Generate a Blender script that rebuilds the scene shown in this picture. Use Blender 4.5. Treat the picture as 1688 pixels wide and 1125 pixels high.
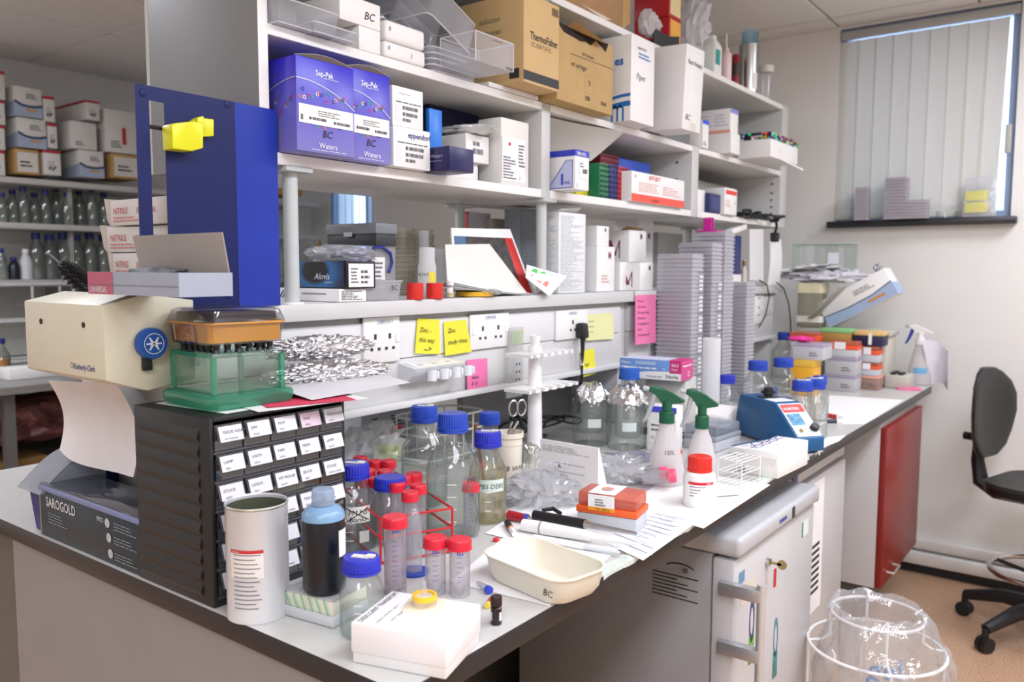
import bpy, bmesh, math, random
from mathutils import Vector, Matrix, noise
random.seed(7)
for o in list(bpy.data.objects): bpy.data.objects.remove(o)
SC = bpy.context.scene
COL = SC.collection
R = math.radians
# ---------------------------------------------------------------- camera
W_, H_, F_ = 1688.0, 1125.0, 1349.0
CAM = Vector((.639, -.645, 1.384))
PITCH, YAW, ROLL = R(4.99), R(36.86), R(.2)
FW = Vector((-math.sin(YAW)*math.cos(PITCH), math.cos(YAW)*math.cos(PITCH), -math.sin(PITCH)))
_rt = Vector((math.cos(YAW), math.sin(YAW), 0)); _up = _rt.cross(FW)
RT = _rt*math.cos(ROLL) + _up*math.sin(ROLL); UP = -_rt*math.sin(ROLL) + _up*math.cos(ROLL)
cd = bpy.data.cameras.new('camera'); cam = bpy.data.objects.new('camera', cd); COL.objects.link(cam)
cd.sensor_width = 36; cd.lens = F_/W_*36; cd.clip_start = .02; cd.clip_end = 60
m = Matrix((RT, UP, -FW)).transposed().to_4x4(); m.translation = CAM; cam.matrix_world = m
cd.dof.use_dof = True; cd.dof.focus_distance = 1.45; cd.dof.aperture_fstop = 5.0
SC.camera = cam
SC.cycles.transparent_max_bounces = 24; SC.cycles.max_bounces = 6; SC.cycles.diffuse_bounces = 3; SC.cycles.glossy_bounces = 3; SC.cycles.transmission_bounces = 4; SC.cycles.caustics_reflective = False; SC.cycles.caustics_refractive = False
# ---------------------------------------------------------------- world, exposure
wd = bpy.data.worlds.new('sky'); SC.world = wd; wd.use_nodes = True
wd.node_tree.nodes['Background'].inputs[0].default_value = (.66, .79, 1, 1)
wd.node_tree.nodes['Background'].inputs[1].default_value = 3.0
vs = SC.view_settings; vs.view_transform = 'Standard'; vs.look = 'None'; vs.gamma = 1; vs.use_curve_mapping = False
vs.exposure = 0.26
CEIL = 2.52
LIGHTS = [(.95, -.25, 1.15, .58, 12), (.95, 1.25, 1.15, .58, 12.5), (.95, -1.75, 1.15, .58, 19), (-2.35, .1, 1.15, .58, 14), (2.2, .6, .58, 1.15, 10), (.95, 2.65, .58, .58, 21), (-3.0, -1.3, 1.15, .58, 14)]  # last two panels are added to brighten the far wall and far aisle
# ---------------------------------------------------------------- picture point -> place on a known plane of the room
def ray(px, py): return FW + RT*((px-W_/2)/F_) - UP*((py-H_/2)/F_)
def PZ(px, py, z): d = ray(px, py); return CAM + d*((z-CAM.z)/d.z)
def PX(px, py, x): d = ray(px, py); return CAM + d*((x-CAM.x)/d.x)
def PY(px, py, y): d = ray(px, py); return CAM + d*((y-CAM.y)/d.y)
def proj(P): q = Vector(P)-CAM; k = q.dot(FW); return (W_/2+F_*q.dot(RT)/k, H_/2-F_*q.dot(UP)/k)
def HT(P, py):
    lo, hi = -1.0, 3.0
    for _ in range(40):
        mid = (lo+hi)/2
        if proj(P+Vector((0, 0, mid)))[1] > py: lo = mid
        else: hi = mid
    return lo
def M(P, npx): return npx*(Vector(P)-CAM).dot(FW)/F_      # metres that npx pixels span at P
# ---------------------------------------------------------------- materials
def lin(c):
    if isinstance(c, str): c = tuple(int(c[i:i+2], 16)/255 for i in (0, 2, 4))
    return tuple(((v+.055)/1.055)**2.4 if v > .04045 else v/12.92 for v in c) + (1,)
MATS = {}
def mat(c, rough=.5, metal=0, var=.04, scale=12, bump=0, bscale=60, spec=.5, coat=0, trans=None):
    key = (c, rough, metal, var, scale, bump, bscale, spec, coat, trans)
    if key in MATS: return MATS[key]
    mt = bpy.data.materials.new('mat_%d' % len(MATS)); mt.use_nodes = True; nt = mt.node_tree
    b = nt.nodes['Principled BSDF']; b.inputs['Roughness'].default_value = rough; b.inputs['Metallic'].default_value = metal
    b.inputs['Specular IOR Level'].default_value = spec; b.inputs['Coat Weight'].default_value = coat
    col = lin(c); mt.diffuse_color = col
    if var:
        tc = nt.nodes.new('ShaderNodeTexCoord'); n = nt.nodes.new('ShaderNodeTexNoise'); n.inputs['Scale'].default_value = scale; n.inputs['Detail'].default_value = 4
        rp = nt.nodes.new('ShaderNodeValToRGB'); rp.color_ramp.elements[0].position = .3; rp.color_ramp.elements[1].position = .7
        rp.color_ramp.elements[0].color = tuple(v*(1-var*1.5) for v in col[:3])+(1,); rp.color_ramp.elements[1].color = tuple(min(1, v*(1+var)) for v in col[:3])+(1,)
        nt.links.new(tc.outputs['Object'], n.inputs['Vector']); nt.links.new(n.outputs[0], rp.inputs[0]); nt.links.new(rp.outputs[0], b.inputs['Base Color'])
    else: b.inputs['Base Color'].default_value = col
    if bump:
        tc2 = nt.nodes.new('ShaderNodeTexCoord'); n2 = nt.nodes.new('ShaderNodeTexNoise'); n2.inputs['Scale'].default_value = bscale; n2.inputs['Detail'].default_value = 5
        bp = nt.nodes.new('ShaderNodeBump'); bp.inputs['Strength'].default_value = bump; bp.inputs['Distance'].default_value = .004
        nt.links.new(tc2.outputs['Object'], n2.inputs['Vector']); nt.links.new(n2.outputs[0], bp.inputs['Height']); nt.links.new(bp.outputs[0], b.inputs['Normal'])
    if trans: b.inputs['Transmission Weight'].default_value = trans
    MATS[key] = mt; return mt
def clear(c='f8fbfa', edge='c3cfcc', rough=.03, gloss=.10, alpha=0.0, milk='ffffff', power=.35, bump=0):
    """thin clear plastic or glass wall: sees through head-on, reflects and tints at grazing angles; alpha = milky share"""
    key = ('clear', c, edge, rough, gloss, alpha, milk, power, bump)
    if key in MATS: return MATS[key]
    mt = bpy.data.materials.new('clear_%d' % len(MATS)); mt.use_nodes = True; nt = mt.node_tree; nt.nodes.clear()
    N = nt.nodes.new; L = nt.links.new
    out = N('ShaderNodeOutputMaterial'); tr = N('ShaderNodeBsdfTransparent'); gl = N('ShaderNodeBsdfGlossy'); gl.inputs['Roughness'].default_value = rough
    lw = N('ShaderNodeLayerWeight'); lw.inputs['Blend'].default_value = power
    mc = N('ShaderNodeMix'); mc.data_type = 'RGBA'; mc.inputs[6].default_value = lin(c); mc.inputs[7].default_value = lin(edge)
    L(lw.outputs['Facing'], mc.inputs[0]); L(mc.outputs[2], tr.inputs['Color'])
    pw = N('ShaderNodeMath'); pw.operation = 'POWER'; lf = N('ShaderNodeLayerWeight'); lf.inputs['Blend'].default_value = .5; L(lf.outputs['Facing'], pw.inputs[0]); pw.inputs[1].default_value = 3.5
    ma = N('ShaderNodeMath'); ma.operation = 'MULTIPLY_ADD'; L(pw.outputs[0], ma.inputs[0]); ma.inputs[1].default_value = .55; ma.inputs[2].default_value = gloss*.5
    mx = N('ShaderNodeMixShader'); L(ma.outputs[0], mx.inputs[0]); L(tr.outputs[0], mx.inputs[1]); L(gl.outputs[0], mx.inputs[2])
    if bump:
        tc2 = N('ShaderNodeTexCoord'); n2 = N('ShaderNodeTexNoise'); n2.inputs['Scale'].default_value = 25; n2.inputs['Detail'].default_value = 3
        bp = N('ShaderNodeBump'); bp.inputs['Strength'].default_value = bump; bp.inputs['Distance'].default_value = .01
        L(tc2.outputs['Object'], n2.inputs['Vector']); L(n2.outputs[0], bp.inputs['Height']); L(bp.outputs[0], gl.inputs['Normal'])
    last = mx
    if alpha:
        df = N('ShaderNodeBsdfDiffuse'); df.inputs['Color'].default_value = lin(milk); tl = N('ShaderNodeBsdfTranslucent'); tl.inputs['Color'].default_value = lin(milk)
        md = N('ShaderNodeMixShader'); md.inputs[0].default_value = .45; L(df.outputs[0], md.inputs[1]); L(tl.outputs[0], md.inputs[2])
        m2 = N('ShaderNodeMixShader'); m2.inputs[0].default_value = alpha; L(mx.outputs[0], m2.inputs[1]); L(md.outputs[0], m2.inputs[2]); last = m2
    L(last.outputs[0], out.inputs['Surface']); mt.diffuse_color = lin(c)[:3]+(.4,)
    MATS[key] = mt; return mt
def glow(c, s):
    mt = bpy.data.materials.new('lamp'); mt.use_nodes = True; nt = mt.node_tree; b = nt.nodes['Principled BSDF']
    b.inputs['Emission Color'].default_value = lin(c); b.inputs['Emission Strength'].default_value = s; b.inputs['Base Color'].default_value = lin(c); return mt
WHITE = mat('f2f0ec', .45, var=.02); CARD = mat('f3f1ee', .55, var=.025, scale=6); BLACK = mat('17171a', .45); INK = mat('1c1c22', .6, var=0)
GREYINK = mat('6d6f75', .6, var=0); PAPER = mat('f5f4f2', .7, var=.02); BLUECAP = mat('2a35b8', .35, var=.05); REDCAP = mat('e0263a', .38, var=.05)
CHROME = mat('c9c9c9', .2, 1); GLASS = clear('fefffe', 'ccd5d2', gloss=.10, alpha=.05, milk='f4faf8'); ACRYL = clear('fcfcfe', 'eceef2', rough=.08, gloss=.08, alpha=.17, milk='fbfcfe')
EDGEM = clear('fcfcfe', 'eceef2', rough=.1, gloss=.2, alpha=.7, milk='ffffff')
KRAFT = mat('c39b62', .75, var=.06, scale=20, bump=.1); FOIL = mat('d2d2d4', .2, 1, var=.05, bump=.5, bscale=160)
NAVYINK = mat('24307c', .5, var=0); REDINK = mat('d93a38', .5, var=0)
# ---------------------------------------------------------------- meshes
def link(name, me, parent=None, loc=None, rot=None):
    o = bpy.data.objects.new(name, me); COL.objects.link(o)
    if parent is not None: o.parent = parent
    if loc is not None: o.location = loc
    if rot is not None: o.rotation_euler = rot
    return o
def tag(o, label=None, cat=None, group=None, kind=None):
    if label: o['label'] = label
    if cat: o['category'] = cat
    if group: o['group'] = group
    if kind: o['kind'] = kind
    return o
def thing(name, label, cat, loc=(0, 0, 0), rz=0, group=None, rot=None):
    o = link(name, None, None, loc, rot or (0, 0, rz)); o.empty_display_size = .03
    return tag(o, label, cat, group)
class B:
    def __init__(s): s.bm = bmesh.new(); s.T = Matrix.Identity(4)
    def v(s, p): return s.bm.verts.new(s.T @ Vector(p))
    def box(s, x0, x1, y0, y1, z0, z1, bev=0, seg=2, taper=None):
        c = [(x, y, z) for z in (z0, z1) for x, y in ((x0, y0), (x1, y0), (x1, y1), (x0, y1))]
        if taper:
            mx, my = (x0+x1)/2, (y0+y1)/2
            c = [((x-mx)*(taper[0] if z == z1 else 1)+mx, (y-my)*(taper[1] if z == z1 else 1)+my, z) for x, y, z in c]
        v = [s.v(p) for p in c]
        f = [s.bm.faces.new([v[i] for i in q]) for q in ((3, 2, 1, 0), (4, 5, 6, 7), (0, 1, 5, 4), (1, 2, 6, 5), (2, 3, 7, 6), (3, 0, 4, 7))]
        if bev:
            ed = list({e for q in f for e in q.edges}); bmesh.ops.bevel(s.bm, geom=ed, offset=bev, segments=seg, affect='EDGES', profile=.5)
        return s
    def hexa(s, c, bev=0):
        v = [s.v(p) for p in c]
        f = [s.bm.faces.new([v[i] for i in q]) for q in ((3, 2, 1, 0), (4, 5, 6, 7), (0, 1, 5, 4), (1, 2, 6, 5), (2, 3, 7, 6), (3, 0, 4, 7))]
        if bev: bmesh.ops.bevel(s.bm, geom=list({e for q in f for e in q.edges}), offset=bev, segments=2, affect='EDGES', profile=.5)
        return s
    def lathe(s, prof, n=32, cx=0, cy=0, sx=1, sy=1, a0=0, a1=None, close0=False, close1=False):
        full = a1 is None; k = n if full else n+1; rings = []
        for r, z in prof:
            rings.append([s.v((cx+sx*r*math.cos(a0+(2*math.pi if full else a1-a0)*i/n), cy+sy*r*math.sin(a0+(2*math.pi if full else a1-a0)*i/n), z)) for i in range(k)] if r > 1e-6 else [s.v((cx, cy, z))])
        for a, b in zip(rings, rings[1:]):
            for i in range(n):
                j = (i+1) % n if full else i+1
                if len(a) == 1 and len(b) == 1: continue
                if len(a) == 1: s.bm.faces.new((a[0], b[j], b[i]))
                elif len(b) == 1: s.bm.faces.new((a[i], a[j], b[0]))
                else: s.bm.faces.new((a[i], a[j], b[j], b[i]))
        if close0 and len(rings[0]) > 2: s.bm.faces.new(rings[0][::-1])
        if close1 and len(rings[-1]) > 2: s.bm.faces.new(rings[-1])
        return s
    def cyl(s, r, z0, z1, n=24, cx=0, cy=0, r1=None): return s.lathe([(0, z0), (r, z0), (r if r1 is None else r1, z1), (0, z1)], n, cx, cy)
    def tube(s, pts, r, n=8, cyc=False, caps=True):
        pts = [Vector(p) for p in pts]; N = len(pts); rings = []; ref = None
        for i, p in enumerate(pts):
            a = pts[(i-1) % N] if (i or cyc) else p; b = pts[(i+1) % N] if (i < N-1 or cyc) else p
            t = (b-a).normalized() if (b-a).length > 1e-9 else Vector((0, 0, 1))
            if ref is None: ref = t.orthogonal().normalized()
            ref = (ref - t*ref.dot(t)); ref = ref.normalized() if ref.length > 1e-6 else t.orthogonal().normalized()
            q = t.cross(ref); rr = r[i] if isinstance(r, (list, tuple)) else r
            rings.append([s.v(p+ref*(rr*math.cos(2*math.pi*k/n))+q*(rr*math.sin(2*math.pi*k/n))) for k in range(n)])
        for i in range(N if cyc else N-1):
            a, b = rings[i], rings[(i+1) % N]
            for k in range(n): s.bm.faces.new((a[k], a[(k+1) % n], b[(k+1) % n], b[k]))
        if caps and not cyc: s.bm.faces.new(rings[0][::-1]); s.bm.faces.new(rings[-1])
        return s
    def prism(s, poly, d0, d1, ax='z', bev=0):
        f = {'z': lambda p, d: (p[0], p[1], d), 'y': lambda p, d: (p[0], d, p[1]), 'x': lambda p, d: (d, p[0], p[1])}[ax]
        a = [s.v(f(p, d0)) for p in poly]; b = [s.v(f(p, d1)) for p in poly]; n = len(poly)
        fs = [s.bm.faces.new(a[::-1]), s.bm.faces.new(b)] + [s.bm.faces.new((a[i], a[(i+1) % n], b[(i+1) % n], b[i])) for i in range(n)]
        if bev: bmesh.ops.bevel(s.bm, geom=list({e for q in fs for e in q.edges}), offset=bev, segments=2, affect='EDGES', profile=.5)
        return s
    def grid(s, fn, nu, nv, th=0):
        g = [[s.v(fn(i/nu, j/nv)) for j in range(nv+1)] for i in range(nu+1)]
        for i in range(nu):
            for j in range(nv): s.bm.faces.new((g[i][j], g[i+1][j], g[i+1][j+1], g[i][j+1]))
        if th: s.bm.normal_update(); bmesh.ops.solidify(s.bm, geom=s.bm.faces[:], thickness=th)
        return s
    def quad(s, *p): s.bm.faces.new([s.v(q) for q in p]); return s
    def rim(s, poly_outer, poly_inner, z0, z1):       # open tray wall between two outlines
        return s
    def mesh(s, mt, smooth=True, ang=35, recalc=True):
        if recalc: bmesh.ops.recalc_face_normals(s.bm, faces=s.bm.faces[:])
        me = bpy.data.meshes.new('m'); s.bm.to_mesh(me); s.bm.free()
        if mt: me.materials.append(mt)
        if smooth: me.shade_smooth(); me.set_sharp_from_angle(angle=R(ang))
        return me
    def o(s, name, mt, parent=None, loc=None, rot=None, smooth=True, ang=35, kind=None, label=None):
        ob = link(name, s.mesh(mt, smooth, ang), parent, loc, rot); tag(ob, label=label, kind=kind); return ob
def rrect(w, d, r, n=5, cx=0, cy=0):
    p = []
    for sx, sy, a in ((1, 1, 0), (-1, 1, 90), (-1, -1, 180), (1, -1, 270)):
        for k in range(n+1):
            t = R(a+90*k/n); p.append((cx+sx*(w/2-r)+r*math.cos(t), cy+sy*(d/2-r)+r*math.sin(t)))
    return p
def loft(b, rings, cap0=True, cap1=True):
    rs = [[b.v(p) for p in r] for r in rings]; n = len(rs[0])
    for a, c in zip(rs, rs[1:]):
        for i in range(n): b.bm.faces.new((a[i], a[(i+1) % n], c[(i+1) % n], c[i]))
    if cap0: b.bm.faces.new(rs[0][::-1])
    if cap1: b.bm.faces.new(rs[-1])
    return b
def ring3(poly, z): return [(x, y, z) for x, y in poly]
TXT = {}
def text_mesh(body, size, mt, align='LEFT', shear=0, bold=0):
    key = (body, round(size, 5), mt.name, align, shear, bold)
    if key in TXT: return TXT[key]
    cu = bpy.data.curves.new('t', 'FONT'); cu.body = body; cu.size = size; cu.align_x = align; cu.shear = shear; cu.offset = bold*size; cu.resolution_u = 2
    o = bpy.data.objects.new('t', cu); me = bpy.data.meshes.new_from_object(o); bpy.data.objects.remove(o)
    me.materials.clear(); me.materials.append(mt); TXT[key] = me; return me
# ---------------------------------------------------------------- box-like things with print on their faces (local: x right, y depth, z up; origin at front-left-bottom)
def frame(dims, face):
    w, d, h = dims
    return {'F': (Vector((0, 0, 0)), Vector((1, 0, 0)), Vector((0, 0, 1)), Vector((0, -1, 0)), w, h),
            'L': (Vector((0, d, 0)), Vector((0, -1, 0)), Vector((0, 0, 1)), Vector((-1, 0, 0)), d, h),
            'R': (Vector((w, 0, 0)), Vector((0, 1, 0)), Vector((0, 0, 1)), Vector((1, 0, 0)), d, h),
            'T': (Vector((0, 0, h)), Vector((1, 0, 0)), Vector((0, 1, 0)), Vector((0, 0, 1)), w, d)}[face]
def facemat(O, U, V, N, off): return Matrix(((U.x, V.x, N.x, O.x+N.x*off), (U.y, V.y, N.y, O.y+N.y*off), (U.z, V.z, N.z, O.z+N.z*off), (0, 0, 0, 1)))
class Carton:
    def __init__(s, root, dims): s.r, s.d = root, dims
    def on(s, face, me, off, name):
        O, U, V, N, a, b = frame(s.d, face); o = link(name, me, s.r)
        if name in ('small_print', 'barcode', 'printed_rings', 'rack_holes'): o['kind'] = 'stuff'
        o.matrix_local = facemat(O, U, V, N, off); return o
    def decal(s, face, u0, v0, u1, v1, mt, name='printed_panel', off=.0004, poly=None):
        O, U, V, N, a, b = frame(s.d, face); bb = B(); f = bb.bm
        p = poly or [(u0, v0), (u1, v0), (u1, v1), (u0, v1)]
        bb.bm.faces.new([bb.v((u*a, v*b, 0)) for u, v in p]); s.on(face, bb.mesh(mt, False, recalc=False), off, name); return s
    def write(s, face, u, v, size, body, mt=None, align='LEFT', shear=0, bold=0, rot=0, off=.0009, name='lettering', sx=1):
        O, U, V, N, a, b = frame(s.d, face); o = link(name, text_mesh(body, size, mt or INK, align, shear, bold), s.r)
        o.matrix_local = facemat(O+U*(u*a)+V*(v*b), U, V, N, off) @ Matrix.Rotation(R(rot), 4, 'Z') @ Matrix.Diagonal((sx, 1, 1, 1)); return s
    def lines(s, face, u0, v0, u1, v1, n, mt=None, off=.0009, seed=1, ragged=.35, fill=.45, name='small_print'):
        O, U, V, N, a, b = frame(s.d, face); rr = random.Random(seed); bb = B(); st = (v1-v0)/n
        for i in range(n):
            y0 = v0+st*i; e = u1-(u1-u0)*ragged*rr.random(); x = u0
            while x < e:
                w_ = (u1-u0)*rr.uniform(.08, .25); x2 = min(e, x+w_)
                bb.bm.faces.new([bb.v((p*a, q*b, 0)) for p, q in ((x, y0), (x2, y0), (x2, y0+st*fill), (x, y0+st*fill))]); x = x2+(u1-u0)*.03
        s.on(face, bb.mesh(mt or GREYINK, False, recalc=False), off, name); return s
    def bars(s, face, u0, v0, u1, v1, n=18, mt=None, off=.0009, seed=2, name='barcode'):
        O, U, V, N, a, b = frame(s.d, face); rr = random.Random(seed); bb = B(); st = (u1-u0)/n
        for i in range(n):
            x = u0+st*i; x2 = x+st*rr.uniform(.3, .75)
            bb.bm.faces.new([bb.v((p*a, q*b, 0)) for p, q in ((x, v0), (x2, v0), (x2, v1), (x, v1))])
        s.on(face, bb.mesh(mt or INK, False, recalc=False), off, name); return s
    def rings(s, face, pts, r, mt, off=.0009, th=.35, n=12, name='printed_rings'):
        O, U, V, N, a, b = frame(s.d, face); bb = B()
        for u, v in pts:
            i = [bb.v((u*a+r*(1-th)*math.cos(t), v*b+r*(1-th)*math.sin(t), 0)) for t in [2*math.pi*k/n for k in range(n)]]
            q = [bb.v((u*a+r*math.cos(t), v*b+r*math.sin(t), 0)) for t in [2*math.pi*k/n for k in range(n)]]
            for k in range(n): bb.bm.faces.new((q[k], q[(k+1) % n], i[(k+1) % n], i[k]))
        s.on(face, bb.mesh(mt, False, recalc=False), off, name); return s
    def stroke(s, face, pts, wd, mt, off=.0009, name='printed_line'):
        O, U, V, N, a, b = frame(s.d, face); bb = B(); P = [Vector((u*a, v*b, 0)) for u, v in pts]; prev = None
        for i, p in enumerate(P):
            t = (P[min(i+1, len(P)-1)]-P[max(i-1, 0)]).normalized(); n_ = Vector((-t.y, t.x, 0))*wd/2
            c = (bb.v(p+n_), bb.v(p-n_))
            if prev: bb.bm.faces.new((prev[1], c[1], c[0], prev[0]))
            prev = c
        s.on(face, bb.mesh(mt, False), off, name); return s
def carton(name, label, cat, A, Bp, h, d, mt, bev=.0015, group=None, lid=None, body='body', rz=None, w=None, tilt=None):
    """A, Bp: front bottom corners in the room; h height, d depth going back"""
    A = Vector(A); Bp = Vector(Bp); t = Bp-A; rz = math.atan2(t.y, t.x) if rz is None else rz; w = w or math.hypot(t.x, t.y)
    r = thing(name, label, cat, A, rz, group)
    if tilt: r.rotation_euler = (tilt[0], tilt[1], rz)
    if mt: B().box(0, w, 0, d, 0, h, bev).o(body, mt, r)
    return Carton(r, (w, d, h))
def cart(name, label, cat, a, b, ty, d, z, mt, rz=90, **k):
    """same, from where its front bottom edge meets the plane z; the box stands square to the shelf"""
    A = PZ(a[0], a[1], z); rz_ = R(rz); q = PZ(b[0], b[1], z)-A
    w = max(.01, q.x*math.cos(rz_)+q.y*math.sin(rz_))
    return carton(name, label, cat, A, A+Vector((math.cos(rz_), math.sin(rz_), 0)), HT(A, ty), d, mt, rz=rz_, w=w, **k)
XS = -.60; SH0, SH1, SH2, RS, BZ = 2.10, 1.817, 1.594, 1.317, .90
# ================================================================ the room
XL, XR, YB, YN = -4.30, 3.0, 3.42, -3.0
wallm = mat('edebe5', .8, var=.015, scale=3, bump=.03, bscale=200)
def struct(name, b, mt, label, cat=None, **k):
    o = b.o(name, mt, None, **k); return tag(o, label, cat, kind='structure')
# floor: speckled tan vinyl
fm = bpy.data.materials.new('vinyl'); fm.use_nodes = True; nt = fm.node_tree; bs = nt.nodes['Principled BSDF']; bs.inputs['Roughness'].default_value = .38
tc = nt.nodes.new('ShaderNodeTexCoord'); n1 = nt.nodes.new('ShaderNodeTexNoise'); n1.inputs['Scale'].default_value = 160; n1.inputs['Detail'].default_value = 2
rp = nt.nodes.new('ShaderNodeValToRGB'); e = rp.color_ramp.elements; e[0].position = .34; e[0].color = lin('8c6a52'); e[1].position = .44; e[1].color = lin('c79f7f')
e2 = rp.color_ramp.elements.new(.68); e2.color = lin('d0aa8a'); e3 = rp.color_ramp.elements.new(.75); e3.color = lin('e4ccb4')
nt.links.new(tc.outputs['Object'], n1.inputs[0]); nt.links.new(n1.outputs[0], rp.inputs[0]); nt.links.new(rp.outputs[0], bs.inputs['Base Color'])
struct('floor', B().box(XL, XR, YN, YB, -.05, 0), fm, 'speckled tan vinyl floor', 'floor')
ceilm = mat('f2f0ec', .9, var=.02, scale=40, bump=.1, bscale=300); tbar = mat('b5b1aa', .6)
ceil = struct('ceiling', B().box(XL, XR, YN, YB, CEIL+.006, CEIL+.05), tbar, 'suspended ceiling of off-white tiles', 'ceiling')
gx0, gy0, gdx, gdy = -.5, 3.25-.6*12, .576, .6
xs_ = [gx0+gdx*i for i in range(-8, 8)]; ys_ = [gy0+gdy*i for i in range(0, 16)]
tmesh = B().box(.006, gdx-.006, .006, gdy-.006, CEIL-.004, CEIL+.01, .003, 1).mesh(ceilm)
def overlight(x, y): return any(x < lx+lw/2 and x+gdx > lx-lw/2 and y < ly+ll/2 and y+gdy > ly-ll/2 for lx, ly, lw, ll, s in [(a[0], a[1], a[3], a[2], a[4]) for a in LIGHTS])
for x in xs_:
    for y in ys_:
        x1, y1 = min(x+gdx, XR), min(y+gdy, YB); x0_, y0_ = max(x, XL), max(y, YN)
        if x1-x0_ < .05 or y1-y0_ < .05: continue
        if abs(x1-x0_-gdx) < 1e-4 and abs(y1-y0_-gdy) < 1e-4: link('ceiling_tile', tmesh, ceil, (x, y, 0))
        else: link('ceiling_tile', B().box(x0_+.006, x1-.006, y0_+.006, y1-.006, CEIL-.004, CEIL+.01).mesh(ceilm), ceil)
for i, (lx, ly, ll, lw, s) in enumerate(LIGHTS):
    words = ['above the near aisle beside the bench corner', 'above the aisle beside the under-bench fridge', 'above the aisle behind the viewer', 'above the far aisle beyond the shelving', 'above the far side of the near aisle', 'above the aisle near the blinded window', 'above the far aisle beside the wall shelves'][i]
    t = thing('ceiling_light', 'flat white ceiling light panel '+words, 'ceiling light', (lx, ly, CEIL-.03), 0, 'ceiling light panels')
    w2, l2 = lw/2, ll/2
    b = B()
    for q in ((-w2, w2, -l2, -l2+.02), (-w2, w2, l2-.02, l2), (-w2, -w2+.02, -l2+.02, l2-.02), (w2-.02, w2, -l2+.02, l2-.02)): b.box(*q, -.006, .028)
    b.o('frame', WHITE, t); B().quad((-w2+.02, -l2+.02, 0), (-w2+.02, l2-.02, 0), (w2-.02, l2-.02, 0), (w2-.02, -l2+.02, 0)).o('diffuser', glow('eff3ff', s), t)
# walls (back wall has two window openings)
W1 = (-.495, .228, 1.615, 2.505); W2 = (-4.10, -3.64, 1.25, 2.35)
b = B()
for q in ((XL-.1, W2[0], 0, CEIL+.05), (W2[0], W2[1], 0, W2[2]), (W2[0], W2[1], W2[3], CEIL+.05), (W2[1], W1[0], 0, CEIL+.05), (W1[0], W1[1], 0, W1[2]), (W1[0], W1[1], W1[3], CEIL+.05), (W1[1], XR+.1, 0, CEIL+.05)):
    b.box(q[0], q[1], YB, YB+.25, q[2], q[3])
bmesh.ops.remove_doubles(b.bm, verts=b.bm.verts[:], dist=1e-5)
struct('wall_back', b, wallm, 'off-white painted wall with the blinded window', 'wall', smooth=False)
struct('wall_left', B().box(XL-.1, XL, YN, YB, 0, CEIL+.05), wallm, 'off-white wall behind the far storage shelves', 'wall')
struct('wall_right', B().box(XR, XR+.1, YN, YB, 0, CEIL+.05), wallm, 'off-white wall on the aisle side of the room', 'wall')
struct('wall_front', B().box(XL-.1, XR+.1, YN-.1, YN, 0, CEIL+.05), wallm, 'off-white wall behind the viewer', 'wall')
struct('baseboard_back', B().box(XL, XR, YB-.012, YB, 0, .035), mat('26262a', .5), 'black cove skirting along the window wall', 'baseboard')
struct('trim_1', B().box(XL+.3, XR, YB-.045, YB, .045, .105, .012).box(XL+.3, XR, YB-.03, YB, .115, .165, .01), mat('e8e5e0', .4), 'white pipe trunking above the skirting on the window wall', 'trim')
# window 1 with vertical blinds
blue = mat('8fa3bf', .4); fr = mat('9aa3ad', .35, .3)
wroot = link('window_1', None, None, (0, YB, 0)); tag(wroot, 'window with white vertical blinds and a dark sill', 'window', kind='structure')
def winframe(root, w, mt, dep=.05, th=.03):
    x0, x1, z0, z1 = w
    B().box(x0, x0+th, .02, .02+dep, z0, z1).box(x1-th, x1, .02, .02+dep, z0, z1).box(x0+th, x1-th, .02, .02+dep, z0, z0+th).box(x0+th, x1-th, .02, .02+dep, z1-th, z1).o('window_frame', mt, root)
    B().box(x0+th, x1-th, .05, .054, z0+th, z1-th).o('pane', clear('e9f2ff', 'c8d8ee'), root)
winframe(wroot, W1, blue)
B().box(-.515, .255, -.055, .02, 1.585, 1.615, .004).o('window_sill', mat('2b2a2c', .35), wroot)
B().box(W1[0]+.005, W1[1]-.003, -.01, .018, 2.452, 2.49, .003).o('blind_rail', mat('b9b9b6', .4), wroot)
slatm = bpy.data.materials.new('blind_cloth'); slatm.use_nodes = True; nt = slatm.node_tree; nt.nodes.clear(); N = nt.nodes.new
o_ = N('ShaderNodeOutputMaterial'); d_ = N('ShaderNodeBsdfDiffuse'); d_.inputs[0].default_value = lin('f0ede3'); tl = N('ShaderNodeBsdfTranslucent'); tl.inputs[0].default_value = lin('efece2'); ms = N('ShaderNodeMixShader'); ms.inputs[0].default_value = .3
nt.links.new(d_.outputs[0], ms.inputs[1]); nt.links.new(tl.outputs[0], ms.inputs[2]); nt.links.new(ms.outputs[0], o_.inputs[0])
ns = 9; sw = (W1[1]-.05-W1[0])/ns
for i in range(ns):
    x0 = W1[0]+.002+sw*i; lean = -.02 if i == ns-1 else (-.008 if i == ns-2 else 0)
    bl = B(); bl.grid(lambda u, v, x0=x0, lean=lean: (x0+u*(sw+.008)+lean*(1-v), .006-.005*u+.0015*math.sin(u*3.14), 1.625+v*(2.446-1.625)), 4, 8, .0008).o('blind_slat', slatm, wroot)
B().tube([(W1[1]-.02, -.008, 2.45), (W1[1]-.022, -.008, 2.1), (W1[1]-.02, -.008, 1.9)], .0015, 6).o('blind_cord', mat('8a8d92', .5), wroot)
B().box(W1[1]-.035, W1[1]-.012, -.016, .0, 1.88, 2.0, .003).o('cord_tensioner', mat('b6b3ab', .5), wroot)
B().tube([(-.49+.72*u/20*.86, -.004, 1.66+.018*abs(math.sin(u*.785))) for u in range(21)], .001, 4).o('bead_chain', mat('d8d8d4', .5), wroot)
w2 = link('window_2', None, None, (0, YB, 0)); tag(w2, 'far window with open vertical blinds seen under the shelves', 'window', kind='structure')
winframe(w2, W2, blue)
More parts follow.
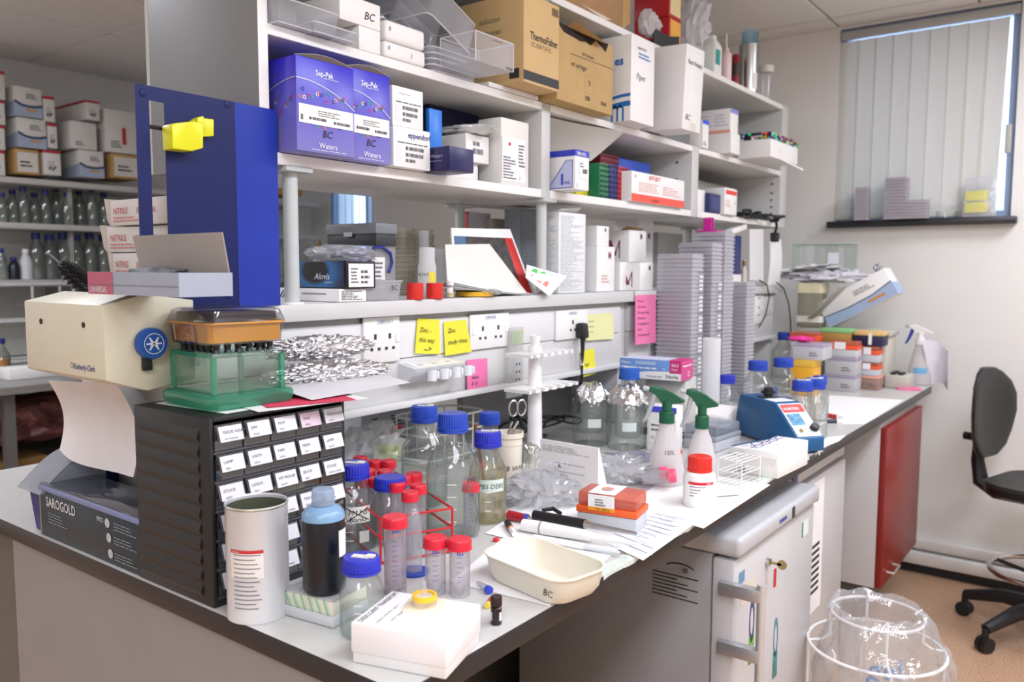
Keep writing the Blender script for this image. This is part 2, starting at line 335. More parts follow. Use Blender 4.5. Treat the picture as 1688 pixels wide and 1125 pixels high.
for i in range(6):
    x0 = W2[0]+.03+i*.072
    B().grid(lambda u, v, x0=x0: (x0+u*.04, -.0-.03*u, 1.27+v*1.06), 2, 4, .0008).o('blind_slat', slatm, w2)
# ================================================================ the bench
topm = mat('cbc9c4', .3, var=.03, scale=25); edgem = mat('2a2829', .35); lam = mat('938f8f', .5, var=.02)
bench = thing('lab_bench', 'long laboratory bench with pale grey worktop and black edge', 'bench', (0, 0, 0))
B().box(-1.5, 0, 0, 3.177, .8995, BZ).o('worktop_surface', topm, bench)
B().box(-1.5, 0, 0, 3.177, .868, .8995, .002).o('worktop_edge', edgem, bench, label='black worktop edge')
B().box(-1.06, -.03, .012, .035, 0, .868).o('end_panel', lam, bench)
B().box(-1.46, -1.12, .05, .09, 0, .868).o('side_panel', mat('6b665e', .6), bench)
B().box(-.78, -.76, .035, 3.1, 0, .868).o('back_panel', mat('77746f', .6), bench)
B().box(-.06, -.03, .04, .08, .0, .868).o('leg', mat('5c5b5b', .5), bench)
B().box(-.62, -.58, 3.09, 3.13, .0, .868).o('leg', mat('5c5b5b', .5), bench)
tapem = mat('d3dcd2', .6, var=.1, scale=80)
def tape(y0, y1, seed):
    rr = random.Random(seed); n = 14; b = B(); prev = None
    for i in range(n+1):
        y = y0+(y1-y0)*i/n; c = [b.v((-.022-rr.random()*.002, y, BZ+.0005)), b.v((.0008, y, BZ+.0005)), b.v((.0008, y, BZ-.004-.014*max(0, noise.noise(Vector((y*40, seed*7.1, 0))))-rr.random()*.002))]
        if prev: b.bm.faces.new((prev[0], prev[1], c[1], c[0])); b.bm.faces.new((prev[1], prev[2], c[2], c[1]))
        prev = c
    b.o('tape_strip', tapem, bench, label='peeling pale green tape along the front edge')
tape(.45, .74, 1); tape(.74, 1.08, 2); tape(1.1, 1.5, 3); tape(1.55, 1.62, 5)
# ================================================================ raised spine with sockets (reagent shelf)
sp = mat('d6d5d3', .45, var=.015); sp2 = mat('e6e5e4', .4, var=.015); spd = mat('b7bab8', .5)
def spine(y0, y1, label, supports):
    t = thing('reagent_shelf', label, 'shelf', (0, y0, 0))
    L = y1-y0
    B().box(-.955, XS-.004, 0, L, 1.303, 1.317, .001).o('shelf_board', sp2, t)
    B().box(XS-.02, XS, 0, L, 1.285, RS+.0005, .002).o('front_rail', sp, t)
    B().box(-.95, XS-.028, 0.002, L-.004, 1.272, 1.303).o('upper_channel', spd, t)
    B().box(-.95, XS-.022, 0.004, L-.045, 1.19, 1.272, .001).o('socket_panel', sp2, t)
    B().box(-.95, XS-.024, 0.004, L-.045, 1.096, 1.188, .001).o('lower_panel', sp, t)
    B().box(XS-.03, XS-.004, 0.002, L-.04, 1.082, 1.096, .002).o('bottom_rail', sp2, t)
    for s in supports: B().box(-.94, XS-.03, s, s+.04, BZ+.0006, 1.3, .001).o('support_post', sp, t)
    return t
spine1 = spine(.10, 1.645, 'grey raised service spine with sockets and sticky notes', (.05, 1.502))
spine2 = spine(1.655, 3.03, 'grey raised service spine behind the plate stacks', (.03, 1.31))
B().box(-.82, -.80, .95, 1.5, BZ+.0006, 1.09).o('divider_panel', mat('8e8d8b', .6), spine1)
hole = mat('3a3a3c', .6, var=0)
def socket(pxl, pxr, py0, py1, twin, label_txt, sp_=spine1):
    """double or single power socket plate on the spine"""
    a = PX(pxl, (py0+py1)/2, XS-.022); b_ = PX(pxr, (py0+py1)/2, XS-.022); zt = PX(pxl, py0, XS-.022).z; zb = PX(pxl, py1, XS-.022).z
    w = b_.y-a.y; h = zt-zb; r = link('socket', None, sp_, (XS-.022, a.y-sp_.location.y, zb), (0, 0, R(90)))
    B().box(0, w, -.007, 0, 0, h, .003).o('face_plate', WHITE, r)
    n = 2 if twin else 1
    b = B()
    for k in range(n):
        cx = w*(.5 if n == 1 else (.3, .7)[k])
        b.box(cx-.003, cx+.003, -.0085, -.006, h*.52, h*.52+.011); b.box(cx-.014, cx-.007, -.0085, -.006, h*.28, h*.28+.006); b.box(cx+.007, cx+.014, -.0085, -.006, h*.28, h*.28+.006)
    b.o('pin_holes', hole, r, kind='stuff')
    for k in range(n):
        cx = w*(.86 if n == 1 else (.08, .92)[k]); B().box(cx-.006, cx+.006, -.010, -.006, h*.42, h*.42+.02, .002).o('switch', mat('f7f6f4', .4, var=.01), r)
    B().box(w*.36, w*.64, -.0082, -.006, h*.84, h*.95).o('circuit_tag', mat('dfe3ea', .5), r)
    link('lettering', text_mesh(label_txt, h*.09, GREYINK), r, (w*.38, -.0092, h*.865), (R(90), 0, 0))
socket(596, 656, 524, 602, True, 'CB07/15/L3'); socket(772, 836, 519, 578, True, 'CB07/15/L2'); socket(914, 966, 513, 562, False, 'CB07/15/L1')
socket(1240, 1256, 487, 535, False, 'CB07', spine2)
# stanchions carrying the upper unit
stm = mat('c3c9c7', .4, var=.01)
def stanchion(px, py, x, name='stanchion'):
    P = PX(px, py, x); t = thing('shelf_post', 'pale grey round post under the shelves '+name, 'post', (x, P.y, RS), 0, 'posts between spine and shelving')
    B().cyl(.014, .002, 1.572-RS-.009, 20).o('pole', stm, t); B().box(-.03, .03, -.03, .03, 1.572-RS-.009, 1.572-RS-.0005, .001).o('top_plate', stm, t); B().cyl(.022, 0, .004, 20).o('base_flange', WHITE, t)
stanchion(480, 400, -.625, 'beside the tall blue rack'); stanchion(892, 420, -.625, 'beside the tall catalogue carton'); stanchion(758, 360, -.93, 'behind the leaning envelope'); stanchion(1136, 370, -.93, 'behind the plate stacks')
# ================================================================ wall shelving unit over the bench
shm = mat('dddbd6', .42, var=.015); shu = mat('cfcfcc', .45, var=.015)
unit = thing('shelving_unit', 'grey-white open shelving unit above the bench', 'shelving', (0, 0, 1.572))
zb = 1.572
def upright(y0, y1, z0=zb, z1=2.10, mt=shu): B().box(-.953, XS, y0, y1, z0-zb, z1-zb, .001).o('upright', mt, unit)
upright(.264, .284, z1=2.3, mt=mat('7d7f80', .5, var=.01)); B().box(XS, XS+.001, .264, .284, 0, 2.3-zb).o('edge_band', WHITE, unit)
upright(1.133, 1.172, z1=1.817); upright(2.052, 2.107, z1=1.817); upright(2.96, 3.04)
for y0, y1 in ((1.133, 1.172), (2.052, 2.107)): B().box(-.953, -.82, y0, y1, 1.8175-zb, 2.0795-zb, .001).o('upright', shu, unit)
for (y0, y1) in ((.284, 1.133), (1.172, 2.052), (2.107, 2.96)):
    for (z0, z1) in ((1.572, 1.594), (1.797, 1.817), (2.08, 2.10)):
        B().box(-.953, XS-.001, y0+.0005, y1-.0005, z0-zb, z1-zb, .001).o('shelf_board', shm, unit)
        B().box(XS-.001, XS+.0003, y0+.0005, y1-.0005, z0-zb+.001, z1-zb-.001).o('edge_band', WHITE, unit)
B().box(-.965, -.953, .264, 3.04, 0.002, 2.10-zb).o('back_panel', mat('b9b8b5', .6), unit)
b = B()
for y in (1.1325, 2.0515):
    for z in (1.63, 1.70, 1.76): b.box(-.66, -.653, y-.002, y, z-zb, z-zb+.007)
for y in (2.9595,):
    for z in (1.63, 1.66, 1.69, 1.72, 1.76, 1.85, 1.9): b.box(-.64, -.632, y-.002, y, z-zb, z-zb+.007)
b.o('shelf_pin_holes', hole, unit, kind='stuff')
# ================================================================ makers shared by many things
def sb(name, label, cat, xf, pl, pr, pm, pt, z, d, mt, ph=None, **k):
    """box standing on plane z with its front on the plane x = xf, seen between columns pl and pr, top at row pt"""
    y0 = PX(pl, pm, xf).y; y1 = PX(pr, pm, xf).y; A = Vector((xf, y0, z))
    return carton(name, label, cat, A, Vector((xf, y1, z)), ph or HT(A, pt), d, mt, **k)
def gradm(c0, c1, h):
    key = ('grad', c0, c1, round(h, 3))
    if key in MATS: return MATS[key]
    mt = bpy.data.materials.new('printed_gradient'); mt.use_nodes = True; nt = mt.node_tree; b = nt.nodes['Principled BSDF']; b.inputs['Roughness'].default_value = .3
    tc = nt.nodes.new('ShaderNodeTexCoord'); sx = nt.nodes.new('ShaderNodeSeparateXYZ'); mp = nt.nodes.new('ShaderNodeMapRange'); mp.inputs[2].default_value = h
    r = nt.nodes.new('ShaderNodeValToRGB'); r.color_ramp.elements[0].color = lin(c0); r.color_ramp.elements[1].color = lin(c1)
    nt.links.new(tc.outputs['Object'], sx.inputs[0]); nt.links.new(sx.outputs[2], mp.inputs[0]); nt.links.new(mp.outputs[0], r.inputs[0]); nt.links.new(r.outputs[0], b.inputs['Base Color'])
    MATS[key] = mt; return mt
def tub(b, w, d, h, r=.01, th=.0015, flare=1.06, cx=0, cy=0, z0=0):
    """open thin-walled tray, outer and inner walls"""
    o0, o1 = rrect(w, d, r, 4, cx, cy), rrect(w*flare, d*flare, r*1.2, 4, cx, cy)
    i1, i0 = rrect(w*flare-2*th, d*flare-2*th, r*1.1, 4, cx, cy), rrect(w-2*th, d-2*th, r*.9, 4, cx, cy)
    return loft(b, [ring3(o0, z0), ring3(o1, z0+h), ring3(i1, z0+h), ring3(i0, z0+th)])
def crumple(size, seed, amp=.18, n=(18, 12), freq=3.0, flat=.0):
    """closed crumpled lump (bag, foil wrap, paper ball)"""
    b = B(); sv = Vector((seed*3.1, seed*1.7, 0)); rings = []
    for i in range(n[0]+1):
        t = i/n[0]*math.pi; ring = []
        for j in range(n[1]):
            p = j/n[1]*2*math.pi; d = Vector((math.cos(t), math.sin(t)*math.cos(p), math.sin(t)*math.sin(p)))
            k = 1+amp*(noise.noise(d*freq+sv)*1.5+.6*noise.noise(d*freq*2.7+sv))
            q = Vector((d.x*size[0]*k, d.y*size[1]*k, d.z*size[2]*k))
            ring.append(Vector((q.x, q.y, max(q.z, -size[2]*(1-flat)))))
        rings.append(ring)
    vs_ = [[b.v(p) for p in r] for r in rings[1:-1]]; a = b.v(rings[0][0]); z = b.v(rings[-1][0]); m_ = n[1]
    for r0, r1 in zip(vs_, vs_[1:]):
        for j in range(m_): b.bm.faces.new((r0[j], r0[(j+1) % m_], r1[(j+1) % m_], r1[j]))
    for j in range(m_): b.bm.faces.new((a, vs_[0][(j+1) % m_], vs_[0][j])); b.bm.faces.new((z, vs_[-1][j], vs_[-1][(j+1) % m_]))
    return b
def sheet(w, l, seed, amp=.004, n=(10, 8), th=.0003, curl=0):
    sv = Vector((seed*2.3, 0, seed))
    return B().grid(lambda u, v: (u*w, v*l, amp*(1+noise.noise(Vector((u*3, v*3, 0))+sv))+curl*max(0, u-.6)**2), n[0], n[1], th)
def tubrim(par, w, d, h, r, flare=1.06, cx=0, cy=0, z0=0, T=None):
    b = B(); b.T = T or Matrix.Identity(4); b.tube(ring3(rrect(w*flare, d*flare, r*1.2, 4, cx, cy), z0+h), .0016, 6, True); b.o('rim', EDGEM, par)
    b = B(); b.T = T or Matrix.Identity(4); b.tube(ring3(rrect(w, d, r, 4, cx, cy), z0), .0012, 6, True); b.o('base_edge', EDGEM, par)
BAG = clear('fbfbfd', 'd5d7dc', rough=.12, gloss=.2, alpha=.34, bump=.9)
BAGM = clear('fbfbfd', 'd5d7dc', rough=.15, gloss=.2, alpha=.6, bump=.9)
TUBW = clear('f7f7f7', 'd0d3d8', rough=.2, gloss=.1, alpha=.32)
MILK = clear('f4f4f4', 'dddddd', rough=.3, gloss=.08, alpha=.72)
def capm(b, r, z0, z1, ribs=36, depth=.05):
    """ribbed screw cap"""
    prof = [(0, z1), (r*.9, z1), (r*.97, z1-.002), (r, z1-.004)]; n = ribs*2; rings = []
    def ring(rr, z, amp): return [(rr*(1-(amp if k % 2 else 0))*math.cos(2*math.pi*k/n), rr*(1-(amp if k % 2 else 0))*math.sin(2*math.pi*k/n), z) for k in range(n)]
    zz = z0+(z1-z0)*.14
    rs = [ring(r*1.03, z0, 0), ring(r*1.03, zz, 0), ring(r, zz+.0005, depth), ring(r, z1-.004, depth), ring(r*.95, z1-.001, 0), ring(r*.9, z1, 0)]
    return loft(b, rs)
def media_bottle(label, P, H, rad, cap=None, fill=0, liquid=None, group='blue-capped glass media bottles', tape=True, cat='bottle', name='media_bottle', cr=None, rz=0, shoulder=.58, glass=None, scale_marks=True):
    """round glass laboratory bottle with ribbed screw cap"""
    t = thing(name, label, cat, P, rz, group); cr = cr or rad*.50; ch = min(.032, H*.155); nb = H-ch*.9; nr = cr*.78
    pr = [(0, .003), (rad*.8, .001), (rad*.97, .004), (rad, .012), (rad, H*shoulder*.93)]
    zs, ze = H*shoulder*.93, nb-ch*.28
    for k in range(1, 10):
        u = k/9; s = u*u*(3-2*u); pr.append((rad+(nr-rad)*(s*.82+u*.18), zs+(ze-zs)*u))
    pr += [(nr*1.12, ze+.002), (nr*1.12, ze+.006), (nr, ze+.008), (nr, H-.004)]
    B().lathe(pr, 40).o('glass_body', glass or GLASS, t)
    cp = capm(B(), cr, nb, H).o('cap', cap or BLUECAP, t)
    B().lathe([(cr*1.0, nb-.0055), (cr*1.04, nb-.005), (cr*1.04, nb-.001), (cr*.9, nb-.001)], 32).o('pour_ring', cap or BLUECAP, t)
    if fill:
        zf = H*fill; pts = [(0, .005)] + [(r_*.965, z) for r_, z in pr[1:] if .003 < z < zf] ; rl = pts[-1][0]
        for (r0, z0), (r1, z1) in zip(pr, pr[1:]):
            if z0 <= zf < z1: rl = .965*(r0+(r1-r0)*(zf-z0)/(z1-z0))
        B().lathe(pts+[(rl, zf), (0, zf)], 40).o('liquid', liquid or clear('fbfdfc', 'e2ebe9', gloss=.06), t)
    if scale_marks:
        b = B(); a0 = R(-62)-rz+YAW*0
        for k in range(4):
            z = H*(.16+.1*k)
            b.lathe([(rad*1.003, z), (rad*1.003, z+.0012)], 5, a0=a0, a1=a0+.35)
        b.o('volume_marks', mat('f4f6f4', .6, var=0), t, smooth=False, kind='stuff')
    if tape:
        q = B().box(-cr*.5, cr*.55, -cr*.22, cr*.22, H, H+.0008); q.box(cr*.3, cr*.75, -cr*.2, cr*.2, H+.0006, H+.003).o('autoclave_tape', mat('e6e3cf', .6, var=.2, scale=120), t, rot=(0, 0, rz+.4))
    return t
def wrapped_label(t, rad, z0, z1, a0, a1, mt, name='label', off=1.006, n=10): return B().lathe([(rad*off, z0), (rad*off, z1)], n, a0=a0, a1=a1).o(name, mt, t)
def curved_text(t, body, size, rad, z, a_mid, mt, name='handwriting', shear=.15, bold=0):
    """writing wrapped round a cylinder of radius rad; a_mid = bearing of its middle"""
    me = text_mesh(body, size, mt, 'CENTER', shear, bold).copy()
    bm = bmesh.new(); bm.from_mesh(me)
    for v in bm.verts:
        a = a_mid+v.co.x/rad; zz = v.co.y; v.co = Vector((rad*math.cos(a), rad*math.sin(a), z+zz))
    bm.to_mesh(me); bm.free(); return link(name, me, t)
def facing(P): d = CAM-Vector(P); return math.atan2(d.y, d.x)     # bearing from P to the viewer, for labels that face the aisle
def falcon(label, P, H=.117, rad=.0145, cap=None, fill=.0, liq=None, group='red-capped centrifuge tubes', tilt=None, marks=True, rz=0, body=None):
    """conical centrifuge tube with screw cap"""
    t = thing('centrifuge_tube', label, 'tube', P, rz, group)
    if tilt: t.rotation_euler = tilt
    nb = H-.0155
    B().lathe([(0, 0), (rad*.3, .001), (rad*.96, .016), (rad, .02), (rad, nb+.004)], 24).o('tube_body', body or clear('f4f2f4', 'b9b6c4', rough=.08, gloss=.1, alpha=.22), t)
    B().lathe([(rad*.97, 0), (rad, .0005), (rad, .018)], 24).o('skirt', clear('f4f2f4', 'b9b6c4', rough=.08, gloss=.1, alpha=.22), t)
    b = B(); capm(b, rad*1.17, nb, H, 24, .03).o('cap', cap or REDCAP, t)
    if fill: B().lathe([(0, .003), (rad*.9, .017), (rad*.95, .02), (rad*.95, H*fill), (0, H*fill)], 20).o('liquid', liq or clear('f0eef2', 'c9c4d2', gloss=.05, alpha=.15), t)
    if marks:
        b = B(); a = facing(P)-rz-.25
        for k in range(9): b.lathe([(rad*1.012, .024+k*.0075), (rad*1.012, .0247+k*.0075)], 3, a0=a, a1=a+(.55 if k % 2 else .35))
        for k in range(3): b.lathe([(rad*1.012, nb-.006), (rad*1.012, nb-.002)], 2, a0=a+k*.22, a1=a+.14+k*.22)
        b.o('volume_marks', mat('3a55b4', .6, var=0), t, smooth=False, kind='stuff')
    return t
def bpos(px, py, z=BZ): p = PZ(px, py, z); p.z = z+.0003; return p
# ================================================================ lower shelf of the unit, first bay
E_ = .0006
LB = mat('8a86c8', .3)
def blue_carton(label, a, b, ty, d):
    A = PZ(*a, SH2+E_); h = HT(A, ty); c = cart('cartridge_carton', label, 'box', a, b, ty, d, SH2+E_, gradm('8480c6', '2c22c6', h), group='blue cartridge cartons'); w, d_, h = c.d
    n = 14; arc = [(w*k/n, h+.010*math.sin(math.pi*k/n)) for k in range(n+1)]
    B().prism(arc, .001, .0022, 'y').o('bowed_flap', mat('5a4f48', .7), c.r); B().tube([(x, .0016, z) for x, z in arc], .0008, 5).o('flap_edge', mat('b3aaa0', .7), c.r)
    wht = mat('f6f6fb', .5, var=0); arcp = [(u/10, .765+.02*u/10-.26*(u/10)**2) for u in range(11)]
    c.stroke('F', arcp, .0022, mat('c9c8ea', .5, var=0)); c.write('F', .32, .83, h*.085, 'Sep-Pak', wht, bold=.012, sx=.92)
    c.lines('F', .46, .812, .72, .822, 1, wht, ragged=.1, fill=.6)
    rr = random.Random(3)
    for ci, cc in enumerate(('f0824a', 'e8408c', 'ffffff', '3fb0d8', '2a2a90', '5fae7c')):
        c.rings('F', [(.06+.84*((k*.37+ci*.17) % 1), (.57+.1*((k*.71+ci*.29) % 1)) if k < 3 else .27+.08*((k*.53+ci*.21) % 1)) for k in range(3 if ci in (2,) else 5)], .0035, mat(cc, .5, var=0))
    c.decal('F', .03, .30, .97, .50, mat('f1f1ea', .55, var=.01), 'label', .0012)
    c.lines('F', .35, .40, .75, .47, 3, INK, .0017, seed=4, ragged=.3, fill=.3); c.bars('F', .2, .345, .5, .375, 20, INK, .0017); c.bars('F', .62, .335, .92, .365, 20, INK, .0017); c.lines('F', .06, .33, .1, .46, 1, GREYINK, .0017)
    c.write('F', .42, .175, h*.11, 'BC', mat('221f38', .6, var=0), shear=.2, off=.0014); c.write('F', .36, .055, h*.085, 'Waters', wht, off=.0014); c.lines('F', .24, .028, .84, .04, 1, wht, .0014, ragged=.05)
    if d > .1:
        c.stroke('L', [(.3+.7*u/8, .60+.17*math.sin(u/8*1.57)) for u in range(9)], .0018, mat('b7b4c6', .5, var=0))
        for ci, cc in enumerate(('b0602f', 'b93a4c', 'c9c9d4', '3b7a6a')): c.rings('L', [(.45+.5*((k*.37+ci*.17) % 1), .42+.2*((k*.71+ci*.29) % 1)) for k in range(3)], .0035, mat(cc, .5, var=0))
    return c
blue_carton('large blue printed cartridge carton handwritten BC, next to the shelf end panel', (490, 247), (571, 262.5), 89, .15)
blue_carton('narrower blue printed cartridge carton handwritten BC, beside the white tube boxes', (573, 262), (646, 272), 108, .12)
def tube_box(label, pb, pt, z, brand, xf=-.535):
    c = cart('tube_box', label, 'box', (649, pb-8.5), (711.5, pb), pt, .11, z, CARD, group='white tube boxes'); h = c.d[2]
    c.lines('F', .1, .60, .95, .66, 1, GREYINK, ragged=.3); c.decal('F', .09, .13, .22, .56, mat('e4e6ea', .6, var=0)); c.bars('F', .32, .44, .82, .53, 18, mat('5a5a60', .6, var=0)); c.bars('F', .32, .28, .8, .37, 16, mat('5a5a60', .6, var=0)); c.bars('F', .32, .14, .58, .22, 10, mat('5a5a60', .6, var=0))
    if brand: c.write('F', .38, .76, h*.2, 'eppendorf', NAVYINK, bold=.012)
    else: c.lines('F', .2, .82, .6, .88, 1, mat('cfd2da', .6, var=0))
    return c
t1 = tube_box('white tube box with navy maker name, lower of the pair', 282, 206, SH2+E_, True)
t2_ = tube_box('white tube box stacked on top of the navy-lettered one', 214, 139, SH2+E_*2+t1.d[2], False); t2_.r.location.x = t1.r.location.x-.002; t2_.r.location.y = t1.r.location.y
c = cart('cartridge_box', 'small flat dark navy box lying before the white cartons', 'box', (741, 280), (781, 286), 240, .075, SH2+E_, mat('1d1a52', .35)); c.write('L', .3, .55, .011, 'Waters', mat('b9b9d6', .5, var=0)); c.lines('L', .25, .4, .75, .48, 1, mat('8a8ab6', .5, var=0))
lower = sb('reagent_carton', 'plain white carton half hidden behind the small navy box', 'box', -.66, 735, 788, 270, 262, SH2+E_, .14, CARD)
c = sb('reagent_carton', 'white carton with small barcode label, stacked behind the small navy box', 'box', -.645, 768, 806, 240, 219, SH2+E_*2+lower.d[2], .12, CARD)
c.bars('F', .3, .3, .75, .5, 10, GREYINK); c.bars('F', .3, .6, .6, .75, 8, GREYINK)
P = PX(770, 205, -.68); P.z = SH2+E_*3+lower.d[2]+c.d[2]
t = thing('plastic_packet', 'shiny white plastic packet lying on the barcode carton', 'packet', (-.68, P.y, P.z+.013)); crumple((.055, .085, .013), 4, .25, (16, 12)).o('wrapper', mat('e9ecea', .25, bump=.3, bscale=60), t, rot=(0, 0, R(85)))
sb('folder', 'bright blue folder standing behind the white tube boxes', 'folder', -.62, 708, 729, 210, 178, SH2+E_, .012, mat('1f7be0', .35))
sb('pattern_box', 'dark box speckled with coloured dots at the back of the shelf', 'box', -.78, 708, 790, 190, 172, SH2+E_, .1, mat('2a2a55', .5, var=.6, scale=90))
c = cart('kit_box', 'tall white kit box with a red dot and printed label', 'box', (826, 304), (877, 310), 192, .075, SH2+E_, mat('ece9e2', .5, var=.02), bev=.004)
c.decal('F', .02, .06, .84, .72, mat('f4f4f4', .5, var=.01), 'label', .0012); c.rings('F', [(.28, .62)], .0045, mat('c4262a', .5, var=0), .002, 1, name='red_dot'); c.bars('F', .62, .3, .84, .33, 14, INK, .002); c.lines('F', .06, .1, .55, .45, 8, GREYINK, .002, ragged=.5); c.lines('F', .6, .36, .82, .66, 6, GREYINK, .002); c.write('F', .62, .1, .012, '1', INK, bold=.02, off=.002)
# ================================================================ upper shelf, first bay
t = sb('clear_box', 'clear plastic box at the end of the upper shelf', 'box', -.575, 457, 560, 30, -8, SH1+E_, .14, None); w, d, h = t.d
tub(B(), w*.94, d*.94, h, .006, cx=w/2, cy=d/2).o('body', ACRYL, t.r); tubrim(t.r, w*.94, d*.94, h, .006, cx=w/2, cy=d/2); tub(B(), w*.5, d*.4, h*.25, .004, cx=w*.6, cy=d*.4, z0=.002).o('inner_tray', ACRYL, t.r)
t = sb('tray_cover', 'flat clear plastic lid under the white marked cartons', 'lid', -.57, 519, 590, 62, 46, SH1+E_, .17, None, ph=.016); w, d, h = t.d
tub(B(), w*.95, d*.95, h, .006, cx=w/2, cy=d/2).o('body', ACRYL, t.r); tubrim(t.r, w*.95, d*.95, h, .006, cx=w/2, cy=d/2)
a_ = sb('foam_carton', 'white carton on the upper shelf, lower of the marked pair', 'box', -.602, 592, 627, 65, 41, SH1+E_, .13, WHITE)
c = sb('foam_carton', 'white carton handwritten BC on top of another white carton', 'box', -.602, 560, 627, 30, -14, SH1+E_*2+a_.d[2], .13, WHITE); c.write('F', .58, .28, .022, 'BC', INK, shear=.25)
def rbox(label, z, pt, pl, pr):
    c = sb('rounded_carton', label, 'box', -.6, pl, pr, 70, pt, z, .09, None, group='rounded white cartons'); w, d, h = c.d
    B().box(0, w, 0, d, 0, h*.97, .007, 3).o('body', WHITE, c.r); B().box(.001, w-.001, .001, d-.001, h*.55, h*.99, .008, 3).o('lid', WHITE, c.r); c.write('F', .06, .45, .012, 'B', GREYINK, shear=.2, off=.002); return c
a_ = rbox('rounded white carton with a pencilled number, lower of two', SH1+E_, 64, 634, 702); a_.write('F', .6, .3, .014, '1', GREYINK, off=.002)
rbox('rounded white carton with a small letter, upper of two', SH1+E_*2+a_.d[2], 29, 636, 701)
P0 = PX(748, 110, -.60)
for k in range(4):
    t = thing('tray_cover', 'clear plastic tray lid in the low stack, %s' % ('bottom one', 'second from the bottom', 'third from the bottom', 'top one')[k], 'lid', (-.66, P0.y, SH1+E_+k*.0125), 0, 'clear stacked tray lids')
    tub(B(), .125, .15, .012, .012).o('body', ACRYL, t); tubrim(t, .125, .15, .012, .012)
t = thing('clear_tub', 'big clear plastic tub tipped over on the tray lids', 'tub', (-.655, P0.y-.012, SH1+.0535))
Tm = Matrix.Translation((0, 0, .062)) @ Matrix.Rotation(R(-24), 4, 'X') @ Matrix.Rotation(math.pi, 4, 'X') @ Matrix.Translation((0, 0, -.04))
b = B(); b.T = Tm; tub(b, .13, .145, .075, .014, flare=1.08); b.o('body', ACRYL, t); tubrim(t, .13, .145, .075, .014, 1.08, T=Tm)
t = thing('clear_tub', 'second clear plastic tub nested behind the tipped one', 'tub', (-.80, P0.y+.03, SH1+.09))
b = B(); b.T = Tm; tub(b, .13, .145, .075, .014, flare=1.08); b.o('body', ACRYL, t); tubrim(t, .13, .145, .075, .014, 1.08, T=Tm)
bd = cart('white_board', 'thin white foam board sticking out under the brown carton', 'board', (806, 142), (906, 163), 134, .22, SH1+E_, mat('eceae8', .5, var=.02)); zbd = SH1+2*E_+bd.d[2]
t = sb('acrylic_holder', 'clear acrylic box in front of the brown carton', 'box', -.50, 784, 846, 100, 50, zbd, .10, None); w, d, h = t.d
b = B(); b.box(0, w, 0, .002, 0, h).box(0, .002, .002, d, 0, h).box(w-.002, w, .002, d, 0, h).box(0.002, w-.002, d-.002, d, 0, h*.9).box(0.002, w-.002, .002, d-.002, 0, .002).o('walls', clear('fcfcfe', 'eceef2', rough=.35, gloss=.0, alpha=.14, milk='ffffff'), t.r); t.lines('F', .45, .88, .7, .93, 1, INK)
for x_, y_ in ((0, 0), (w, 0), (w, d), (0, d)): B().tube([(x_, y_, 0), (x_, y_, h)], .0014, 6).o('edge', EDGEM, t.r)
B().tube([(0, 0, h), (w, 0, h), (w, d, h), (0, d, h)], .0014, 6, True).o('rim', EDGEM, t.r)
t.bars('F', .8, .04, .98, .12, 12, INK)
c = cart('brown_carton', 'large brown carton with black maker lettering and a dark band', 'box', (863, 134), (936, 150), -16, .21, zbd, mat('d0af7a', .75, var=.04, scale=14, bump=.08))
h = c.d[2]; w = c.d[0]; c.write('F', .17, .50, h*.125, 'ThermoFisher', INK, bold=.01, sx=.78); c.write('F', .2, .42, h*.075, 'S C I E N T I F I C', INK, sx=.72)
c.decal('F', .0, .03, 1, .135, mat('2e2f31', .6), 'dark_band'); c.bars('F', .78, .86, .98, .95, 14, mat('5b4a34', .6, var=0)); c.decal('L', .8, .05, .94, .16, mat('2e2f31', .6), 'dark_band'); c.write('L', .35, .72, .02, 'solution', mat('6b7a4a', .6, var=0), shear=.2); c.write('L', .45, .58, .02, 'boxes', mat('6b7a4a', .6, var=0), shear=.2)
# ---------------- second bay
c = cart('syringe_carton', 'brown syringe carton with torn top and printed 100', 'box', (918, 163), (1007, 191), 36, .16, SH1+E_, mat('bd9d68', .75, var=.05, scale=14, bump=.08)); w, d, h = c.d
c.write('F', .47, .10, h*.095, '100', INK, bold=.01); c.write('F', .76, .10, h*.085, '10ml', INK, bold=.01); c.write('F', .42, .695, h*.06, 'BD Plastipak', INK); c.stroke('F', [(.22, .66), (.98, .665)], .0012, INK); c.write('F', .22, .5, h*.1, 'ml syringe', INK, shear=.3)
c.stroke('F', [(.47, .2), (.63, .2), (.63, .44), (.47, .44), (.47, .2)], .0008, mat('8a6c40', .6, var=0)); c.stroke('F', [(.53, .38), (.57, .35), (.545, .31)], .003, INK)
b = B(); rr = random.Random(5); pts = [(0, 0)]+[(w*(.1+.75*k/8), -.004-.022*rr.random()) for k in range(9)]+[(w*.9, 0)]
B().prism([(x, h+z) for x, z in pts], -.0008, .0004, 'y').o('torn_gap', mat('1f150c', .9), c.r); B().hexa([(w*.15, -.004, h-.002), (w*.8, -.004, h-.004), (w*.8, -.002, h-.004), (w*.15, -.002, h-.002), (w*.2, -.02, h+.012), (w*.7, -.028, h-.016), (w*.7, -.026, h-.015), (w*.2, -.018, h+.013)]).o('torn_flap', KRAFT, c.r)
c = cart('white_carton', 'white carton with blue arch logo on its side', 'box', (1039, 198), (1083, 209), 55, .135, SH1+E_, CARD); w, d, h = c.d; bl = mat('2b78c4', .5, var=0)
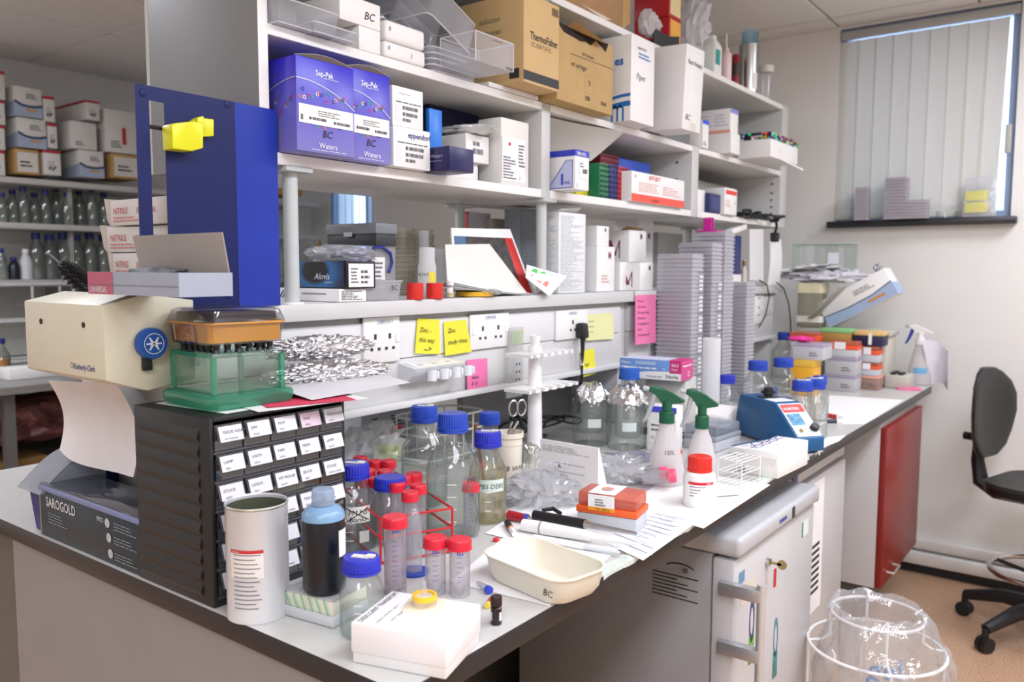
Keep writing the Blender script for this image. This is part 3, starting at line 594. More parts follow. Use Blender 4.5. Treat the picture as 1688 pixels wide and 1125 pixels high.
c.write('L', .60, .66, h*.14, 'es', bl, bold=.03); c.stroke('L', [(.1+.9*k/8, .19+.11*math.sin(math.pi*(.1+.4*k/8))) for k in range(9)], h*.035, bl); c.stroke('L', [(.1+.9*k/8, .09+.11*math.sin(math.pi*(.1+.4*k/8))) for k in range(9)], h*.06, bl); c.stroke('L', [(.55, .0), (.55, .15), (.62, .18), (.68, .15), (.68, 0)], h*.025, bl); c.stroke('L', [(.68, .15), (.75, .18), (.82, .15), (.82, 0)], h*.025, bl)
c.write('F', .25, .86, h*.055, 'eppendorf', GREYINK); c.lines('F', .3, .76, .8, .84, 2, bl, ragged=.2); c.write('F', .2, .5, h*.11, 'Pipet', GREYINK, shear=.3)
c = cart('white_carton', 'plain white carton with handwritten words, overhanging the shelf', 'box', (1124, 212), (1160, 220), 72, .15, SH1+E_, mat('eceae8', .6, var=.02)); h = c.d[2]; c.r.rotation_euler = (R(2.5), 0, R(88))
c.write('F', .1, .78, h*.075, 'Plastic Packaging', INK, shear=.3, sx=.75); c.write('F', .12, .12, h*.1, 'BC', INK, shear=.4); c.decal('F', .42, .0, .75, .1, mat('dcd6c8', .4), 'tape_patch')
P = PX(962, 225, -.6)
t = thing('plastic_sheet', 'curled white plastic sheet hanging under the upper shelf', 'sheet', (-.6, 0, 0))
yA, yB = PX(908, 225, -.6).y, PX(1014, 220, -.6).y
B().grid(lambda u, v: (-.02+.05*u*u-.12*v*(1-u*.3), yA+(yB-yA)*u-.05*v*v*u, 1.79-.065*v-.02*u*(v**2)), 14, 8, .0008).o('sheet', mat('cfcbc6', .45, var=.01), t)
c = cart('syringe_box', 'white and blue syringe box printed 1 mL', 'box', (948, 312), (992, 314), 246, .10, SH2+E_, CARD); w, d, h = c.d; bl = mat('2f3fbe', .45, var=0)
c.decal('F', 0, .84, 1, 1, bl, 'blue_band'); c.decal('L', 0, .84, 1, 1, bl, 'blue_band'); c.write('F', .06, .87, h*.11, 'TERUMO', WHITE, bold=.02, off=.0014); c.decal('F', .28, .3, .94, .76, mat('f7f7f5', .5, var=.01), 'label', .0012); c.bars('F', .5, .42, .86, .54, 14, INK, .0017); c.lines('F', .32, .58, .6, .72, 2, GREYINK, .0017); c.write('F', .08, .05, h*.14, '1', bl)
c.decal('L', 0, 0, 0, 0, mat('c5cbee', .5, var=0), 'printed_triangle', poly=[(.15, .06), (.92, .06), (.92, .74), (.75, .74)]); c.stroke('L', [(.15, .05), (.92, .05), (.92, .74), (.72, .74), (.15, .05)], .002, bl, .0014); c.write('L', .5, .14, h*.38, '1', bl, bold=.03, off=.0016); c.write('L', .66, .14, h*.15, 'mL', bl, off=.0016)
def rackbox(label, pl, pr, pt, mt, xf, z=SH2+E_, d=.1, pm=300, cat='rack'):
    c = sb('tube_rack', label, cat, xf, pl, pr, pm, pt, z, d, mt, group='coloured plastic tube racks', bev=.002); w, d, h = c.d; dk = mat('15152a', .7, var=0)
    nx = max(1, int(w/.014)); nz = max(2, int(h/.014)); c.rings('F', [((i+.5)/nx, (k+.5)/nz) for i in range(nx) for k in range(nz)], .0045, dk, th=1, n=8, name='rack_holes'); return c
rackbox('green plastic tube rack standing on end', 988, 1004, 268, mat('1e7a4e', .4), -.62); rackbox('navy plastic tube rack standing on end', 1005, 1019, 270, mat('26286e', .4), -.62); rackbox('bright red plastic tube rack standing on end', 1020, 1036, 274, mat('c22a2e', .4), -.62)
rackbox('dark red plastic tube rack behind the green one', 990, 1020, 252, mat('8e2436', .4), -.68, d=.05)
sb('yellow_rack', 'yellow plastic rack peeping out under the syringe box', 'rack', -.66, 950, 974, 318, 305, SH2+E_, .06, mat('e3d32c', .4))
c = sb('blue_tray', 'bright blue plastic tray behind the orange-lettered carton', 'tray', -.70, 1018, 1072, 275, 259, SH2+E_, .07, None); w, d, h = c.d; b = B(); b.box(0, w, 0, d, h*.55, h, .004).o('body', mat('2450c0', .4), c.r); B().box(0.01, w-.01, .005, d-.005, 0, h*.55).o('foot', mat('1d3d96', .5), c.r)
c = sb('syringe_carton', 'white syringe carton with orange lettering and band', 'box', -.585, 1041, 1128, 320, 281, SH2+E_, .12, CARD); w, d, h = c.d; orr = mat('ee5a48', .5, var=0)
c.decal('F', 0, .0, 1, .26, orr, 'orange_band'); c.write('F', .3, .8, h*.19, 'SOFT-JECT', orr, bold=.02, sx=.95); c.lines('F', .12, .36, .5, .7, 5, mat('e9b4ab', .5, var=0), ragged=.2); c.lines('F', .56, .36, .95, .7, 4, mat('e9b4ab', .5, var=0), ragged=.5); c.write('F', .35, .06, h*.14, 'lot 08-40', mat('7a2a30', .5, var=0), shear=.3, off=.0015); c.rings('F', [(.06, .84)], .004, REDINK, th=1)
# ---------------- top shelf
c = cart('brown_carton', 'wide brown carton with open flap on the topmost shelf', 'box', (880, -20), (1026, 50), -120, .3, SH0+E_, mat('a9835a', .75, var=.05, bump=.08)); w, d, h = c.d
c.decal('F', 0, 0, 0, 0, mat('d9cdbd', .6), 'printed_triangle', poly=[(.5, .12), (.86, .10), (.76, .03)]); B().hexa([(w, 0, .0), (w+.1, .03, .05), (w+.1, .033, .05), (w, .003, 0), (w, 0, .2), (w+.1, .03, .22), (w+.1, .033, .22), (w, .003, .2)]).o('flap', KRAFT, c.r)
t = thing('packing_film', 'pale plastic film between the brown carton and red boxes', 'film', PX(1070, 40, -.62)); crumple((.03, .05, .04), 9, .3).o('film', BAGM, t)
a_ = sb('red_box', 'red box with orange panel on the topmost shelf', 'box', -.62, 1103, 1123, 40, 26, SH0+E_, .13, mat('b81520', .4)); a_.decal('F', .1, .1, .95, .95, mat('f0b048', .5), 'orange_panel')
c = sb('red_box', 'red box with cream panel stacked on another red box', 'box', -.62, 1103, 1123, 10, -30, SH0+E_*2+a_.d[2], .13, mat('b81520', .4)); c.decal('F', .1, .08, .95, .9, mat('ecd9a4', .5), 'cream_panel')
t = sb('black_tray', 'black plastic tray in front of the red boxes', 'tray', -.6, 1078, 1120, 65, 52, SH0+E_, .02, None, ph=.06); w, d, h = t.d; B().prism([(0, 0), (w, 0), (w, h), (w*.8, h*.85), (w*.55, h*.7), (w*.2, h*.75), (0, h*.8)], 0, .004, 'y').box(0, w, .004, .02, 0, .01).o('body', BLACK, t.r)
P = PX(1146, 70, -.62)
t = thing('plastic_bag', 'crumpled clear bag of tubing hanging over the topmost shelf', 'bag', (-.63, P.y, SH0+.135)); crumple((.05, .06, .10), 12, .35, (20, 14), 3.5).o('film', BAGM, t, rot=(0, R(15), 0)); b = B()
for k in range(3): b.tube([(.02*k-.02, -.03+.03*k, .1), (.01*k, -.01+.02*k, .03), (.01, .02+.01*k, -.05), (.02, .04, -.09)], .006, 8)
b.o('tubing', clear('eef6f8', 'bcd0d6', alpha=.4), t)
def P0on(px, x=-.64): p = PX(px, 120, x); return Vector((x, p.y, SH0+E_))
P = P0on(1172); h = HT(P, 60); t = thing('jug', 'white plastic jug with teal label on the topmost shelf', 'jug', P, R(90)); r = M(P, 14)
b = B(); loft(b, [ring3(rrect(2*r, 2*r, r*.4), z) if z < h*.75 else ring3(rrect(2*r*k, 2*r*k, r*.4*k), z) for z, k in ((0, 1), (h*.7, 1), (h*.8, .85), (h*.9, .5), (h, .45))]).o('body', mat('eef0ea', .4), t); B().tube([(r*.5, 0, h*.72), (r*1.0, 0, h*.8), (r*.9, 0, h*.95), (r*.3, 0, h*.97)], r*.16, 8).o('handle', mat('eef0ea', .4), t); B().box(-r*.9, r*.2, -r*1.01, -r, h*.25, h*.62).o('label', mat('2fa39a', .5), t)
P = P0on(1197); h = HT(P, 80); t = thing('wash_bottle', 'pink-tinted wash bottle with thin spout on the topmost shelf', 'bottle', P); r = M(P, 8.5); B().lathe([(0, 0), (r, 0), (r, h*.7), (r*.85, h*.85), (r*.4, h*.93), (r*.4, h), (0, h)], 20).o('body', mat('eed3d2', .4), t); B().tube([(0, 0, h), (0, -.004, h*1.2), (.004, -.012, h*1.38)], r*.13, 6).o('spout', mat('f0e6e2', .4), t)
P = P0on(1212, -.66); h = HT(P, 90); r = M(P, 7); t = thing('canister', 'dark red canister beside the steel cylinder', 'canister', P); B().lathe([(0, 0), (r, 0), (r, h*.9), (r*.6, h), (0, h)], 20).o('body', mat('8e1a20', .35), t); B().lathe([(r*1.01, h*.4), (r*1.01, h*.75)], 20).o('band', mat('2a1416', .4), t)
P = P0on(1234); h = HT(P, 75); r = M(P, 16); t = thing('steel_cylinder', 'brushed steel cylinder holding a blue bag', 'cylinder', P); B().lathe([(0, 0), (r, 0), (r, h), (r*.94, h), (r*.94, .01), (0, .01)], 32).o('body', mat('b7b6b2', .25, 1, bump=.05), t); wrapped_label(t, r, h*.06, h*.4, facing(P)+.5, facing(P)+1.0, PAPER)
t2 = thing('plastic_bag', 'light blue bag sticking out of the steel cylinder', 'bag', P+Vector((0, 0, h*.8))); b = B(); b.grid(lambda u, v: (r*.75*math.cos(u*6.28)*(1+.15*math.sin(u*30)*v), r*(.75+.35*v)*math.sin(u*6.28), h*.45*v*(1+.1*math.sin(u*9))), 32, 6).o('film', clear('b8dbe8', '86b4c6', alpha=.45, milk='a9d2e0', bump=.6), t2)
P = P0on(1263, -.64); h = HT(P, 108); r = M(P, 9); t = thing('lidded_tube', 'clear cylinder with a white lid at the far end of the topmost shelf', 'container', P); B().lathe([(0, 0), (r, 0), (r, h*.82)], 20).o('body', ACRYL, t); B().lathe([(0, h*.8), (r*1.35, h*.8), (r*1.35, h*.97), (r*1.1, h), (0, h)], 24).o('lid', mat('e3dfd8', .45), t)
# ---------------- third bay, upper shelf
a_ = sb('kit_carton', 'white carton under the striped one in the far bay', 'box', -.56, 1205, 1220, 230, 218, SH1+E_, .13, CARD)
c = sb('kit_carton', 'white carton with pink stripe stacked in the far bay', 'box', -.565, 1204, 1217, 200, 178, SH1+E_*2+a_.d[2], .13, CARD); c.decal('L', 0, 0, 1, .12, mat('f0a592', .5), 'pink_stripe'); c.decal('F', 0, .82, 1, 1, mat('8792d4', .5), 'blue_band'); c.lines('L', .1, .3, .45, .85, 4, mat('cfd0d8', .5, var=0)); c.lines('L', .52, .3, .95, .85, 4, mat('cfd0e4', .5, var=0))
c = sb('slim_box', 'slim white box with blue top at the third shelf post', 'box', -.59, 1158, 1168, 230, 197, SH1+E_, .05, CARD); c.decal('F', 0, .86, 1, 1, mat('3a55e0', .5), 'blue_top'); c.lines('F', .1, .1, .6, .25, 2, bl)
c = sb('slim_box', 'low white box leaning beside the third shelf post', 'box', -.60, 1153, 1160, 235, 215, SH1+E_, .04, CARD)
# box of coloured pens / protein bars overhanging
A = PZ(1274, 258, SH1+E_)
c = cart('display_box', 'white box with colourful dotted lid overhanging the far shelf', 'box', (1270, 258), (1318, 272), 228, .13, SH1+E_, CARD); w, d, h = c.d
dot = bpy.data.materials.new('confetti'); dot.use_nodes = True; nt = dot.node_tree; vz = nt.nodes.new('ShaderNodeTexVoronoi'); vz.inputs['Scale'].default_value = 70; tcn = nt.nodes.new('ShaderNodeTexCoord'); hs = nt.nodes.new('ShaderNodeHueSaturation'); hs.inputs['Saturation'].default_value = 1.5; lt = nt.nodes.new('ShaderNodeMath'); lt.operation = 'LESS_THAN'; lt.inputs[1].default_value = .48; mxx = nt.nodes.new('ShaderNodeMix'); mxx.data_type = 'RGBA'; mxx.inputs[6].default_value = lin('1c1a24')
nt.links.new(tcn.outputs['Object'], vz.inputs['Vector']); nt.links.new(vz.outputs['Color'], hs.inputs['Color']); nt.links.new(vz.outputs['Distance'], lt.inputs[0]); nt.links.new(lt.outputs[0], mxx.inputs[0]); nt.links.new(hs.outputs[0], mxx.inputs[7]); nt.links.new(mxx.outputs[2], nt.nodes['Principled BSDF'].inputs['Base Color'])
B().box(-.001, w+.001, -.001, d+.001, h, h*1.38, .001).o('dotted_lid', dot, c.r); link('lettering', text_mesh('proteins', h*.2, WHITE, 'CENTER', 0, .02), c.r, (-.002, d*.42, h*1.12), (R(90), 0, R(-90))); c.write('F', .3, .4, h*.14, 'Avantor', mat('f0907e', .5, var=0))
B().hexa([(w*.35, -.002, .0), (w*1.15, -.01, -.02), (w*1.15, .0, -.02), (w*.35, .008, 0), (w*.35, -.002, .004), (w*1.15, -.01, -.012), (w*1.15, .0, -.012), (w*.35, .008, .004)]).o('open_flap', CARD, c.r)
# ---------------- third bay, lower shelf
c = sb('grey_case', 'flat grey case at the back of the far bay', 'case', -.75, 1150, 1212, 310, 297, SH2+E_, .12, mat('a9a8a4', .5), bev=.004)
c = sb('power_adapter', 'white power adapter block in the far bay', 'adapter', -.62, 1148, 1163, 335, 311, SH2+E_, .06, WHITE, bev=.006); B().box(c.d[0], c.d[0]+.004, 0, .03, .01, c.d[2]-.008).o('grille', BLACK, c.r)
c = sb('navy_block', 'navy plastic block next to the red-striped carton', 'block', -.6, 1170, 1188, 335, 318, SH2+E_, .07, mat('242e62', .4), bev=.003); c.decal('F', .2, .2, .8, .8, mat('3a4480', .4), 'recess')
c = cart('kit_carton', 'white carton with red stripe on the far lower shelf', 'box', (1194, 353), (1238, 355), 309, .10, SH2+E_, CARD); c.decal('F', .08, .76, .95, .92, mat('e8483c', .5), 'red_stripe'); c.lines('F', .08, .3, .5, .6, 3, mat('d9bdb4', .5, var=0)); c.stroke('F', [(.82, .4), (.84, .52)], .003, INK)
ca = thing('black_cable', 'black coiled power cable trailing off the far shelf', 'cable', (-.6, 0, SH2)); y0 = PX(1215, 360, -.6).y; y1 = PX(1278, 370, -.6).y; pts = []
for k in range(60):
    u = k/59; pts.append((.02+.025*math.sin(u*26), y0+(y1-y0)*u, .012+.012*math.sin(u*19+1)))
yd = PX(1275, 380, -.575).y
B().tube(pts+[(.03, yd, .02), (.035, yd+.01, -.02), (.035, yd-.01, -.06)], .006, 6).o('cord', BLACK, ca); B().box(.02, .05, yd-.03, yd+.01, -.09, -.05, .006).o('connector', BLACK, ca); B().box(-.02, .02, y0+.02, y0+.22, 0.001, .02, .005).o('strip', BLACK, ca)
# ================================================================ on the spine's shelf
RZ_ = RS+.0012
def slab(name, pts, th, mt, parent=None, **k):
    """stiff sheet through four points in the room, with thickness"""
    b = B(); P = [Vector(p) for p in pts]; n = (P[1]-P[0]).cross(P[-1]-P[0]).normalized()*th
    lo = [b.v(p) for p in P]; hi = [b.v(p+n) for p in P]; m_ = len(P)
    b.bm.faces.new(lo[::-1]); b.bm.faces.new(hi)
    for i in range(m_): b.bm.faces.new((lo[i], lo[(i+1) % m_], hi[(i+1) % m_], hi[i]))
    return b.o(name, mt, parent, **k)
wb = sb('slide_box', 'flat white slide box with handwritten end, under the dark blue box', 'box', -.612, 559, 604, 490, 477, RZ_, .19, CARD); wb.lines('F', .08, .15, .9, .9, 6, INK, ragged=.5, fill=.4); wb.stroke('L', [(.4, .6), (.8, .6)], .002, GREYINK)
for k in range(3): wb.stroke('L', [(.02+.05*k, .2), (.09+.05*k, .85)], .003, INK)
c = sb('kit_box', 'dark blue glossy kit box with white label on its end', 'box', -.604, 571, 619, 450, 430, RZ_+wb.d[2]+.001, .2, mat('10121c', .3)); w, d, h = c.d
b_ = bpy.data.materials.new('blue_glow_print'); b_.use_nodes = True; nt = b_.node_tree; tcn = nt.nodes.new('ShaderNodeTexCoord'); mpn = nt.nodes.new('ShaderNodeMapping'); mpn.inputs['Location'].default_value = (-.105, -.055, 0); mpn.inputs['Scale'].default_value = (1, 1.6, 1); vl = nt.nodes.new('ShaderNodeVectorMath'); vl.operation = 'LENGTH'; rp = nt.nodes.new('ShaderNodeValToRGB'); ee = rp.color_ramp.elements; ee[0].position = .036; ee[0].color = lin('0a0b14'); ee[1].position = .05; ee[1].color = lin('2a6fa8'); q = ee.new(.09); q.color = lin('14163a'); nt.links.new(tcn.outputs['Object'], mpn.inputs[0]); nt.links.new(mpn.outputs[0], vl.inputs[0]); nt.links.new(vl.outputs['Value'], rp.inputs[0]); nt.links.new(rp.outputs[0], nt.nodes['Principled BSDF'].inputs['Base Color']); nt.nodes['Principled BSDF'].inputs['Roughness'].default_value = .3
c.decal('L', .03, .03, .97, .97, b_, 'printed_panel'); c.write('L', .52, .32, h*.34, 'Alovis', mat('e8ecf4', .5, var=0), shear=.3, off=.0016); c.lines('L', .68, .2, .8, .26, 1, mat('c9d2e4', .5, var=0), .0016)
c.decal('F', .06, .05, .92, .9, PAPER, 'label', .0012); c.bars('F', .48, .56, .72, .66, 8, INK, .0018); c.bars('F', .48, .36, .78, .46, 9, INK, .0018); c.bars('F', .48, .18, .72, .27, 8, INK, .0018); c.lines('F', .14, .2, .4, .8, 5, GREYINK, .0018); c.rings('F', [(.5, .75)], .0001, INK)
ztop = RZ_+wb.d[2]+.001+h
t = thing('plastic_bag', 'crumpled clear bag of tubes on the dark blue box', 'bag', (-.705, PX(560, 420, -.705).y, ztop+.016)); crumple((.07, .075, .017), 21, .3, (26, 20), 4).o('film', BAG, t, rot=(0, 0, .3), ang=12); b = B()
for k in range(5): b.tube([(-.02+.012*k, -.02, -.004+.002*k), (-.012+.012*k, .03, -.003)], .005, 7)
b.o('tube_bundle', mat('cfcbe4', .4), t, kind='stuff')
cb = sb('clear_box', 'clear storage box with navy clip handle behind the dark blue box', 'box', -.705, 585, 652, 440, 406, RZ_, .14, None); w, d, h = cb.d
b = B(); b.box(0, w, 0, .002, 0, h).box(0, .002, .002, d, 0, h).box(w-.002, w, .002, d, 0, h).box(0.002, w-.002, d-.002, d, 0, h).box(0.002, w-.002, .002, d-.002, 0, .002).box(0, w, 0, d, h, h+.002).o('walls', ACRYL, cb.r)
B().tube([(w*.32, -.005, h*.55), (w*.30, -.006, h*.75), (w*.42, -.007, h*.98), (w*.6, -.007, h*1.0), (w*.82, -.006, h*.88), (w*.86, -.006, h*.7), (w*.78, -.005, h*.5)], .004, 8).o('clip_handle', mat('222f86', .35), cb.r); cb.decal('F', .42, .2, .72, .8, PAPER, 'label', .001); cb.lines('F', .46, .25, .68, .75, 6, GREYINK, .0016)
c = sb('slide_case', 'dark grey slide case with a frosted lid on the clear box', 'case', -.695, 620, 656, 390, 366, RZ_+cb.d[2]+.0028, .17, None); w, d, h = c.d
B().box(.003, w-.003, .003, d-.003, 0, h*.5, .002).o('base', mat('33363c', .45), c.r); B().box(0, w, 0, d, h*.5, h*.98, .004).o('lid', mat('7e8288', .35), c.r); B().box(-.004, 0, d*.45, d*.6, h*.4, h*.6, .001).o('latch', mat('c4c6ca', .4), c.r)
t = sb('plastic_tub', 'translucent plastic tub marked BC with a white rim', 'tub', -.607, 604, 668, 480, 463, RZ_, .11, None); w, d, h = t.d
tub(B(), w*.88, d*.85, h, .008, .0015, 1.1, w/2, d/2).o('body', TUBW, t.r); loft(B(), [ring3(rrect(w, d*.97, .009, 4, w/2, d/2), h-.004), ring3(rrect(w, d*.97, .009, 4, w/2, d/2), h), ]).o('lid', TUBW, t.r); t.write('F', .62, .5, .016, 'BC', INK, off=.001)
def cup(label, px, r_px=14, pt=467, x=-.612, z=RZ_, h=None):
    P = PX(px, 480, x); P.z = z; r = M(P, r_px); h = h or HT(P, pt); t = thing('red_cup', label, 'cup', P, 0, 'red plastic cups')
    B().lathe([(0, 0), (r*.98, 0), (r, .002), (r, h), (r*.9, h), (r*.9, .004), (0, .004)], 28).o('body', mat('dd2c22', .42), t); return t
cup('red plastic cup on the spine shelf, beside the translucent tub', 684); cup('red plastic cup on the spine shelf, beside the small vial', 716.5)
P = PX(704, 440, -.665); P.z = RZ_; r = M(P, 15); h = HT(P, 407); t = thing('specimen_jar', 'milky plastic jar with a yellow label behind the red cups', 'jar', P); B().lathe([(0, 0), (r, 0), (r, h*.62), (r*.85, h*.7), (r*.85, h*.98), (0, h)], 24).o('body', MILK, t); a = facing(P); wrapped_label(t, r, h*.3, h*.5, a+.2, a+1.1, mat('ecd93a', .5)); curved_text(t, 'HOVS', .012, r*1.01, h*.42, a-.55, INK)
P = PX(699, 400, -.70); P.z = RZ_; r = M(P, 8); h = HT(P, 381); t = thing('measuring_cylinder', 'slim clear tube standing behind the milky jar', 'tube', P); B().lathe([(0, .0), (r*1.4, 0), (r*1.4, .004), (r, .006), (r, h)], 20).o('body', clear('eef2f0', 'b0bab8', alpha=.25), t)
P = PX(727, 440, -.69); P.z = RZ_; r = M(P, 13); h = HT(P, 411); t = thing('clear_beaker', 'clear plastic beaker beside the milky jar', 'beaker', P); B().lathe([(0, 0.001), (r, 0), (r, h)], 24).o('body', ACRYL, t)
P = PX(742, 478, -.612); P.z = RZ_; r = M(P, 7); h = HT(P, 463); t = thing('sample_vial', 'small glass vial with white cap beside the red cup', 'vial', P); B().lathe([(0, 0.001), (r, 0), (r, h*.6), (r*.7, h*.72)], 18).o('body', GLASS, t); B().lathe([(0, 0.002), (r*.9, 0.002), (r*.9, h*.35), (0, h*.35)], 16).o('liquid', mat('d9c890', .3), t); B().cyl(r*.85, h*.72, h, 18).o('cap', WHITE, t); wrapped_label(t, r, h*.3, h*.6, facing(P)-.8, facing(P)+.7, PAPER)
P = PX(782, 490, -.64); P.z = RZ_; r = M(P, 31); t = thing('tape_roll', 'yellow tape roll in a clear bag on the spine shelf', 'tape', P); B().lathe([(r*.7, 0.001), (r, 0.001), (r, .012), (r*.7, .012), (r*.7, .001)], 36).o('roll', mat('e9b52a', .45), t); crumple((r*1.2, r*1.1, .010), 31, .2, (18, 14), 4).o('bag', BAG, t, loc=(.0, .02, .0105))
# leaning envelope, magazine and papers
t = thing('magazine', 'magazine with a dark picture cover leaning on the spine shelf', 'magazine', PX(800, 490, -.66)); t.location = (0, 0, 0)
def PPL(px, py, p0, n): d = ray(px, py); return CAM+d*((p0-CAM).dot(n)/d.dot(n))
NM = Vector((1, 0, .42)).normalized(); PM = PX(880, 489, -.628)
q = [PPL(x_, y_, PM, NM) for x_, y_ in ((748, 474), (880, 489), (839, 379), (742, 377))]; slab('pages', q, .004, PAPER, t)
def inq(u, v, off=.0006):
    p = (q[0]*(1-u)+q[1]*u)*(1-v)+(q[3]*(1-u)+q[2]*u)*v; n = (q[1]-q[0]).cross(q[3]-q[0]).normalized(); s_ = 1 if n.x > 0 else -1
    return p+n*s_*(.004*(1 if s_ > 0 else 0)+off)
def patch(name, us, mt, par, off=.0006): b = B(); b.bm.faces.new([b.v(inq(u, v, off)) for u, v in us]); b.o(name, mt, par)
patch('cover_picture', [(.03, .45), (.84, .02), (.84, .86), (.03, .86)], mat('3b3331', .5, var=.5, scale=60), t); patch('red_strip', [(.84, .02), (.97, .02), (.97, .86), (.84, .86)], mat('cf2e2c', .5), t); patch('blue_corner', [(.03, .6), (.2, .55), (.2, .86), (.03, .86)], mat('4a6d92', .5), t, .001)
t = thing('envelope', 'large white envelope leaning in front of the magazine', 'envelope'); PE = PX(872, 489, -.61); slab('paper', [PPL(x_, y_, PE, NM) for x_, y_ in ((737, 470), (872, 489), (806, 403), (733, 404))], .002, mat('e9e5dd', .6, var=.02), t)
for k in range(3):
    t = thing('paper_sheet', 'paper sheet of the loose pile below the envelope, %s' % ('bottom', 'middle', 'topmost')[k], 'paper', (0, 0, 0), 0, 'loose papers below the envelope')
    y0, y1 = PX(738, 485, -.62).y, PX(876, 490, -.62).y
    B().grid(lambda u, v, k=k: (-.604-.1*v-.002*k, y0+(y1-y0)*(u*(1-.04*k)), RZ_+.0016+.0022*k+(.026+.003*k)*max(0, 1-u*1.1)**1.5*(1-v*.3)), 14, 5, .0006).o('sheet', PAPER, t)
t = thing('booklet', 'open booklet with green and orange leaf shapes', 'booklet')
qq = [PX(866, 458, -.60), PX(905, 489, -.58), PX(934, 456, -.60), PX(868, 437, -.625)]; slab('page', qq, .0015, PAPER, t)
def leafq(u, v): return (qq[0]*(1-u)+qq[1]*u)*(1-v)+(qq[3]*(1-u)+qq[2]*u)*v+Vector((.003, -.001, .0015))
for k in range(3):
    for cc, v0 in ((mat('4fcf5a', .5, var=0), .62), (mat('f0887a', .5, var=0), .22)):
        b = B(); b.bm.faces.new([b.v(leafq(.2+.22*k+du, v0+dv)) for du, dv in ((-.06, 0), (.1, .0), (.08, .2), (.02, .26), (-.04, .2))]); b.o('printed_leaf', cc, t)
t = thing('leaflet', 'curled white leaflet with dark blue waves beside the booklet', 'leaflet'); yl = PX(905, 470, -.6).y
B().grid(lambda u, v: (-.615+.02*math.sin(u*3.1), yl-.04+.1*u, RZ_+.002+.03*v+.02*math.sin(u*3.1)), 14, 4, .0006).o('page', PAPER, t); B().grid(lambda u, v: (-.66+.0*u, PX(862, 440, -.66).y+.09*u, RZ_+.05+(.012+.006*math.sin(u*14))*v), 20, 2, .001).o('wave_cover', mat('1e5470', .5), t); B().grid(lambda u, v: (-.662, PX(862, 440, -.66).y+.09*u, RZ_+.0+.05*v), 4, 2, .001).o('back_page', PAPER, t)
c = sb('catalogue_carton', 'tall white carton covered in fine grey print lines', 'box', -.628, 921, 965, 420, 349, RZ_, .07, mat('eceeee', .5, var=.01)); c.lines('F', .06, .03, .94, .97, 44, mat('b4b8bd', .6, var=0), ragged=.6, fill=.35); c.lines('L', .1, .03, .9, .97, 44, mat('c2c6ca', .6, var=0), ragged=.5, fill=.35); w, d, h = c.d
B().hexa([(0.005, .02, h), (w*.9, .03, h), (w*.9, .06, h), (.005, .05, h), (.01, .0, h+.006), (w*.95, .01, h+.018), (w*.95, .012, h+.02), (.01, .002, h+.008)]).o('open_flap', CARD, c.r)
c = sb('catalogue_carton', 'tall grey carton covered in fine print, behind the round post', 'box', -.79, 858, 893, 420, 343, RZ_, .06, mat('9aa0a8', .5, var=.01)); c.lines('F', .06, .03, .94, .97, 40, mat('c4c9d0', .6, var=0), ragged=.5, fill=.35)
MM = mat('7c1f42', .5, var=0); MR = mat('e8503e', .5, var=0)
def mbox(label, pl, pr, pm, pt, z, xf, d, big=False, small=True, ph=None):
    c = sb('chemical_carton', label, 'box', xf, pl, pr, pm, pt, z, d, CARD, ph=ph, group='white cartons with a purple letter'); w, d, h = c.d
    if small: c.write('F', .62, .72, min(h*.28, .034), 'M', MM, sx=.7, bold=.004)
    if big: c.stroke('L', [(.66, .12), (.66, .68)], d*.035, MM, .0012, 'letter_stroke'); c.stroke('L', [(.30, .12), (.30, .68)], d*.09, MM, .0012, 'letter_stroke'); c.stroke('L', [(.30, .68), (.50, .2)], d*.11, MM, .0014, 'letter_stroke'); c.stroke('L', [(.50, .2), (.66, .68)], d*.035, MM, .0014, 'letter_stroke'); c.decal('L', .26, .1, .345, .36, MR, 'printed_stripe', .002)
    return c
m1 = mbox('white carton with red swirl, beside the tall printed carton', 984, 1013, 440, 406, RZ_, -.64, .075); m1.decal('L', .0, .05, .4, .45, mat('e0544e', .5), 'red_swirl', poly=[(.02, .05), (.25, .12), (.4, .45), (.2, .62), (.3, .4), (.1, .15)]); m1.lines('F', .25, .2, .7, .4, 3, mat('e0b0a8', .5, var=0))
m2 = mbox('small white carton with tilted paper flap on the swirl carton', 984, 1004, 385, 372, RZ_+m1.d[2]+.001, -.655, .06, small=True)
m3 = mbox('white carton low in front, next to the long pink note', 1055, 1077, 460, 433, RZ_, -.615, .085, big=True)
m4 = mbox('white carton half hidden between two other lettered cartons', 1022, 1038, 460, 432, RZ_, -.665, .045)
m5 = mbox('white open-topped carton with the biggest purple letter', 1037, 1065, 410, 379, RZ_+max(m3.d[2], m4.d[2])+.001, -.69, .105, big=True); w, d, h = m5.d
B().hexa([(0, .03, h), (w, .03, h), (w, .032, h), (0, .032, h), (.002, .01, h+.012), (w*.9, .0, h+.006), (w*.9, .002, h+.007), (.002, .012, h+.013)]).o('open_flap', KRAFT, m5.r)
m6 = mbox('white lettered carton at the back of the group', 1052, 1077, 385, 361, RZ_, -.83, .1)
sb('grey_carton', 'grey-white carton behind the plate stacks', 'box', -.85, 1085, 1125, 395, 383, RZ_, .1, mat('b9bab8', .6))
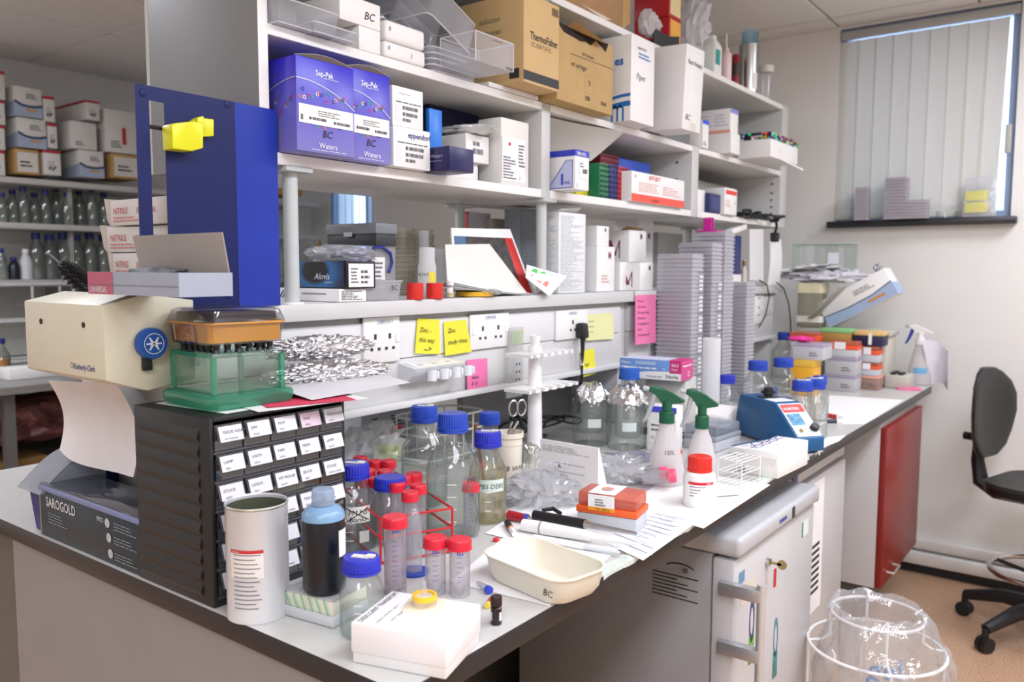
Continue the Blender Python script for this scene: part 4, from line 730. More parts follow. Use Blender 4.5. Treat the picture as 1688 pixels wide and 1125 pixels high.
# ---------------- sticky notes on the spine
def note(label, px4, mt, words=(), x=XS-.0195, tilt=.004):
    t = thing('sticky_note', label, 'note'); P = [PX(px, py, x+(tilt if i < 2 else 0)) for i, (px, py) in enumerate(px4)]      # bl, br, tr, tl
    slab('paper', P, .0004, mt, t); U = (P[1]-P[0]); V = (P[3]-P[0])
    for (u, v, s, body) in words:
        o = link('handwriting', text_mesh(body, s, INK, 'LEFT', .25), t); o.matrix_local = facemat(P[0]+U*u+V*v, U.normalized(), V.normalized(), U.cross(V).normalized(), .0022)
    return t
YEL = mat('ece43a', .6, var=.02); PNK = mat('f27ab0', .6, var=.02); PYL = mat('e6e6a8', .6, var=.02)
note('yellow sticky note with an arrow under two handwritten lines', [(684, 583), (726, 584), (724, 527), (688, 525)], YEL, [(.1, .62, .015, 'Zinc -'), (.1, .34, .015, 'this way'), (.3, .06, .02, '-->')])
note('yellow sticky note with two handwritten lines, beside the double socket', [(734, 587), (778, 580), (768, 527), (731, 531)], YEL, [(.12, .66, .015, 'Zinc'), (.1, .32, .015, 'study rhino')])
note('pale yellow sticky note beside the black plug', [(966, 562), (1012, 559), (1010, 516), (963, 519)], PYL, [(.1, .7, .006, 'notes in pencil'), (.1, .5, .006, 'two more lines'), (.1, .3, .006, 'and a total')])
note('small yellow sticky note hanging below the black plug', [(962, 622), (982, 616), (979, 574), (958, 580)], YEL, [(.15, .4, .012, 'Signs')], tilt=.008)
note('pink sticky note on the lower panel, beside the white tip holder', [(770, 648), (804, 642), (803, 591), (769, 594)], PNK, [(.2, .4, .012, 'labels'), (.2, .2, .012, '0  U')])
note('long pink note with dense handwriting hanging by the plate stacks', [(1047, 569), (1081, 565), (1081, 486), (1047, 487)], mat('f07fae', .6, var=.02), [(.1, .86-.115*k, .011, s) for k, s in enumerate(('For men', 'For women', 'the report when', 'Kinase plan', 'in the single vial', 'Same', 'at the with 4 mM'))], x=-.596, tilt=.006)
# ---------------- plug and lead, comb bag, tip holder, pipette stand
P = PX(953, 545, XS-.015); t = thing('power_plug', 'black power plug with lead in the single socket', 'plug', P, R(90)); h = M(P, 15)
B().hexa([(-.016, -.03, -.022), (.016, -.03, -.022), (.016, 0, -.022), (-.016, 0, -.022), (-.014, -.026, .022), (.014, -.026, .022), (.016, 0, .022), (-.016, 0, .022)], .006).o('body', BLACK, t); B().tube([(0, -.015, -.018), (0, -.016, -.045), (.002, -.014, -.09), (.004, -.01, -.16), (.01, .0, -.24)], [.007, .006, .0035, .0035, .0035], 8).o('cord', BLACK, t); B().cyl(.0045, -.10, -.075, 10, .003, -.013).o('cord_tag', PAPER, t)
P = PX(850, 600, XS-.008); t = thing('comb_bag', 'clear bag of gel combs with green stripes on the panel', 'bag', P, R(90)); w, h0, h1 = M(P, 25), M(P, 55), M(P, 60)
B().hexa([(-w, -.004, -h0), (w*.7, -.004, -h0), (w*.7, .004, -h0), (-w, .004, -h0), (-w*.7, -.003, h1), (w*.75, -.003, h1), (w*.75, .003, h1), (-w*.7, .003, h1)], .002).o('film', clear('f8f8f8', 'd8d8d8', rough=.2, alpha=.35, milk='f4f4f0'), t); b = B()
for k in range(8): B().quad((-w*.62+k*w*.17, -.0045, h1*.55), (-w*.55+k*w*.17, -.0045, h1*.55), (-w*.45+k*w*.17, -.0045, h1*.92), (-w*.52+k*w*.17, -.0045, h1*.92)).o('green_stripe', mat('bcd49a', .6), t)
for k in range(6): B().box(-w*.1+(k % 2)*.012, -w*.1+.004+(k % 2)*.012, -.0052, -.0045, -h0*.5+(k//2)*.02, -h0*.5+(k//2)*.02+.005).o('printed_mark', INK, t)
y0 = PX(664, 615, -.61).y; y1 = PX(748, 605, -.61).y; z1 = PX(664, 600, -.61).z; z0 = PX(664, 636, -.61).z
t = thing('tip_holder', 'white wall holder with four scooped hooks and a label', 'holder', (XS-.0225, y0, z0), R(90)); w = y1-y0; h = z1-z0
B().prism([(.002, 0), (-.02, .004), (-.045, h*.55), (-.05, h*.8), (.002, h)], 0, w, 'x').o('body', mat('dfe1e4', .35), t)
for k in range(4):
    cx = w*(.30+.24*k); b = B(); b.lathe([(.012, 0), (.012, h*.5)], 10, a0=R(180), a1=R(360)).lathe([(.010, 0), (.010, h*.5)], 10, a0=R(180), a1=R(360)); b.o('hook', mat('e8eaec', .3), t, loc=(cx, -.05, h*.18))
    B().box(cx+.006, cx+.0125, -.064, -.046, h*.25, h*.62, .002).o('hook_arm', mat('e8eaec', .3), t)
B().hexa([(w*.08, -.046, h*.83), (w*.9, -.046, h*.83), (w*.9, -.045, h*.82), (w*.08, -.045, h*.82), (w*.08, -.004, h*1.005), (w*.9, -.004, h*1.005), (w*.9, -.003, h*1.0), (w*.08, -.003, h*1.0)]).o('label_strip', PAPER, t)
for k in range(3): link('lettering', text_mesh('TIPS '+'123'[k], h*.16, NAVYINK), t, (w*(.14+.27*k), -.036, h*.895), (R(22), 0, 0))
P = Vector((-.5, .968, BZ+.0003)); t = thing('pipette_stand', 'white two-tier pipette stand with notched plates', 'stand', P, R(90)); pw = mat('efeeec', .4)
B().lathe([(0, 0), (.06, 0), (.06, .006), (.025, .014), (.019, .03), (.0165, .18), (.016, .30), (0, .30)], 28).o('column', pw, t); B().lathe([(0, .29), (.008, .292), (.014, .325), (.0125, .325), (.0, .30)], 24).o('top_funnel', pw, t)
def tier(z, y0, y1, n):
    b = B(); L = y1-y0; poly = [(y0, .03), (y0, -.045)]
    for k in range(n):
        a = y0+L*(k+.25)/n; c_ = y0+L*(k+.75)/n; poly += [(a, -.045), (a+.003, -.022), (c_-.003, -.022), (c_, -.045)]
    poly += [(y1, -.045), (y1, .03)]
    b.prism(poly, z, z+.008); b.o('notched_plate', pw, t)
tier(1.095-BZ, -.085, .125, 6); tier(1.178-BZ, -.08, .10, 6)
# ---------------- plate stacks
plm = clear('fbfafd', 'eeeaf4', rough=.06, gloss=.35, alpha=.62, milk='faf8fd', power=.5)
pb = B(); w, d, h = .128, .0855, .0142
pb.box(0, w, 0, d, 0, .0035, .0008, 1); pb.box(.0042, w-.0042, .0042, d-.0042, .0035, .0115); pb.box(.0012, w-.0012, .0012, d-.0012, .0108, .0132, .0006, 1)
platemesh = pb.mesh(plm)
nb_ = B()
for k in range(3): nb_.quad((-.0004, .012+.026*k, .0044), (-.0004, .030+.026*k, .0044), (-.0004, .030+.026*k, .0098), (-.0004, .012+.026*k, .0098))
ORD = ['topmost'] + [{2: '2nd', 3: '3rd', 21: '21st', 22: '22nd', 23: '23rd', 31: '31st', 32: '32nd', 33: '33rd', 41: '41st', 42: '42nd'}.get(k, '%dth' % k)+' from top' for k in range(2, 60)]
labm = B().box(-.0004, 0, .05, .078, .0042, .0098).mesh(PAPER); labg = B().box(-.0004, 0, .05, .078, .0042, .0098).mesh(mat('8d8a96', .6))
def stack(which, near_px, top_py, x, y, grp, jit, labels, seed):
    rr = random.Random(seed); zt = PX(near_px, top_py, x).z; n = int((zt-BZ)/.0134); 
    for k in range(n):
        o = link('well_plate', None, None, (x+rr.uniform(-jit, jit), y+rr.uniform(-jit, jit), BZ+.0004+k*.0134), (0, 0, R(180)+rr.uniform(-.008, .008)))
        o.location += Vector((0, d, 0)) if False else Vector((0, 0, 0)); o.empty_display_size = .02
        tag(o, 'clear lidded well plate, %s of %s' % (ORD[n-1-k], which), 'well plate', grp); o.rotation_euler.z = rr.uniform(-.006, .006)
        link('plate', platemesh, o, (-w, 0, 0))
        if labels(n-1-k): link('side_label', labm if (k*7) % 5 else labg, o, (-.0, 0, 0), (0, 0, 0)).location = (.0008, 0, 0)
stack('the plate stack beside the long pink note', 1140, 412, -.47, PX(1140, 560, -.47).y, 'plates stacked beside the pink note', .0006, lambda k: 3 < k < 34, 1)
stack('the plate stack between the front two', 1172, 399, -.47, PX(1172, 560, -.47).y, 'plates of the middle stack', .0006, lambda k: 9 < k < 30, 2)
stack('the tallest plate stack under the magenta rack', 1192, 379, -.47, PX(1192, 560, -.47).y, 'plates of the tallest stack', .0006, lambda k: False, 3)
stack('the short plate stack behind the blue mixer', 1230, 461, -.46, PX(1230, 560, -.46).y, 'plates of the short stack', .0006, lambda k: False, 4)
# magenta rack on the tallest stack, small things behind
zt = PX(1192, 379, -.47).z; P = Vector((-.54, PX(1192, 560, -.47).y+.045, BZ+.001+int((zt-BZ)/.0134)*.0134)); t = thing('magenta_rack', 'bright magenta plastic rack on top of the tallest plate stack', 'rack', P, R(90)); mg = mat('d0249a', .35)
B().box(-.03, .04, -.03, .05, 0, .006, .001).o('base', mg, t); B().box(-.03, -.024, -.01, .02, .006, .05).o('upright', mg, t); B().box(-.014, -.008, -.01, .02, .006, .05).o('upright', mg, t)
# things standing on the second spine behind the plates
c = sb('navy_block', 'navy plastic holder behind the short plate stack', 'holder', -.62, 1207, 1222, 410, 388, RZ_+.05, .05, mat('2b3672', .4)); B().box(-.002, c.d[0]+.002, -.002, .05, -.05, -.001).o('white_base', WHITE, c.r)
c = sb('switch_box', 'small tilted white box on the navy holder', 'box', -.60, 1208, 1232, 380, 368, RZ_+.05+c.d[2]+.001, .03, WHITE, ph=.02); c.r.rotation_euler = (0, R(-10), R(90))
P = PX(1226, 450, -.62); P.z = RZ_; r = M(P, 5); t = thing('small_bottle', 'small bottle with brown neck standing on the far spine', 'bottle', P); h = HT(P, 428); B().lathe([(0, 0), (r, 0), (r, h*.6), (r*.45, h*.8), (r*.45, h), (0, h)], 16).o('body', mat('cfc8bc', .3), t); B().cyl(r*.6, h*.7, h*.95, 12).o('neck_band', mat('8a6a3e', .4), t)
t = thing('paper_sheet', 'tall white sheets hanging at the far shelf post', 'paper'); slab('sheet', [PX(1235, 462, -.61), PX(1258, 464, -.61), PX(1258, 378, -.605), PX(1235, 378, -.605)], .002, mat('e7e5e6', .6, var=.02), t)
t = thing('paper_sheet', 'curled white paper strip hanging at the end of the shelves', 'paper'); yy = PX(1276, 430, -.6).y; B().grid(lambda u, v: (-.60+.01*math.sin(v*3), yy+.15*(u-.5), RZ_+.002+v*(1.52-RZ_)), 4, 8, .001).o('sheet', PAPER, t)
t = thing('black_cable', 'black lead drooping over the far spine panel', 'cable'); B().tube([PX(x_, y_, -.585) for x_, y_ in ((1252, 462), (1264, 470), (1268, 490), (1262, 520), (1251, 540))], .0028, 6).o('cord', BLACK, t)
t = thing('black_cable', 'black lead hanging from the spine to the bench, at the wall end', 'cable'); B().tube([PX(x_, y_, -.583) for x_, y_ in ((1280, 466), (1292, 476), (1300, 500), (1303, 530), (1304, 556))], .0028, 6).o('cord', BLACK, t)
# ================================================================ bench, near end
blk = mat('1d1d1f', .42, var=.05); dclear = clear('e4e6ea', '9aa0a8', gloss=.3, alpha=.08, milk='b9bdc4')
cab = thing('drawer_cabinet', 'black small-parts cabinet of thirty clear labelled drawers', 'cabinet', (-.372, .004, BZ+.0005), R(90)); CW, CD, CH = .248, .205, .274
b = B(); b.box(0, .007, 0.004, CD, 0, CH, .002).box(CW-.007, CW, 0.004, CD, 0, CH, .002).box(.007, CW-.007, .004, CD, CH-.006, CH, .001).box(.007, CW-.007, .004, CD, 0, .012, .001).box(.007, CW-.007, CD-.004, CD, .012, CH-.006).o('housing', blk, cab)
for k in range(11): B().hexa([(-.0035, .03, .018+k*.0225), (.0, .03, .012+k*.0225), (.0, CD-.01, .012+k*.0225), (-.0035, CD-.01, .018+k*.0225), (-.0035, .03, .02+k*.0225), (0, .03, .031+k*.0225), (0, CD-.01, .031+k*.0225), (-.0035, CD-.01, .02+k*.0225)]).o('side_rib', blk, cab)
rows, cols = 6, 5; rh = (CH-.02)/rows; cw = (CW-.014)/cols
for r_ in range(rows): B().box(.007, CW-.007, .004, CD-.01, .012+r_*rh-.002, .012+r_*rh+.001).o('shelf_divider', mat('55575b', .35), cab)
words = ['TISSUE ASSAY', 'LEGOS', 'MESH', 'EPPI', 'MT MOUSE', 'LAMP', 'FILM', 'SILICA', 'UNITS', 'ZINC', 'STOCK', 'TAPS']
dfm = B().box(.001, cw-.001, 0, .0015, .002, rh-.003).mesh(dclear); dsm = B().box(.002, cw-.002, .002, .12, .003, .005).box(.002, .003, .002, .12, .003, rh*.75).box(cw-.003, cw-.002, .002, .12, .003, rh*.75).mesh(dclear)
hm = B().hexa([(.002, -.009, rh*.34), (cw-.002, -.009, rh*.34), (cw-.002, -.008, rh*.33), (.002, -.008, rh*.33), (.002, -.001, rh*.92), (cw-.002, -.001, rh*.92), (cw-.002, .0005, rh*.92), (.002, .0005, rh*.92)]).mesh(dclear)
lm = B().hexa([(.005, -.0092, rh*.36), (cw-.004, -.0092, rh*.36), (cw-.004, -.0088, rh*.36), (.005, -.0088, rh*.36), (.005, -.0022, rh*.86), (cw-.004, -.0022, rh*.86), (cw-.004, -.0018, rh*.86), (.005, -.0018, rh*.86)]).mesh(mat('dfdde2', .55, var=.02))
lmp = lm.copy(); lmp.materials.clear(); lmp.materials.append(mat('dcc3cf', .55))
for i in range(cols):
    for j in range(rows):
        rr = random.Random(i*7+j); dr = link('drawer', None, cab, (.007+i*cw, .004+rr.uniform(-.003, 0), .0125+(rows-1-j)*rh))
        link('front', dfm, dr); link('tray', dsm, dr); link('handle', hm, dr); link('label_card', lmp if (i, j) == (3, 0) else lm, dr)
        a = math.atan2(rh*.5, .007); w_ = words[(i*3+j*5) % len(words)]
        link('handwriting', text_mesh(w_, .0062, mat('4a4a5c', .6, var=0), 'LEFT', .15), dr, (.009, -.0062, rh*.62), (a, 0, 0)); 
        link('handwriting', text_mesh(words[(i+j*2+4) % len(words)].lower(), .0055, mat('6a6a7c', .6, var=0), 'LEFT', .2), dr, (.011, -.0088, rh*.42), (a, 0, 0))
        if (i*5+j*3) % 4 == 0: B().box(.006, cw-.006, .01, .05, .006, rh*.5, .002).o('contents', mat(('7a3a46', '6d7a8c', '3a4a7a')[(i+j) % 3], .5), dr)
ZT = BZ+.0005+CH
# papers, glass stand, yellow case, foil parcels on the cabinet
for k, (x0, y0, rz, w_, l_, mt_, lab) in enumerate(((-.56, .03, 4, .17, .21, PAPER, 'white paper sheet under the green glass stand'), (-.50, .10, -10, .14, .19, PAPER, 'white paper sheet sticking out over the drawer fronts'), (-.47, .14, -22, .10, .14, mat('e0405e', .6), 'red card between the papers on the drawer cabinet'))):
    t = thing('paper_sheet' if k < 2 else 'red_card', lab, 'paper', (x0, y0, ZT+.0004+.0012*k), R(rz)); sheet(w_, l_, k+1, .0004, th=.0003).o('sheet', mt_, t)
t = thing('paper_sheet', 'large curved paper sheet under the foil parcels', 'paper', (-.60, .18, ZT+.004), R(0)); B().grid(lambda u, v: (.02+.21*u, .22*v, .0+.010*math.sin(u*3)+.004*v), 10, 8, .0004).o('sheet', mat('e2dfe0', .5), t)
gm = clear('f8fdfb', 'cfe8de', rough=.02, gloss=.2, power=.3); ge = clear('c4ecdc', '5fc0a0', rough=.05, gloss=.25, alpha=.35, milk='63cdaa', power=.4)
# green glass stand: thick base, four walls, top plate
P = PZ(390, 640, ZT); st = thing('glass_stand', 'green-edged glass stand on the drawer cabinet', 'stand', (-.478, .105, ZT+.004), R(-3))
s = .058
loft(B(), [ring3(rrect(.146, .146, .018), 0), ring3(rrect(.152, .152, .02), .008), ring3(rrect(.152, .152, .02), .016), ring3(rrect(.146, .146, .018), .019)]).o('base_slab', ge, st)
for k in range(4):
    o = B().box(-s+.005, s-.005, -s, -s+.005, .019, .074).o('wall_pane', gm, st, rot=(0, 0, R(90*k)))
for sx, sy in ((-1, -1), (1, -1), (1, 1), (-1, 1)): B().box(sx*s-.0035, sx*s+.0035, sy*s-.0035, sy*s+.0035, .019, .074).o('corner_edge', ge, st)
B().box(-s-.003, s+.003, -s-.003, s+.003, .074, .080, .001).o('top_plate', gm, st)
b = B(); b.box(-s-.0032, s+.0032, -s-.0032, -s-.003, .074, .080).box(-s-.0032, -s-.003, -s-.003, s+.003, .074, .080); b.o('top_edge', ge, st)
for k in range(7):
    for sx in (-1, 1):
        pass
for k in range(6):
    for (x, y) in ((-.045+.018*k, -.046), (.046, -.045+.018*k), (-.045+.018*k, .046), (-.046, -.045+.018*k)):
        if (k in (0, 5)) and abs(x) == .046: continue
        B().lathe([(0, .0802), (.006, .0802), (.004, .085), (.006, .0925), (0, .0925)], 10).o('rubber_foot', BLACK, st, loc=(x, y, 0))
P = st.location+Vector((0, 0, .0932)); yc = thing('yellow_case', 'clear hard case with an orange-yellow liner on the glass stand', 'case', P, R(-4)); yc.scale = (.93, .93, 1.08); yl = mat('eda423', .5, var=.05)
loft(B(), [ring3(rrect(.125, .13, .01), .0025), ring3(rrect(.128, .133, .012), .026)], True, True).o('foam_liner', yl, yc)
cc = clear('f6f6f8', 'b0b0bc', gloss=.3, rough=.04)
loft(B(), [ring3(rrect(.128, .134, .012), 0), ring3(rrect(.136, .142, .014), .028)], True, False).o('base_shell', cc, yc); loft(B(), [ring3(rrect(.140, .146, .015), .028), ring3(rrect(.140, .146, .015), .032), ring3(rrect(.132, .138, .02), .046), ring3(rrect(.118, .124, .02), .049)], False, True).o('lid_shell', cc, yc)
B().tube([(x, y, .029) for x, y in rrect(.137, .143, .014, 5)], .0018, 6, True).o('seal', yl, yc); loft(B(), [ring3(rrect(.12, .126, .012), .0325), ring3(rrect(.116, .122, .012), .043)]).o('dark_foam', mat('23232a', .7), yc)
for k in (-1, 1): B().tube([(-.07, k*.03-.018, .029), (-.074, k*.03-.016, .031), (-.074, k*.03+.016, .031), (-.07, k*.03+.018, .029)], .003, 8).o('latch', cc, yc); B().tube([(k*.03-.01, -.0725, .03), (k*.03-.01, -.069, .003), (k*.03-.01, -.062, .0)], .0012, 6).o('rib', cc, yc); B().tube([(-.0695, k*.03, .03), (-.0665, k*.03, .003), (-.06, k*.03, .0)], .0012, 6).o('rib', cc, yc)
t = thing('foil_parcel', 'long crumpled foil parcel lying on the papers, lower one', 'foil parcel', (-.487, .315, ZT+.024), R(78)); crumple((.115, .034, .023), 41, .14, (84, 50), 8).o('foil', FOIL, t, smooth=False)
t = thing('foil_parcel', 'crumpled foil parcel resting on the lower one, against the panel', 'foil parcel', (-.535, .335, ZT+.066), R(80)); crumple((.105, .032, .022), 43, .15, (84, 50), 8).o('foil', FOIL, t, smooth=False)
# ---------------- tin, ink bottle, tip box, front bottle, sample box
P = bpos(427, 1010); r = M(P, 50); h = HT(P, 826); t = thing('metal_tin', 'tall open white tin with a red-striped label', 'tin', P)
B().lathe([(0, .002), (r*.98, .002), (r*1.0, 0), (r*1.0, .004), (r*.985, .006), (r*.985, h-.004), (r*1.0, h-.003), (r*1.01, h-.001), (r*.99, h), (r*.955, h-.002), (r*.955, .01), (0, .01)], 56).o('body', mat('d9dadc', .32, .25, var=.03), t); B().lathe([(r*.953, h-.006), (r*.953, .012)], 48).o('inner_wall', mat('6d6f5c', .4, .5), t)
B().lathe([(r*1.0, h-.0035), (r*1.014, h-.002), (r*1.0, h-.0003), (r*.97, h-.001)], 56).o('rim', mat('b5b39a', .3, .8), t)
a = facing(P); wrapped_label(t, r*.985, h*.40, h*.62, a-.95, a+.18, mat('e9e3de', .5)); wrapped_label(t, r*.985, h*.615, h*.645, a-.95, a+.18, mat('c92c34', .5), 'red_stripe', 1.008)
b = B()
for k in range(13): b.lathe([(r*.998, h*.598-k*.0062), (r*.998, h*.598+.0013-k*.0062)], 6, a0=a-.82, a1=a+.1-.25*((k*37 % 10)/10))
b.o('small_print', GREYINK, t, smooth=False, kind='stuff'); curved_text(t, 'Aldehyde', h*.02, r*.995, h*.622, a-.75, WHITE)
tb = carton('tip_rack_box', 'grey tip box with green-striped tape under the ink bottle', 'box', PZ(468, 1015, BZ+.0004), PZ(550, 1038, BZ+.0004), .040, .075, None); w, d, h = tb.d
B().box(0, w, 0, d, 0, .016, .003).o('base', mat('cfd2d4', .4), tb.r); B().box(.002, w-.002, .002, d-.002, .016, .036, .002).o('tray', mat('e5e3d0', .45), tb.r); B().box(.001, w-.001, .001, d-.001, .0362, .0395, .003).o('lid', clear('f2f3f6', 'c4c8d0', alpha=.4), tb.r)
for k in range(7):
    for f, L in (('F', w), ('L', d)):
        if L*1000 > k*14: tb.stroke(f, [((.004+k*.014)/L, .92), ((.012+k*.014)/L, .42)], .0022, mat('6fc48a', .6, var=0), name='green_stripe') if (.012+k*.014) < L else None
P = PZ(535, 972, BZ+.0405); P.z = BZ+.0405; r = M(P, 35); h = HT(P, 806); t = thing('ink_bottle', 'dark blue-black stain bottle with translucent screw cap', 'bottle', P)
B().lathe([(0, .001), (r*.9, 0), (r, .006), (r, h*.70), (r*.97, h*.76), (r*.80, h*.81), (r*.5, h*.84), (r*.47, h*.86), (0, h*.86)], 40).o('body', gradm('0e141c', '10161f', 1), t); B().lathe([(r*1.001, h*.715), (r*.98, h*.765), (r*.81, h*.815), (r*.5, h*.845)], 40).o('shoulder', mat('7fa3c4', .3), t); capm(B(), r*.52, h*.85, h, 30).o('cap', clear('dfe8f2', 'a8b8ca', alpha=.65, milk='c9dcf0'), t); a = facing(P); wrapped_label(t, r, h*.36, h*.62, a+.75, a+1.5, PAPER)
P = bpos(597, 1044); media_bottle('small squat media bottle half hidden behind the white sample box', P, HT(P, 918), M(P, 36), cr=M(P, 31), fill=.35, shoulder=.62); 
sbx = carton('sample_box', 'white lidded cardboard sample box at the bench corner', 'box', PZ(579, 1093, BZ+.0004), PZ(736, 1123, BZ+.0004), .05, (PZ(801, 1061, BZ)-PZ(736, 1123, BZ)).length, None); w, d, h = sbx.d; h = HT(PZ(736, 1123, BZ), 1054); sbx.d = (w, d, h)
B().box(.0015, w-.0015, .0015, d-.0015, 0, h*.6, .0015).o('base', mat('eeebe9', .5, var=.02), sbx.r); B().box(0, w, 0, d, h*.28, h, .0015).o('lid', mat('f4f1f0', .5, var=.02), sbx.r)
sbx.write('T', .10, .05, .0105, 'DESICCANT TRANSPORT BOX', mat('3a3a46', .6, var=0), rot=90, sx=.82); sbx.write('T', .25, .08, .006, 'sodium chloride  cycle 1', mat('6a6a76', .6, var=0), shear=.2, rot=90); sbx.write('T', .36, .18, .006, 'other reagents on ice', mat('6a6a76', .6, var=0), shear=.2, rot=90)
P = PZ(700, 1000, BZ+h); P.z = BZ+h+.0008; t = thing('syringe_filter', 'yellow-rimmed syringe filter in its blister on the sample box', 'filter', P, R(30)); r = M(P, 20)
loft(B(), [ring3(rrect(.052, .05, .006), 0), ring3(rrect(.05, .048, .006), .0008)]).o('blister_card', mat('efe4c8', .5), t); B().lathe([(r*1.02, .001), (r, .006), (r*1.0, .009)], 28).o('blister', clear('fffaf0', 'e6dcc0', alpha=.15), t); B().lathe([(r*.8, .009), (r*1.0, .009), (r*1.05, .012), (r*1.0, .0155), (r*.8, .0155), (r*.8, .009)], 30).o('rim', mat('f4c328', .4), t); B().lathe([(0, .0135), (r*.8, .0125)], 26).o('membrane', clear('fdfdfb', 'e8e8e4', alpha=.5), t); B().lathe([(r*.28, .013), (r*.24, .022), (r*.16, .024), (r*.14, .033)], 16).o('inlet', clear('fdfdfb', 'e8e8e4', alpha=.2), t)
P = bpos(818, 1029); r = M(P, 9.3); h = HT(P, 983); t = thing('amber_vial', 'small dark amber vial with black cap at the bench edge', 'vial', P); B().lathe([(0, 0), (r*.95, 0), (r, .002), (r, h*.6), (r*.8, h*.64)], 20).o('body', mat('2a1214', .15), t); B().lathe([(0, h), (r*.95, h), (r*1.05, h*.97), (r*1.05, h*.68), (r*.9, h*.66), (0, h*.66)], 24).o('cap', mat('2c1416', .35), t); a = facing(P); wrapped_label(t, r, h*.16, h*.46, a+.55, a+1.3, mat('d9dff0', .5)); wrapped_label(t, r, h*.16, h*.46, a-1.5, a-.8, mat('d9dff0', .5))
P = bpos(800, 976); t = thing('micro_tube', 'tiny clear tube with blue cap lying behind the amber vial', 'tube', P+Vector((0, 0, .006)), 0, rot=(R(90), 0, R(70))); B().lathe([(0, -.025), (.003, -.022), (.005, -.008), (.005, .006)], 14).o('body', clear('f4f6fb', 'b0b6c8', alpha=.1), t); B().cyl(.006, .006, .013, 16).o('cap', mat('3344c0', .35), t)
P = bpos(806, 1000); t = thing('micro_tube', 'tiny red and yellow capped tube beside the sample box', 'tube', P+Vector((0, 0, .0045)), 0, rot=(R(90), 0, R(25))); B().cyl(.0042, -.012, .004, 12).o('body', mat('c62f34', .4), t); B().cyl(.0044, .004, .011, 12).o('cap', mat('e8d24a', .4), t)
# ---------------- bottles and tubes behind
def mb(label, px, pb, pt, rpx, crpx=None, **k): P = bpos(px, pb); return media_bottle(label, P, HT(P, pt), M(P, rpx), cr=M(P, crpx) if crpx else None, **k)
BC2 = mat('2047b4', .38, var=.05)
t = mb('media bottle with a crossed-out white label behind the ink bottle', 583, 903, 763, 38, 27, fill=.45); P = t.location; a = facing(P); r = M(P, 38); wrapped_label(t, r, .055, .083, a-.35, a+.75, mat('d8d9cf', .5), off=1.01); curved_text(t, 'PM MS', .012, r*1.02, .069, a+.2, INK); curved_text(t, 'Blanks', .012, r*1.02, .057, a+.2, INK)
for s_ in (-1, 1):
    b = B(); pr = None
    for k in range(9):
        q = Vector((r*1.021*math.cos(a-.3+k*.125), r*1.021*math.sin(a-.3+k*.125), .069+s_*(k-4)*.003)); c0 = (b.v(q), b.v(q+Vector((0, 0, .0016))))
        if pr: b.bm.faces.new((pr[0], c0[0], c0[1], pr[1]))
        pr = c0
    b.o('pen_stroke', INK, t)
wrapped_label(t, r, .02, .04, a+.25, a+.7, mat('c9cac4', .5), 'small_label', 1.01)
mb('small media bottle between the stain bottle and the tube rack', 644, 893, 786, 31, 26, fill=0, tape=False)
mb('media bottle standing behind the tall litre bottle', 700, 828, 669, 38, 21.5, fill=.5, cap=BC2)
t = mb('tall litre media bottle half filled with clear liquid', 747, 880, 681, 44, 24.5, fill=.44, cap=BC2, tape=False); a = facing(t.location); curved_text(t, 'EtO', .013, M(t.location, 44)*1.01, .105, a+.75, INK, shear=.2)
t = mb('media bottle handwritten PBS with yellow reflections painted into its liquid', 804, 858, 711, 31, 22, fill=.62, liquid=clear('fefbf0', 'f2e6b4', alpha=.05, milk='f6e29a')); r = M(t.location, 31); a = facing(t.location); wrapped_label(t, r, .064, .088, a-.5, a+.95, mat('d3e0d4', .5)); curved_text(t, 'PBS DEBS', .0125, r*1.012, .071, a+.2, INK)  # yellow reflections are painted into the liquid colour; the contents are clear
mb('media bottle with blue cap standing behind the white beaker', 807, 790, 680, 24, 17, cap=BC2, tape=False)
def fal(label, px, pb, pt, **k): P = bpos(px, pb); return falcon(label, P, HT(P, pt), **k)
fal('red-capped tube with pink residue, before the tube rack', 652, 978, 851, rad=.0165, fill=.62, liq=clear('f4eef4', 'd8c4d0', alpha=.3, milk='f0dfe8'))
fal('red-capped tube behind the sample box, left of its twin', 718, 978, 885, rad=.0155); fal('red-capped tube behind the sample box, right of its twin', 758, 981, 888, rad=.0155)
fal('red-capped tube standing alone before the litre bottle', 776, 884, 796, rad=.0135, fill=.7)
P = bpos(683, 945); t = thing('syringe_tube', 'clear capless tube standing on a blue base beside the front tubes', 'tube', P); B().lathe([(0, .0), (.024, 0), (.024, .004), (0, .004)], 20).o('base', mat('2a48a8', .4), t); B().lathe([(0, .0045), (.0125, .0045), (.0125, .085), (.006, .105), (.004, .107)], 20).o('body', clear('f4f4f8', 'b8bac6', alpha=.2), t)
# red wire rack full of red-capped tubes
caps = [(594, 757), (617, 763), (640, 763), (606, 778), (634, 779), (598, 792), (618, 792), (665, 789), (683, 784), (690, 803), (655, 800), (676, 815)]
for i, (px, py) in enumerate(caps):
    P = PZ(px, py, BZ+.108); P.z = BZ+.0006
    falcon('red-capped tube in the red rack, ' + ('rear row beside the drawer cabinet', 'rear row, second from the cabinet', 'rear row, third from the cabinet', 'middle row beside the cabinet', 'middle row, second from the cabinet', 'front row beside the cabinet', 'front row behind the crossed-out label bottle', 'behind the small blue-capped bottle', 'rear corner beside the litre bottle', 'front corner beside the litre bottle', 'front row beside the small bottle', 'nearest the bench front')[i], P, .112, .0125, marks=False, group='tubes in the red rack')
an = R(-24.8); ca_, sa_ = math.cos(an), math.sin(an); pts2 = [PZ(px, py, BZ+.108) for px, py in caps]; us_ = [p.x*ca_+p.y*sa_ for p in pts2]; vs2 = [-p.x*sa_+p.y*ca_ for p in pts2]; x0, x1, y0, y1 = min(us_)-.017, max(us_)+.017, min(vs2)-.017, max(vs2)+.017
